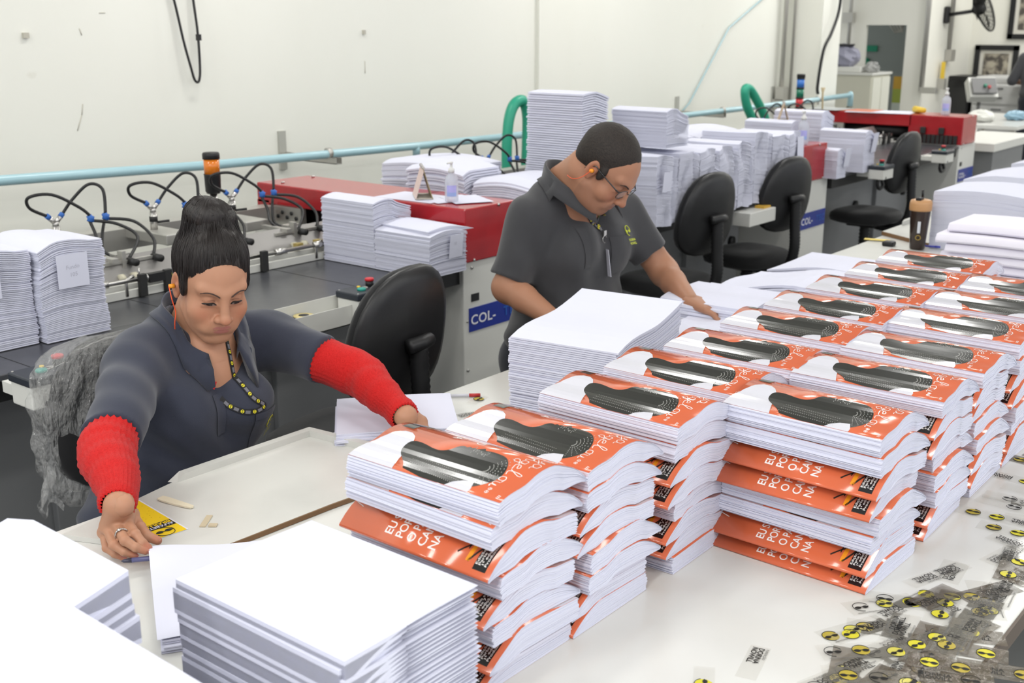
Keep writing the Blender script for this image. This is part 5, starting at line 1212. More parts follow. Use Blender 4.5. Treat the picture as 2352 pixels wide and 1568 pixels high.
def hair_mat(name, c1, c2, rough=.42, sc=(70, 1.4, 70)):
    m = bpy.data.materials.new(name); m.use_nodes = True; nt = m.node_tree; N = nt.nodes; L = nt.links; b = N['Principled BSDF']; b.inputs['Roughness'].default_value = rough; b.inputs['Specular IOR Level'].default_value = .4
    a = N.new('ShaderNodeAttribute'); a.attribute_name = 'flow'; mp = N.new('ShaderNodeMapping'); mp.inputs['Scale'].default_value = sc; L.new(a.outputs['Vector'], mp.inputs[0])
    n = N.new('ShaderNodeTexNoise'); n.inputs['Scale'].default_value = 1; n.inputs['Detail'].default_value = 3; L.new(mp.outputs[0], n.inputs['Vector'])
    r = N.new('ShaderNodeMapRange'); r.inputs['From Min'].default_value = .35; r.inputs['From Max'].default_value = .7; L.new(n.outputs[0], r.inputs[0])
    mx = N.new('ShaderNodeMix'); mx.data_type = 'RGBA'; mx.inputs['A'].default_value = (*c1, 1); mx.inputs['B'].default_value = (*c2, 1); L.new(r.outputs[0], mx.inputs['Factor']); L.new(mx.outputs['Result'], b.inputs['Base Color'])
    bp = N.new('ShaderNodeBump'); bp.inputs['Strength'].default_value = .8; bp.inputs['Distance'].default_value = .0015; L.new(n.outputs[0], bp.inputs['Height']); L.new(bp.outputs[0], b.inputs['Normal'])
    return m
HAIR_W = hair_mat('hair_black', (.006, .005, .005), (.028, .021, .018), .36); HAIR_M = hair_mat('hair_dark_short', (.010, .0075, .006), (.030, .021, .016), .65, (420, 300, 420))
def cloth(name, col, c2): return mat(name, col, .9, spec=.2, sheen=.25, noise=(7, c2, .35, .7), bump=(700, .35, .0012))
SHIRT_W = cloth('shirt_slate', (.036, .040, .060), (.044, .049, .071)); SHIRT_M = cloth('shirt_charcoal', (.047, .047, .051), (.057, .057, .061))
TROUS = cloth('trousers_dark', (.015, .017, .025), (.02, .022, .03)); SHOE = mat('shoe_black', (.012, .012, .012), .5)
LAN = mat('lanyard_black', (.012, .012, .014), .6); LANY = mat('lanyard_yellow', (.70, .62, .02), .5); LANG = mat('lanyard_grey', (.16, .16, .18), .5)
BROWM = mat('eyebrow', (.055, .032, .026), .8); LASH = mat('eyelash', (.010, .007, .006), .6)
def bvh_of(P, Q): return BVHTree.FromPolygons([tuple(p) for p in P], [tuple(int(i) for i in q) for q in Q])
def drape(bv, x, z, off=.002, y0=1.2, dirn=(0, 1, 0)):
    h = bv.ray_cast(Vector((x, y0, z)), Vector(dirn)); 
    if h[0] is None: return None
    n = h[1]; n = n if n.y < 0 else -n
    return h[0]+n*off, n
def strap(bv, pts, wid, off=.003):
    """ribbon over a garment; pts are (x, z)"""
    S2 = spline([(a, 0, b) for a, b in pts], 8); L = []; 
    for p in S2:
        d = drape(bv, p.x, p.z, off)
        if d: L.append(d)
    m = MB(); vs = []; acc = [0]
    for i, (p, n) in enumerate(L):
        t = L[min(i+1, len(L)-1)][0]-L[max(i-1, 0)][0]; sd = n.cross(t).normalized()*wid/2; vs += [p-sd, p+sd, p+sd-n*.0015, p-sd-n*.0015]
        if i: acc.append(acc[-1]+(p-L[i-1][0]).length)
    fs = []
    for i in range(len(L)-1): a, b = 4*i, 4*i+4; fs += [(a, a+1, b+1, b), (a+1, a+2, b+2, b+1), (a+2, a+3, b+3, b+2), (a+3, a, b, b+3)]
    m.add(vs, fs, 0)
    # printed yellow faces and grey words along the ribbon
    s_ = .012; tot = acc[-1]; k = 0
    while s_ < tot-.006:
        i = next(j for j in range(len(acc)) if acc[j] >= s_); p, n = L[i]; t = (L[min(i+1, len(L)-1)][0]-L[max(i-1, 0)][0]).normalized(); sd = n.cross(t).normalized(); q = p+n*.0008
        if k % 2 == 0:
            m.add([q+t*(wid*.36*math.cos(a))+sd*(wid*.36*math.sin(a)) for a in [j*math.pi/6 for j in range(12)]], [tuple(range(12))], 1)
            for e in (-1, 1): m.add([q+n*.0003+sd*(e*wid*.15)+t*(wid*.10*math.cos(a))+sd*(wid*.12*math.sin(a)) for a in [j*math.pi/4 for j in range(8)]], [tuple(range(8))], 0)
        else: m.add([q+t*a+sd*b for a, b in ((-.006, -wid*.3), (.006, -wid*.3), (.006, wid*.3), (-.006, wid*.3))], [(0, 1, 2, 3)], 2)
        s_ += .0145; k += 1
    return m
def knit(name, path, radii, parent, mt, ribs=26, amp=.0016):
    P = spline(path, 12); n = 2*ribs; rr = []; N_ = len(P); K = len(radii)-1
    for i in range(N_):
        f = i/(N_-1)*K; k = min(int(f), K-1); f -= k; f = f*f*(3-2*f); rr.append(radii[k]*(1-f)+radii[k+1]*f)
    vs = []; up = Vector((0, 0, 1)); r = random.Random(3)
    for i, p in enumerate(P):
        t = (P[min(i+1, N_-1)]-P[max(i-1, 0)]).normalized(); a = up.cross(t).normalized(); b = t.cross(a)
        for k in range(n):
            q = 2*math.pi*k/n; ra = rr[i]*(1+.02*math.sin(i*.9)+.012*math.sin(i*.43+q*2))+(amp if k % 2 else -amp)*1.5+r.uniform(-.0005, .0005)
            vs.append(p+(a*math.cos(q)+b*math.sin(q))*ra)
    fs = [(i*n+k, i*n+(k+1) % n, (i+1)*n+(k+1) % n, (i+1)*n+k) for i in range(N_-1) for k in range(n)]
    o = len(vs)     # turned-in hems
    for e in (0, N_-1):
        c = P[e]; vs += [c+(vs[e*n+k]-c)*.86 for k in range(n)]
    fs += [(k, (k+1) % n, o+(k+1) % n, o+k)[::-1] for k in range(n)]+[((N_-1)*n+k, (N_-1)*n+(k+1) % n, o+n+(k+1) % n, o+n+k) for k in range(n)]
    m = MB(); m.add(vs, fs, 0, True); return m.build(name, mt, parent, local=False)
def finger_chain(s, pts, r0, r1):
    n = len(pts)
    for i in range(n-1):
        a = r0+(r1-r0)*i/(n-1); b = r0+(r1-r0)*(i+1)/(n-1); s.cone(pts[i], pts[i+1], a, b, .0018 if i else .006)
        if 0 < i < n-1: s.ell(pts[i], (a*1.07,)*3, .002)
def collar(C, rin, rout, yaw, zb, drop, fall, span, parent, mt, tip=.03, name='collar', lean=(0, 0), bv=None):
    """folded polo collar round the neck. C centre, yaw facing"""
    y = R(yaw); f = Vector((math.cos(y), math.sin(y), 0)); l = Vector((0, 0, 1)).cross(f); m = MB(); nu = 40; vs = []
    prof = []
    for i in range(nu+1):
        t = -1+2*i/nu; a = t*R(span); dr = Vector((C[0], C[1], 0))+Vector((lean[0], lean[1], 0))*((1-math.cos(a))/2)
        d = (-f)*math.cos(a)+l*math.sin(a); z0 = zb-drop*((1-math.cos(a))/2)**1.2; e = abs(t)**5
        fr = f*(e*.02)
        if bv:
            p = dr+d*(rin+.016); h = bv.ray_cast(Vector((p.x, p.y, z0+.16)), Vector((0, 0, -1)))
            if h[0] is not None and h[0].z > z0-.06: z0 = max(z0, h[0].z+.016) if h[0].z > z0-.02 else z0
        for (r_, dz) in ((rin, -.028), (rin+.001, -.010), (rin+.003, .002), (rin+.007, .004), (rin+.011, -.003), (rin+.60*(rout-rin), -.5*fall-.3*tip*e), (rout+.006*e, -fall-tip*e), (rout-.003+.006*e, -fall-tip*e-.001), (rin+.55*(rout-rin)-.003, -.5*fall-.3*tip*e-.003), (rin+.008, -.008)):
            p = dr+d*r_+Vector((0, 0, z0+dz))+fr*(1 if r_ > rin+.012 else .3)
            if bv and r_ > rin+.009:
                h = bv.ray_cast(Vector((p.x, p.y, p.z+.12)), Vector((0, 0, -1)))
                if h[0] is not None and h[0].z > p.z-.045: p.z = h[0].z+(.0085 if dz > -fall-tip*e-.0005 and dz != -.008 else .003)
            vs.append(p)
    k = 10; fs = [(i*k+j, (i+1)*k+j, (i+1)*k+j+1, i*k+j+1) for i in range(nu) for j in range(k-1)]+[tuple(range(k)), tuple(nu*k+j for j in range(k-1, -1, -1))]
    m.add(vs, fs, 0, True); return m.build(name, mt, parent, local=False)
# ================================================================ the seated woman
def woman():
    root = thing('person', 'seated woman with black bun, slate polo shirt and red knitted sleeves, sorting sheets', 'person', (1.53, 2.32, 0))
    HC = np.array([1.560, 2.150, 1.178]); HM = head_frame(250, 23, -3)
    base = (.44, .225, .138); lip = (.37, .120, .115)
    V = lambda *a: np.array(a, float)
    Rsh, Rel, Rwr = V(1.395, 2.235, 1.005), V(1.168, 1.995, .918), V(1.052, 1.762, .905)
    Lsh, Lel, Lwr = V(1.775, 2.215, .985), V(1.815, 1.945, .935), V(1.748, 1.725, .895)
    NK = V(1.583, 2.250, 1.062)
    # ---- head, neck and upper chest
    s = SDF((1.38, 1.96, .86), (1.76, 2.34, 1.34), .0023); s.frame(HC, HM); build_head(s, None, False)
    s.ell((0, .050, -.062), (.055, .042, .042), .02)      # fuller lower face
    s.unframe(); nk = HC+HM @ V(0, -.030, -.060)
    s.cone(nk, NK, .056, .060, .022); s.cone(HC+HM @ V(0, .020, -.085), NK+V(0, -.03, -.01), .040, .052, .03)
    s.ell((1.575, 2.255, .94), (.155, .105, .115), .05).ell((1.545, 2.190, .935), (.085, .070, .095), .04)
    hm = s.mesh(); P, Q = hm; P = relax(P, Q, 1, .4); L = (P-HC) @ HM
    cols = face_cols(L, False, base, lip); parts = [(P, Q)]; C = [cols]
    # ---- right hand (explicit joints), pinching the lifted sheet
    def D(x, y, d):
        fh = V(math.cos(AZ), math.sin(AZ), 0); rt = V(math.sin(AZ), -math.cos(AZ), 0); up = V(0, 0, 1); fw = fh*math.cos(PITCH)-up*math.sin(PITCH); cu = fh*math.sin(PITCH)+up*math.cos(PITCH)
        return V(0, 0, CAMH)+(fw+rt*(x-1176)/2640-cu*(y-784)/2640)*d
    W = D(272, 1160, 2.092)
    s = SDF((.92, 1.60, .80), (1.16, 1.87, .99), .0017)
    F = {'thumb': [(300, 1182, 2.205), (321, 1211, 2.175), (338, 1231, 2.155), (362, 1241, 2.15)], 'index': [(290, 1196, 2.16), (311, 1226, 2.118), (327, 1246, 2.110), (341, 1257, 2.112)],
         'middle': [(266, 1203, 2.155), (287, 1241, 2.098), (312, 1257, 2.096), (334, 1265, 2.102)], 'ring': [(247, 1213, 2.165), (261, 1251, 2.108), (286, 1267, 2.104), (309, 1275, 2.108)],
         'pinky': [(238, 1222, 2.185), (245, 1258, 2.140), (264, 1272, 2.132), (284, 1280, 2.132)]}
    J = {k: [D(p[0], p[1], p[2]-.05) for p in v] for k, v in F.items()}
    s.cone(W, Rwr+(Rel-Rwr)*.2, .0235, .0275, 0)
    for k, r_ in (('index', .0135), ('middle', .0138), ('ring', .0130), ('pinky', .0120)): s.cone(W, J[k][0], .0195, r_, .012)
    s.cone(W, J['thumb'][0], .0185, .0150, .012); s.cone(J['thumb'][0], J['index'][0], .0125, .011, .010)
    for k, a, b in (('thumb', .0125, .0082), ('index', .0098, .0068), ('middle', .0100, .0068), ('ring', .0096, .0066), ('pinky', .0088, .0060)): finger_chain(s, J[k], a, b)
    P, Q = s.mesh(); P = relax(P, Q, 1, .4); parts.append((P, Q)); c = np.tile(np.array(base)*.97, (len(P), 1))
    for k in J:
        dd = np.linalg.norm(P-J[k][-1], axis=1); m = (1-sstep(dd, .006, .018))[:, None]*.5; c = c*(1-m)+np.array([base[0]*.98, base[1]*.62, base[2]*.6])*m
        dd = np.linalg.norm(P-J[k][1], axis=1); m = (1-sstep(dd, .004, .014))[:, None]*.25; c = c*(1-m)+np.array([base[0]*.9, base[1]*.68, base[2]*.66])*m
    C.append(c)
    # ---- left hand resting on the low pile
    s = SDF((1.62, 1.58, .80), (1.90, 1.86, 1.0), .002)
    W2 = Lwr; F2 = {'index': [(968, 968, 2.355), (981, 990, 2.335), (985, 1010, 2.34), (984, 1026, 2.345)], 'middle': [(957, 979, 2.34), (969, 1003, 2.31), (973, 1022, 2.31), (972, 1038, 2.32)],
         'ring': [(943, 984, 2.335), (952, 1006, 2.305), (956, 1024, 2.305), (956, 1038, 2.31)], 'pinky': [(929, 983, 2.34), (936, 1002, 2.31), (939, 1018, 2.31), (940, 1030, 2.32)], 'thumb': [(945, 958, 2.39), (963, 974, 2.40), (975, 990, 2.39), (980, 1003, 2.38)]}
    J2 = {k: [D(p[0], p[1], p[2]+.262) for p in v] for k, v in F2.items()}; W2 = D(929, 957, 2.63)
    s.cone(W2, Lwr+(Lel-Lwr)*.35, .0240, .032, .0)
    for k, r_ in (('index', .0145), ('middle', .0150), ('ring', .0140), ('pinky', .0125)): s.cone(W2, J2[k][0], .023, r_, .018)
    for k, a, b in (('thumb', .0115, .0085), ('index', .0098, .0070), ('middle', .0100, .0072), ('ring', .0095, .0068), ('pinky', .0085, .0062)): finger_chain(s, J2[k], a, b)
    P, Q = s.mesh(); P = relax(P, Q, 1, .4); parts.append((P, Q)); C.append(np.tile(np.array(base)*(.92), (len(P), 1)))
    # ---- the rest of the body under the clothes (one surface)
    s = SDF((1.00, 1.66, .28), (1.92, 2.62, 1.12), .0105)
    s.ell((1.53, 2.27, .90), (.160, .100, .15), 0).ell((1.50, 2.28, .70), (.16, .12, .18), .05).ell((1.50, 2.34, .58), (.18, .13, .10), .04)
    s.cone(NK+V(0, 0, -.06), Rsh, .05, .045, .03).cone(NK+V(0, 0, -.06), Lsh, .05, .045, .03); s.cone(Rsh, Rel, .045, .036, .03).cone(Rel, Rwr, .034, .022, .01).cone(Lsh, Lel, .045, .038, .03).cone(Lel, Lwr, .038, .027, .01)
    s.cone((1.42, 2.30, .53), (1.38, 1.88, .50), .075, .06, .03).cone((1.60, 2.30, .53), (1.62, 1.88, .50), .075, .06, .03)
    P, Q = s.mesh(); parts.append((P, Q)); C.append(np.tile(np.array(base), (len(P), 1)))
    s = SDF((1.25, 1.68, .0), (1.75, 1.98, .55), .011)
    s.cone((1.38, 1.88, .49), (1.38, 1.86, .08), .052, .035, 0).cone((1.62, 1.88, .49), (1.62, 1.86, .08), .052, .035, 0)
    P, Q = s.mesh(); parts.append((P, Q)); C.append(np.tile(np.array(base), (len(P), 1)))
    P, Q = join_meshes(parts); np_mesh('body', P, Q, SKIN_W, root, np.concatenate(C))
    # ---- shirt
    s = SDF((1.12, 1.86, .50), (1.98, 2.52, 1.16), .0052)
    s.ell((1.545, 2.275, .93), (.195, .120, .150), 0).ell((1.505, 2.265, .76), (.190, .155, .20), .07).ell((1.50, 2.33, .60), (.20, .165, .12), .06)
    s.ell((1.470, 2.165, .885), (.085, .075, .085), .05).ell((1.615, 2.150, .870), (.085, .075, .085), .05)
    s.cone(NK+V(-.03, .02, -.02), Rsh+V(.0, .0, -.008), .062, .062, .05).cone(NK+V(.03, .02, -.02), Lsh+V(.0, .0, -.006), .062, .060, .05)
    s.sleeve(Rsh+V(.012, 0, 0), Rel, .064, .062, .86, .045).sleeve(Lsh, Lel, .067, .064, .62, .045)
    # cloth folds
    X, Y, Z = s.field()
    fold = .0034*np.sin(34*Z+9*X+3*np.sin(11*X+4*Z))*sstep(.90-Z, 0, .12)+.003*np.sin(40*(X+.6*Z)+5*np.sin(8*Z))*sstep(np.abs(X-1.55), .12, .2)+.0022*np.sin(55*X+30*Y+20*Z)+.0024*np.sin(78*(.9*Z+.25*X)+5*np.sin(13*X)+4*np.sin(11*Y))*sstep(.98-Z, 0, .2)
    s.F += fold.astype(np.float32)
    # sleeve ends, hem, neck opening
    s.cutplane((1.5, 2.3, .53), (0, 0, -1))
    s.cone(nk+V(0, .0, .05), NK+V(0, -.01, .0), .075, .072, .006, 's'); s.cone(NK+V(-.014, -.075, .0), V(1.512, 2.055, .905), .046, .006, .006, 's'); s.cone(NK+V(-.014, -.11, .0), V(1.512, 2.02, .905), .046, .006, .006, 's')
    P, Q = s.mesh(); P = relax(P, Q, 2, .5); sh = np_mesh('polo_shirt', P, Q, SHIRT_W, root); bv = bvh_of(P, Q); P2, Q2 = join_meshes([(P, Q), hm]); bva = bvh_of(P2, Q2); qq = hm[1][(hm[0][hm[1]][:, :, 2] < 1.035).all(1)]; bvc = bvh_of(*join_meshes([(P, Q), (hm[0], qq)]))
    collar(NK+V(0, -.005, .0), .076, .112, 268, 1.128, .125, .036, 150, root, SHIRT_W, tip=.026, lean=(-.012, -.035), bv=bvc)
    # red inner top edge in the neck opening
    hb0 = bvh_of(*hm); us = []
    for x, z in ((1.494, .955), (1.506, .957), (1.520, .956), (1.532, .952), (1.500, .936), (1.512, .936), (1.524, .934), (1.512, .912)):
        h = hb0.ray_cast(Vector((x, 1.2, z)), Vector((0, 1, 0))); us.append(h[0]+Vector((0, -.003, 0)))
    MB().add(us, [(0, 1, 5, 4), (1, 2, 6, 5), (2, 3, 6), (4, 5, 7), (5, 6, 7)], 0, True).build('undershirt', mat('red_cotton', (.55, .03, .03), .8), root, local=False)
    # placket, pocket, buttons
    m = MB()
    def patch(x0, x1, z0, z1, mi=0, off=.003, nx=6, nz=8, sk=0):
        vs = []; 
        for i in range(nx+1):
            for j in range(nz+1):
                x = x0+(x1-x0)*i/nx+sk*(j/nz); z = z0+(z1-z0)*j/nz; d = drape(bv, x, z, off); 
                if d is None: return
                vs.append(d[0])
        m.add(vs, [(i*(nz+1)+j, (i+1)*(nz+1)+j, (i+1)*(nz+1)+j+1, i*(nz+1)+j+1) for i in range(nx) for j in range(nz)], mi, True)
    patch(1.508, 1.535, .83, .925, 0, .0028); m.build('placket', SHIRT_W, root, local=False)
    m = MB(); patch(1.60, 1.69, .765, .865, 0, .004); patch(1.60, 1.69, .850, .865, 0, .0055); pk = m.build('pocket', SHIRT_W, root, local=False)
    lg = MB()
    d = drape(bv, 1.655, .83, .0065)
    if d:
        c, nn = d; t = Vector((1, 0, 0)); t = (t-nn*t.dot(nn)).normalized(); u = nn.cross(t); u = u if u.z > 0 else -u
        lg.tube([c+t*(.016*math.cos(a))+u*(.016*math.sin(a)) for a in [k*math.pi/10 for k in range(15)]], .0011, 0, 5)
        for e in (-1, 1): lg.add([c+t*(e*.007)-u*.002+t*(.005*math.cos(a))+u*(.0035*math.sin(a)) for a in [k*math.pi/5 for k in range(10)]], [tuple(range(10))], 0)
        put_text(lg, 'DORINA', c-u*.030-t*.016, t, u, .0105, 0, .02); put_text(lg, 'NOWILL', c-u*.040-t*.016, t, u, .0105, 0, .02)
    lg.build('embroidered_logo', mat('thread_yellow', (.55, .50, .05), .7), pk, local=False)
    # lanyard
    m = strap(bva, [(1.600, 1.045), (1.595, 1.02), (1.585, .975), (1.587, .94), (1.60, .905), (1.622, .885), (1.628, .878), (1.605, .872), (1.575, .876), (1.545, .895), (1.53, .915)], .0125)
    m.build('lanyard', [LAN, LANY, LANG], root, local=False)
    # red knitted sleeves
    KN = mat('red_knit', (.56, .020, .019), .95, spec=.15, sheen=.08, noise=(260, (.44, .012, .012), .40, .75), bump=(500, .5, .0015))
    a0 = Rsh+(Rel-Rsh)*.80
    knit('knitted_sleeve', [a0, Rel+V(-.004, -.004, -.002), Rel+(Rwr-Rel)*.35, Rel+(Rwr-Rel)*.7, W+V(.0, .004, .0)], [.051, .056, .052, .044, .0350, .0325], root, KN)
    b0 = Lsh+(Lel-Lsh)*.54
    knit('knitted_sleeve', [b0, Lel+V(.004, .0, -.002), Lel+(Lwr-Lel)*.35, Lel+(Lwr-Lel)*.7, Lwr+V(0, .006, 0)], [.054, .054, .048, .041, .033, .034], root, KN)
    # ring and nails
    c = (J['middle'][0]+J['middle'][1])/2*.55+J['middle'][1]*.45; ax = Vector(J['middle'][1]-J['middle'][0]).normalized(); a = ax.cross(Vector((0, 0, 1))).normalized(); b = ax.cross(a)
    c = Vector(J['ring'][0])*.38+Vector(J['ring'][1])*.62; c = Vector(J['middle'][0])*.35+Vector(J['middle'][1])*.65
    m = MB(); m.tube([c+(a*math.cos(q)+b*math.sin(q))*.0112 for q in [k*math.pi/12 for k in range(24)]], .0016, 0, 8, closed=True)
    tc = (Vector((0, 0, CAMH))-c).normalized(); tc = (tc-ax*tc.dot(ax)).normalized(); m.lathe([(.0005, -.0012), (.0042, -.0008), (.0045, .0006), (.002, .0022), (.0004, .0025)], c+tc*.0115, n=10, rot=tc.to_track_quat('Z', 'Y').to_matrix())
    m.build('finger_ring', METAL, root, local=False)
    NAIL = mat('nail_rose', (.42, .15, .12), .25, coat=.5)
    for k in ('index', 'middle', 'ring', 'pinky', 'thumb'):
        p = Vector(J[k][-1]); q = Vector(J[k][-2]); dr = (p-q).normalized(); tc = (Vector((0, 0, CAMH))-p).normalized(); upn = (tc*.6+Vector((0, 0, .5))); upn = (upn-dr*upn.dot(dr)).normalized(); sd = dr.cross(upn)
        m = MB(); m.grid(lambda u, v: p+dr*(.0105*u-.0035)+sd*(.0055*math.sin((v-.5)*2.2)*(1-.25*u))+upn*(.0066*math.cos((v-.5)*2.2)-.0012*u*u), 5, 6); m.build('fingernail', NAIL, root, local=False)
    # ---- eyebrows, lashes, eyes (children of the figure)
    s_ = lambda x, y, z: Vector(HC+HM @ V(x, y, z))
    hb = bvh_of(*hm)
    def onface(x, z, off):
        o = s_(x, .20, z); d = -Vector(HM[:, 1]); h = hb.ray_cast(o, d); return h[0]-d*off
    for e in (-1, 1):
        pts = [onface(e*x, z, .0008) for x, z in ((.013, .0225), (.022, .0275), (.033, .0305), (.043, .0290), (.052, .0230))]
        MB().tube(spline(pts, 5), [.0010]+[.0017]*8+[.0015]*8+[.0010]*3+[.0005], 0, 6).build('eyebrow', BROWM, root, local=False)
        U = [(.0165, -.0015), (.021, .0012), (.027, .0028), (.033, .0026), (.040, .0006), (.0465, -.0022)]; Lw = [(.0165, -.0015), (.021, -.0030), (.027, -.0042), (.033, -.0042), (.040, -.0032), (.0465, -.0022)]
        UP = spline([(a, 0, b) for a, b in U], 3); LP = spline([(a, 0, b) for a, b in Lw], 3); m = MB(); vs = []
        for a, b in zip(UP, LP): vs += [onface(e*a.x, a.z, .0004), onface(e*(a.x+b.x)/2, (a.z+b.z)/2, .0007), onface(e*b.x, b.z, .0004)]
        n_ = len(UP); m.add(vs, [q for i in range(n_-1) for q in ((3*i, 3*i+3, 3*i+4, 3*i+1), (3*i+1, 3*i+4, 3*i+5, 3*i+2))], 0, True)
        for i, f in enumerate(m.f): m.m[i] = 1 if .27 < (i//2)/(n_-1) < .70 else 0
        m.build('eye', [mat('sclera', (.17, .12, .10), .3), mat('iris_brown', (.020, .010, .007), .15)], root, local=False)
        MB().tube([onface(e*a.x, a.z, .0009) for a in UP], [.0006]+[.0015]*(n_-3)+[.0011, .0005], 0, 6).build('eyelashes', LASH, root, local=False)
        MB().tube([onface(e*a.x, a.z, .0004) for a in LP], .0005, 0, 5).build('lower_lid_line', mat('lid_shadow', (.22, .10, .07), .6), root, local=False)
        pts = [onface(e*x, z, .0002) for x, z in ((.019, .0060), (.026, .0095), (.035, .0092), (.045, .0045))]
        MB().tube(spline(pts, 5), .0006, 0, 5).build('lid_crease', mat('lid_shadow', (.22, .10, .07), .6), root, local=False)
    # earplug with cord
    ep = s_(-.084, -.003, -.006); m = MB(); m.tube([ep, ep+(ep-s_(0, -.003, -.006)).normalized()*.012], [.0055, .0045], 0, 10); m.build('earplug', mat('earplug_orange', (.85, .32, .02), .5), root, local=False)
    e2 = ep+(ep-s_(0, -.003, -.006)).normalized()*.012
    MB().tube(spline([e2, e2+Vector((.0, -.008, -.03)), e2+Vector((.008, -.006, -.06)), e2+Vector((.008, .0, -.085)), e2+Vector((.02, .02, -.115))], 6), .0013, 0, 6).build('earplug_cord', mat('cord_orange', (.80, .10, .03), .5), root, local=False)
    # ---- hair
    s = SDF((1.38, 1.98, 1.04), (1.76, 2.40, 1.44), .0026); s.frame(HC, HM)
    s.ell((0, -.026, .050), (.084, .101, .095), 0); s.ell((0, -.060, -.010), (.066, .056, .060), .03)
    s.ell((-.012, -.055, .148), (.050, .046, .038), .012); s.ell((.022, -.050, .140), (.034, .036, .030), .010)
    bc = HC+HM @ V(0, -.055, .135)
    X, Y, Z = s.field(); d = np.stack([X-bc[0], Y-bc[1], Z-bc[2]], -1) @ HM; az = np.arctan2(d[..., 0], d[..., 1]); s.F += (.0008*np.sin(46*az+3*np.sin(5*az))+.0004*np.sin(101*az)).astype(np.float32); del X, Y, Z, d, az
    s.ell((0, .130, .040), (.090, .085, .072), .006, 's'); s.ell((0, .100, -.060), (.12, .095, .080), .006, 's')
    for e in (-1, 1): s.ell((e*.090, -.006, -.010), (.022, .024, .034), .006, 's'); s.ell((e*.070, .020, .012), (.010, .016, .030), .010)
    P, Q = s.mesh(); P = relax(P, Q, 1, .3); L = (P-bc) @ HM; az = np.arctan2(L[:, 0], L[:, 1]); rad = np.linalg.norm(L, axis=1)
    hr = np_mesh('hair', P, Q, HAIR_W, root, attr=np.stack([az*.6, rad*8, az*.0], 1)); hbv = bvh_of(P, Q)
    r = random.Random(9); m = MB()
    for k in range(620):      # individual strands combed up to the bun, plus flyaways
        th = r.uniform(-1.9, 1.9); ph = r.uniform(-.45, .35)
        src = HC+HM @ V(.2*math.sin(th), .2*math.cos(th)-.0, .2*math.sin(ph)+.02); tgt = HC+HM @ V(0, -.02, .04)
        h = hbv.ray_cast(Vector(src), Vector(tgt-src).normalized())
        if h[0] is None: continue
        a = h[0]; bb_ = Vector(bc); P_ = []
        for j in range(7):
            q = a.lerp(bb_, .06+.80*j/6+0); o = Vector(HC+HM @ V(0, -.02, .03)); d = (q-o).normalized(); hh = hbv.ray_cast(o+d*.3, -d)
            if hh[0] is not None: P_.append(hh[0]+d*(.0004+.0006*r.random()))
        if len(P_) > 3: m.tube(spline(P_, 3), [.00045]*(3*(len(P_)-1)+1), 0, 4, caps=False)
    for k in range(46):
        th = r.uniform(-3.1, 3.1); b0 = Vector(HC+HM @ V(.035*math.sin(th)-.005, -.048+.035*math.cos(th), .155+r.uniform(-.02, .012))); d = (b0-Vector(bc)).normalized(); t = d.cross(Vector((0, 0, 1))).normalized()*r.uniform(-1, 1)
        L_ = r.uniform(.012, .032); m.tube(spline([b0, b0+d*L_*.5+t*L_*.2, b0+d*L_*.8+t*L_*.6], 4), [.0003]*9, 0, 4, caps=False)
    m.build('hair_strands', mat('hair_strand', (.016, .012, .011), .4), hr, local=False)
    MB().tube([Vector(bc)+Vector(HM[:, 0])*(.037*math.cos(q))+Vector(HM[:, 1])*(.037*math.sin(q))-Vector(HM[:, 2])*.008 for q in [k*math.pi/12 for k in range(24)]], .007, 0, 8, closed=True).build('hair_tie', BLACKF, hr, local=False)
    # ---- trousers and shoes (under the table)
    s = SDF((1.20, 1.66, .05), (1.80, 2.60, .72), .011)
    s.ell((1.50, 2.36, .57), (.195, .15, .11), 0).cone((1.42, 2.32, .535), (1.38, 1.88, .51), .092, .078, .04).cone((1.60, 2.32, .535), (1.62, 1.88, .51), .092, .078, .04)
    s.cone((1.38, 1.88, .50), (1.38, 1.86, .10), .072, .058, .02).cone((1.62, 1.88, .50), (1.62, 1.86, .10), .072, .058, .02)
    P, Q = s.mesh(); np_mesh('trousers', P, Q, TROUS, root)
    for x in (1.38, 1.62):
        s = SDF((x-.08, 1.62, -.0), (x+.08, 1.96, .14), .008); s.ell((x, 1.80, .045), (.045, .12, .045), 0).ell((x, 1.86, .065), (.042, .05, .055), .02); s.cutplane((0, 0, .006), (0, 0, -1)); P, Q = s.mesh(); np_mesh('shoe', P, Q, SHOE, root)
    return root
woman()
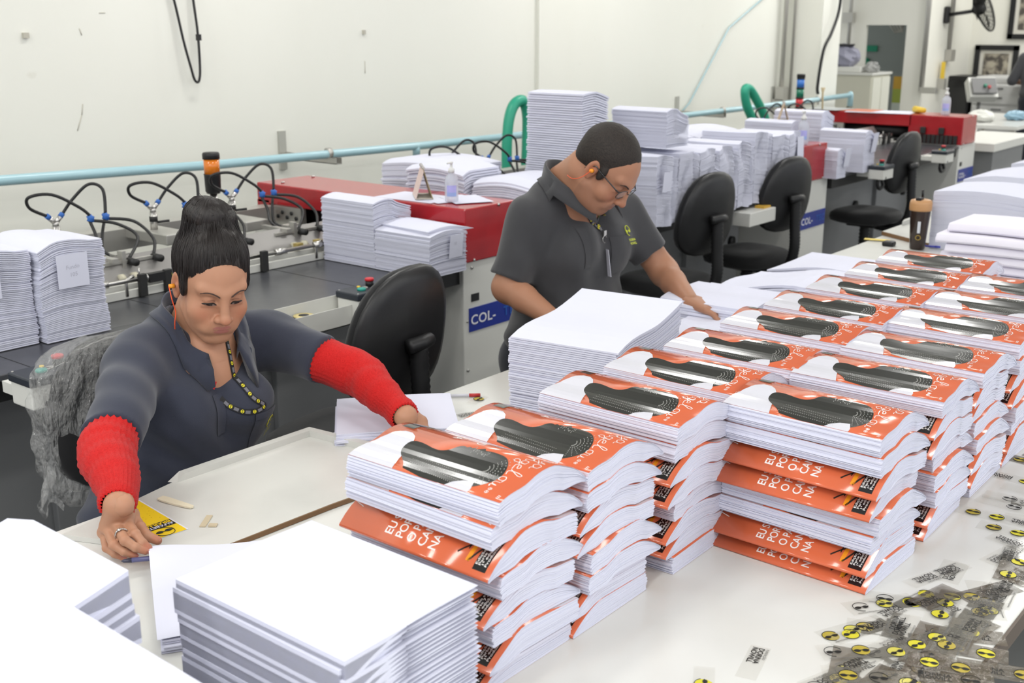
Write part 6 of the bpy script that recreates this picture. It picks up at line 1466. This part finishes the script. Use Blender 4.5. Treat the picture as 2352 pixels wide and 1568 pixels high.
# ================================================================ the man working at the table
def man():
    root = thing('person', 'man with glasses in charcoal polo shirt and lanyard, bent over white sheets', 'person', (2.98, 2.25, 0))
    V = lambda *a: np.array(a, float)
    HC = V(2.886, 1.975, 1.322); HM = head_frame(276, 46, -4); base = (.375, .185, .112); lip = (.36, .15, .12)
    NK = V(2.935, 2.125, 1.235); Rsh, Rel, Rwr = V(2.805, 2.195, 1.155), V(2.735, 2.235, .945), V(2.690, 2.02, .885)
    Lsh, Lel, Lwr = V(3.185, 2.120, 1.135), V(3.240, 1.975, .945), V(3.115, 1.80, .895)
    s = SDF((2.72, 1.80, 1.00), (3.12, 2.36, 1.50), .0026); s.frame(HC, HM); build_head(s, None, True)
    s.ell((0, .060, -.085), (.040, .030, .030), .02); s.ell((0, .035, -.085), (.050, .045, .035), .02)
    s.unframe(); nk = HC+HM @ V(0, -.040, -.055)
    s.cone(nk, NK, .062, .070, .02); s.cone(HC+HM @ V(0, .015, -.085), NK+V(0, -.03, -.03), .045, .058, .03); s.cone(HC+HM @ V(0, -.055, -.01), NK+V(-.01, .045, .03), 0.042, .052, .03)
    s.ell((2.96, 2.16, 1.12), (.12, .085, .11), .05)
    hm = s.mesh(); P, Q = hm; P = relax(P, Q, 1, .4); L = (P-HC) @ HM; parts = [(P, Q)]; C = [face_cols(L, True, base, lip)]
    def hand(Wr, dirv, side, curl, flip=1):
        Wr = np.array(Wr, float); d = np.array(dirv, float); d /= np.linalg.norm(d); sd = np.array(side, float); sd -= d*(sd @ d); sd /= np.linalg.norm(sd); n = np.cross(d, sd)
        n = n if n[2] > 0 else -n
        s = SDF(np.minimum(Wr, Wr+d*.2)-.09, np.maximum(Wr, Wr+d*.2)+.09, .0024)
        for k, (o, ln) in enumerate(((-.030, .070), (-.010, .080), (.011, .076), (.030, .062))):
            m0 = Wr+d*.085+sd*o+n*(.004 if k in (1, 2) else 0); s.cone(Wr+sd*o*.5, m0, .018, .0125, .010); pts = [m0]; a = 0
            for q in range(3): a += curl[q]; pts.append(pts[-1]+(d*math.cos(a)-n*math.sin(a))*ln*(.45, .30, .25)[q])
            finger_chain(s, pts, .0098, .0072)
        t0 = Wr+d*.03-sd*.030*flip; t1 = t0+d*.035-sd*.030*flip-n*.01; t2 = t1+d*.032-sd*.006*flip-n*.008; s.cone(Wr, t0, .018, .014, .01); finger_chain(s, [t0, t1, t2], .012, .0085)
        return s
    s = hand(Rwr, (.02, -1, -.18), (-1, 0, 0), (.25, .5, .4), -1); s.cone(Rwr, Rwr+(Rel-Rwr)*.3, .027, .032, .0); P, Q = s.mesh(); parts.append((relax(P, Q, 1, .4), Q)); C.append(np.tile(np.array(base)*.97, (len(P), 1)))
    s = hand(Lwr, (-.1, -1, -.12), (1, 0, 0), (.2, .4, .3), -1); s.cone(Lwr, Lwr+(Lel-Lwr)*.3, .027, .032, .0); P, Q = s.mesh(); parts.append((relax(P, Q, 1, .4), Q)); C.append(np.tile(np.array(base)*.97, (len(P), 1)))
    s = SDF((2.60, 1.72, .78), (3.40, 2.36, 1.30), .006); s.cone(NK+V(0, .02, -.08), Rsh, .055, .055, .03).cone(NK+V(0, .02, -.08), Lsh, .055, .055, .03)
    s.cone(Rsh, Rel, .055, .047, 0).ell(Rel, (.046, .048, .046), .02).cone(Rel, Rel+(Rwr-Rel)*.35, .047, .044, .02).cone(Rel+(Rwr-Rel)*.35, Rwr, .044, .028, .01)
    s.cone(Lsh, Lel, .055, .047, 0).cone(Lel, Lel+(Lwr-Lel)*.35, .047, .043, .02).cone(Lel+(Lwr-Lel)*.35, Lwr, .043, .028, .01)
    P, Q = s.mesh(); parts.append((relax(P, Q, 2, .5), Q)); C.append(np.tile(np.array(base), (len(P), 1)))
    s = SDF((2.70, 1.90, .40), (3.30, 2.52, 1.20), .012); s.ell((2.98, 2.18, 1.0), (.16, .10, .18), 0).ell((2.98, 2.20, .78), (.165, .13, .20), .05).ell((2.98, 2.28, .60), (.17, .13, .12), .05)
    P, Q = s.mesh(); parts.append((P, Q)); C.append(np.tile(np.array(base), (len(P), 1)))
    P, Q = join_meshes(parts); np_mesh('body', P, Q, SKIN_M, root, np.concatenate(C))
    # shirt
    s = SDF((2.62, 1.88, .58), (3.42, 2.48, 1.42), .0062)
    s.ell((2.985, 2.185, 1.03), (.200, .135, .17), 0).ell((2.985, 2.185, .84), (.190, .175, .20), .06).ell((2.985, 2.225, .72), (.190, .165, .14), .05).ell((2.955, 2.215, 1.13), (.155, .115, .11), .05)
    s.ell((2.90, 2.10, 1.05), (.09, .07, .09), .05).ell((3.07, 2.08, 1.05), (.09, .07, .09), .05)
    s.cone(NK+V(-.03, .045, -.015), Rsh+V(.01, .01, .0), .072, .070, .05).cone(NK+V(.03, .03, -.015), Lsh+V(-.01, 0, .0), .068, .066, .05)
    s.sleeve(Rsh, Rel, .070, .066, .86, .045).sleeve(Lsh, Lel, .068, .066, .70, .045)
    X, Y, Z = s.field(); s.F += (.0035*np.sin(30*Z+12*X+3*np.sin(9*X+5*Z))*sstep(1.05-Z, 0, .2)+.0028*np.sin(42*(X+.5*Z)+4*np.sin(9*Z))+.002*np.sin(60*X-35*Y+24*Z)+.0024*np.sin(70*(.9*Z+.3*X)+5*np.sin(12*X)+4*np.sin(11*Y))*sstep(1.1-Z, 0, .25)).astype(np.float32); del X, Y, Z
    s.cutplane((0, 0, .655), (0, 0, -1))
    s.cone(nk, NK+V(0, .0, .0), .072, .072, .006, 's'); s.cone(NK+V(-.02, -.06, -.01), V(2.872, 1.93, 1.165), .040, .008, .006, 's')
    P, Q = s.mesh(); P = relax(P, Q, 2, .5); np_mesh('polo_shirt', P, Q, SHIRT_M, root); bv = bvh_of(P, Q); P2, Q2 = join_meshes([(P, Q), hm]); bva = bvh_of(P2, Q2); qq = hm[1][(hm[0][hm[1]][:, :, 2] < 1.185).all(1)]; bvc = bvh_of(*join_meshes([(P, Q), (hm[0], qq)]))
    collar(NK+V(-.005, .01, 0), .080, .114, 272, 1.325, .115, .040, 142, root, SHIRT_M, tip=.024, lean=(-.02, -.05), bv=bvc)
    # placket, pocket logo
    m = MB()
    def patch(m, x0, x1, z0, z1, off, nx=4, nz=8, dirn=(0, 1, 0)):
        vs = []
        for i in range(nx+1):
            for j in range(nz+1):
                d = drape(bv, x0+(x1-x0)*i/nx, z0+(z1-z0)*j/nz, off, 1.2, dirn)
                if d is None: return
                vs.append(d[0])
        m.add(vs, [(i*(nz+1)+j, (i+1)*(nz+1)+j, (i+1)*(nz+1)+j+1, i*(nz+1)+j+1) for i in range(nx) for j in range(nz)], 0, True)
    patch(m, 2.865, 2.893, 1.01, 1.13, .003); m.build('placket', SHIRT_M, root, local=False)
    m = MB(); patch(m, 3.00, 3.10, .97, 1.09, .0035, 5, 6); pk = m.build('pocket', SHIRT_M, root, local=False)
    lg = MB(); d = drape(bv, 3.080, 1.10, .005)
    if d:
        c, nn = d; t = Vector((1, 0, 0)); t = (t-nn*t.dot(nn)).normalized(); u = nn.cross(t); u = u if u.z > 0 else -u
        lg.tube([c+t*(.015*math.cos(a))+u*(.017*math.sin(a)) for a in [k*math.pi/10 for k in range(16)]], .0016, 0, 5)
        for e in (-1, 1): lg.add([c+t*(e*.009)-u*.002+t*(.007*math.cos(a))+u*(.005*math.sin(a)) for a in [k*math.pi/5 for k in range(10)]], [tuple(range(10))], 0)
        put_text(lg, 'DORINA', c-u*.036-t*.016, t, u, .0115, 0, .03); put_text(lg, 'NOWILL', c-u*.048-t*.016, t, u, .0115, 0, .03)
    lg.build('embroidered_logo', mat('thread_lime', (.50, .55, .04), .7), pk, local=False)
    strap(bvc, [(2.868, 1.205), (2.900, 1.175), (2.940, 1.145), (2.985, 1.112)], .014).build('lanyard', [LAN, LANY, LANG], root, local=False)
    strap(bvc, [(2.974, 1.168), (2.980, 1.148), (2.985, 1.112)], .014).build('lanyard', [LAN, LANY, LANG], root, local=False)
    dd = drape(bv, 2.987, 1.100, .010)
    if dd:
        c = dd[0]; m = MB(); m.box(c, (.014, .005, .016), 0); m.tube([c+Vector((.011*math.cos(a), 0, -.020+.011*math.sin(a))) for a in [k*math.pi/8 for k in range(16)]], .0014, 0, 6, closed=True); m.box(c+Vector((0, 0, -.040)), (.008, .005, .022), 0)
        m.build('badge_hook', METAL, root, local=False)
        b = MB().box(c+Vector((.004, -.006, -.095)), (.054, .0014, .088), 0, rotm(-6, 4, 58)).build('badge_card', mat('badge_white', (.62, .62, .70), .3), root, local=False)
        b2 = MB(); rt_ = rotm(-6, 4, 58); put_text(b2, 'VISITA', c+Vector((.004, -.006, -.095))+rt_ @ Vector((-.008, -.0012, -.035)), rt_ @ Vector((0, 0, 1)), rt_ @ Vector((-1, 0, 0)), .016, 0) if False else None
        b2.box(c+Vector((.004, -.006, -.095))+rt_ @ Vector((0, -.001, -.01)), (.03, .0006, .05), 0, rt_); b2.build('badge_print', mat('badge_print', (.12, .12, .16), .5), b, local=False)
    # face details
    hb = bvh_of(*hm); s_ = lambda x, y, z: Vector(HC+HM @ V(x, y, z))
    def onface(x, z, off): o = s_(x, .20, z); d = -Vector(HM[:, 1]); h = hb.ray_cast(o, d); return h[0]-d*off
    for e in (-1, 1):
        MB().tube(spline([onface(e*x, z, .001) for x, z in ((.014, .0215), (.024, .0255), (.036, .0275), (.050, .0225))], 5), [.0010]+[.0020]*11+[.0012]*3+[.0006], 0, 6).build('eyebrow', mat('eyebrow_dark', (.025, .016, .012), .8), root, local=False)
        MB().tube(spline([onface(e*x, z, .0006) for x, z in ((.0185, -.001), (.026, -.003), (.036, -.003), (.0445, -.001))], 5), .0013, 0, 6).build('eyelashes', LASH, root, local=False)
    # glasses
    g = MB(); fr = 1
    for e in (-1, 1):
        cx = e*.033; lens = [(cx+.0265*math.copysign(abs(math.cos(a))**.7, math.cos(a)), .101-.22*((cx+.0265*math.cos(a))**2)*6, .001+.0155*math.copysign(abs(math.sin(a))**.7, math.sin(a))) for a in [2*math.pi*k/28 for k in range(28)]]
        g.tube([s_(*p) for p in lens], .0013, 0, 6, closed=True)
        g.tube([s_(e*.0600, .094, .009), s_(e*.071, .083, .011), s_(e*.079, .03, .011), s_(e*.081, -.005, .012), s_(e*.079, -.022, -.004), s_(e*.077, -.028, -.020)], [.0022, .0022, .0020, .0020, .0018, .0016], 0, 6)
    g.tube([s_(-.0085, .104, .006), s_(0, .108, .008), s_(.0085, .104, .006)], .0013, 0, 6)
    gl = g.build('glasses', mat('glasses_black', (.012, .012, .014), .3, coat=.5), root, local=False)
    for e in (-1, 1):
        cx = e*.033; MB().add([s_(cx+.025*math.cos(a), .1005-.22*((cx+.025*math.cos(a))**2)*6, .001+.0145*math.sin(a)) for a in [2*math.pi*k/24 for k in range(24)]], [tuple(range(24))], 0).build('lens', mat('clear_lens', (.9, .93, .95), .03, alpha=.18, spec=.8), gl, local=False)
    ep = s_(-.083, -.004, -.006); e2 = ep+Vector(-HM[:, 0])*.010
    MB().tube([ep+Vector(HM[:, 0])*.004, e2], [.0065, .0055], 0, 10).build('earplug', mat('earplug_orange', (0, 0, 0)), root, local=False)
    MB().tube(spline([e2, e2+Vector((-.004, .03, -.02)), e2+Vector((.0, .065, -.028)), e2+Vector((.02, .10, -.022))], 6), .0011, 0, 6).build('earplug_cord', mat('cord_orange', (0, 0, 0)), root, local=False)
    # short hair
    s = SDF((2.72, 1.80, 1.12), (3.12, 2.28, 1.52), .0030); s.frame(HC, HM)
    s.ell((0, -.024, .040), (.0805, .100, .0905), 0); s.ell((0, -.062, -.006), (.062, .048, .050), .02)
    X, Y, Z = s.field(); s.F += (.0007*np.sin(210*X+40*np.sin(60*Y))*np.sin(190*Y+30*np.sin(50*Z))*np.sin(200*Z)).astype(np.float32); del X, Y, Z
    s.ell((0, .118, .014), (.080, .084, .068), .008, 's'); s.ell((0, .092, -.072), (.12, .092, .078), .008, 's')
    for e in (-1, 1): s.ell((e*.088, -.008, -.012), (.020, .022, .032), .006, 's'); s.ell((e*.070, .020, .006), (.008, .013, .024), .008); s.ell((e*.058, .088, .052), (.022, .030, .020), .008, 's')
    P, Q = s.mesh(); P = relax(P, Q, 1, .3); L = (P-HC) @ HM; hr = np_mesh('hair', P, Q, HAIR_M, root, attr=L*np.array([1.2, .4, 1.0])); hbv = bvh_of(P, Q)
    r = random.Random(19); m = MB(); cen = HC+HM @ V(0, -.02, .04)
    for k in range(900):
        d = Vector((r.gauss(0, 1), r.gauss(0, 1), r.gauss(0, 1))).normalized(); h = hbv.ray_cast(Vector(cen)+d*.25, -d)
        if h[0] is None: continue
        fl = (Vector(HM[:, 1])*.9-Vector(HM[:, 2])*.3+Vector((r.gauss(0, .25), r.gauss(0, .25), r.gauss(0, .25)))); fl = (fl-h[1]*fl.dot(h[1])).normalized(); p = h[0]
        m.tube([p, p+fl*.006+h[1]*.0012, p+fl*.012+h[1]*.0012], [.0004, .0004, .0002], 0, 3, caps=False)
    m.build('hair_strands', mat('hair_strand_brown', (.028, .020, .016), .5), hr, local=False)
    # trousers, shoes, seat
    s = SDF((2.68, 1.70, .04), (3.30, 2.56, .86), .012)
    s.ell((2.98, 2.27, .66), (.185, .145, .12), 0).cone((2.89, 2.25, .60), (2.86, 1.92, .53), .095, .075, .04).cone((3.07, 2.25, .60), (3.11, 1.92, .53), .095, .075, .04)
    s.cone((2.86, 1.92, .52), (2.86, 1.95, .10), .070, .058, .02).cone((3.11, 1.92, .52), (3.11, 1.95, .10), .070, .058, .02)
    P, Q = s.mesh(); np_mesh('trousers', P, Q, TROUS, root)
    for x in (2.86, 3.11):
        s = SDF((x-.08, 1.68, -.0), (x+.08, 2.06, .14), .008); s.ell((x, 1.87, .045), (.048, .13, .045), 0).ell((x, 1.94, .065), (.044, .05, .055), .02); s.cutplane((0, 0, .006), (0, 0, -1)); P, Q = s.mesh(); np_mesh('shoe', P, Q, SHOE, root)
    return root
man()
# ================================================================ chair of the seated woman, in its plastic wrap
ch = chair((1.545, 2.30, 0), -90, 'black task chair wrapped in clear plastic film under the seated woman', hseat=.44, bw=.215, bh=.190)
FILMC = mat('clear_wrap', (.85, .85, .83), .07, spec=1.0, alpha=.22, coat=1.0, bump=(34, 1.0, .05, (1, 1, .5)))
def wrap_surface():
    n, k = 40, 26; r = np.random.RandomState(3); vs = []; m = MB()
    ph = r.rand(8)*6.28
    for i in range(n):
        a = 2*math.pi*i/n
        for j in range(k):
            f = j/(k-1); z = .80+.205*(2*f-1); e = max(0, 1-abs(2*f-1)**3.2)**.4; c, s = math.cos(a), math.sin(a)
            x = .242*math.copysign(abs(c)**.75, c)*(.35+.65*e); y = .062*math.copysign(abs(s)**.8, s)*(.3+.7*e)
            d = .006*math.sin(9*a+ph[0]+5*f)+.005*math.sin(17*a-12*f+ph[1])+.004*math.sin(30*f+4*a+ph[2]); q = 1+d/.15
            if f < .2: q *= 1+.10*math.sin(3*a+ph[3])*(.2-f)*5
            vs.append((x*q, y*q+.0, z-(.035*(1-f/.2)*abs(math.sin(2*a+1)) if f < .2 else 0)))
    fs = [(i*k+j, ((i+1) % n)*k+j, ((i+1) % n)*k+j+1, i*k+j+1) for i in range(n) for j in range(k-1)]
    m.add([(-y-.236+.0, x, z) for x, y, z in vs], fs, 0, True)
    # loose skirt of film flapping at the lower corner
    def fl(u, v): return Vector((-.235-.02*math.sin(5*u)+.03*v, -.215-.075*u*(.4+.6*v)+.01*math.sin(9*v), .70-.11*v-.03*u*math.sin(4*v)+.02*math.sin(7*u)))
    m.grid(fl, 10, 10, 0)
    m.build('plastic_wrap', FILMC, ch)
    g = MB(); g.box((-.285, -.125, .815), (.0015, .022, .045), 0, rotm(0, 0, 8)); g.box((-.2862, -.125, .822), (.001, .016, .018), 1, rotm(0, 0, 8)); g.build('maker_tag', [PAPER, mat('tag_red', (.45, .03, .04), .5)], ch)
wrap_surface()
# stool under the man
st = thing('stool', 'black round stool under the man with the lanyard', 'stool', (2.98, 2.32, 0))
MB().lathe([(.15, .50), (.18, .51), (.185, .53), (.17, .55), (.05, .555)]).build('seat', BLACKF, st)
MB().cyl((0, 0, .08), (0, 0, .5), .028).build('column', BLACKP, st)
for k in range(5):
    a = 2*math.pi*k/5; MB().tube([(0, 0, .09), (.24*math.cos(a), .24*math.sin(a), .05)], [.022, .015], 0, 8).build('base_leg', BLACKP, st); 
MB().lathe([(.20, .0), (.22, .0), (.22, .035), (.20, .035)]).build('base_ring', BLACKP, st)
# ---------------- third worker, at the far right edge
def worker():
    root = thing('person', 'standing person in dark grey shirt and trousers, cut by the right picture edge', 'person', (14.55, 3.90, 0))
    s = SDF((14.2, 3.55, 1.25), (14.95, 4.25, 1.78), .014); s.ell((14.58, 3.90, 1.60), (.095, .075, .115), 0).cone((14.55, 3.90, 1.52), (14.55, 3.90, 1.34), .055, .06, .03).ell((14.67, 3.9, 1.58), (.02, .014, .02), .015)
    P1, Q1 = s.mesh(); s = SDF((14.2, 3.5, .0), (15.0, 4.3, 1.45), .018); s.ell((14.55, 3.90, 1.15), (.10, .16, .24), 0).ell((14.55, 3.90, .92), (.10, .15, .12), .05)
    for e in (-1, 1): s.cone((14.55, 3.90+e*.17, 1.34), (14.50, 3.90+e*.27, 1.08), .045, .038, .03).cone((14.50, 3.90+e*.27, 1.08), (14.72, 3.90+e*.20, 1.05), .036, .028, .01).ell((14.78, 3.90+e*.19, 1.05), (.05, .035, .02), .01); s.cone((14.55, 3.90+e*.08, .88), (14.55, 3.90+e*.10, .08), .075, .04, .03)
    P2, Q2 = s.mesh(); P, Q = join_meshes([(P1, Q1), (P2, Q2)]); np_mesh('body', P, Q, SKIN_M, root, np.tile(np.array([.36, .18, .11]), (len(P), 1)))
    s = SDF((14.2, 3.5, .78), (15.0, 4.3, 1.48), .014); s.ell((14.55, 3.90, 1.14), (.13, .19, .26), 0).ell((14.55, 3.90, .94), (.14, .19, .12), .05)
    for e in (-1, 1): s.cone((14.55, 3.90+e*.06, 1.36), (14.55, 3.90+e*.17, 1.34), .06, .06, .03).cone((14.55, 3.90+e*.17, 1.34), (14.50, 3.90+e*.27, 1.08), .062, .06, .03)
    s.cutplane((0, 0, .86), (0, 0, -1)); P, Q = s.mesh(); np_mesh('shirt', P, Q, SHIRT_M, root)
    s = SDF((14.3, 3.6, .02), (14.85, 4.2, .95), .014); s.ell((14.55, 3.90, .86), (.135, .185, .10), 0)
    for e in (-1, 1): s.cone((14.55, 3.90+e*.09, .84), (14.55, 3.90+e*.10, .06), .095, .062, .03)
    P, Q = s.mesh(); np_mesh('trousers', P, Q, TROUS, root)
    s = SDF((14.3, 3.5, 1.4), (14.9, 4.2, 1.8), .012); s.ell((14.565, 3.90, 1.63), (.10, .085, .105), 0).ell((14.68, 3.90, 1.56), (.07, .09, .09), .0, 's'); P, Q = s.mesh(); np_mesh('hair', P, Q, HAIR_M, root, attr=P*2)
    for e in (-1, 1): MB().box((14.60, 3.90+e*.10, .04), (.26, .09, .07), bev=.02).build('shoe', SHOE, root, local=False)
worker()
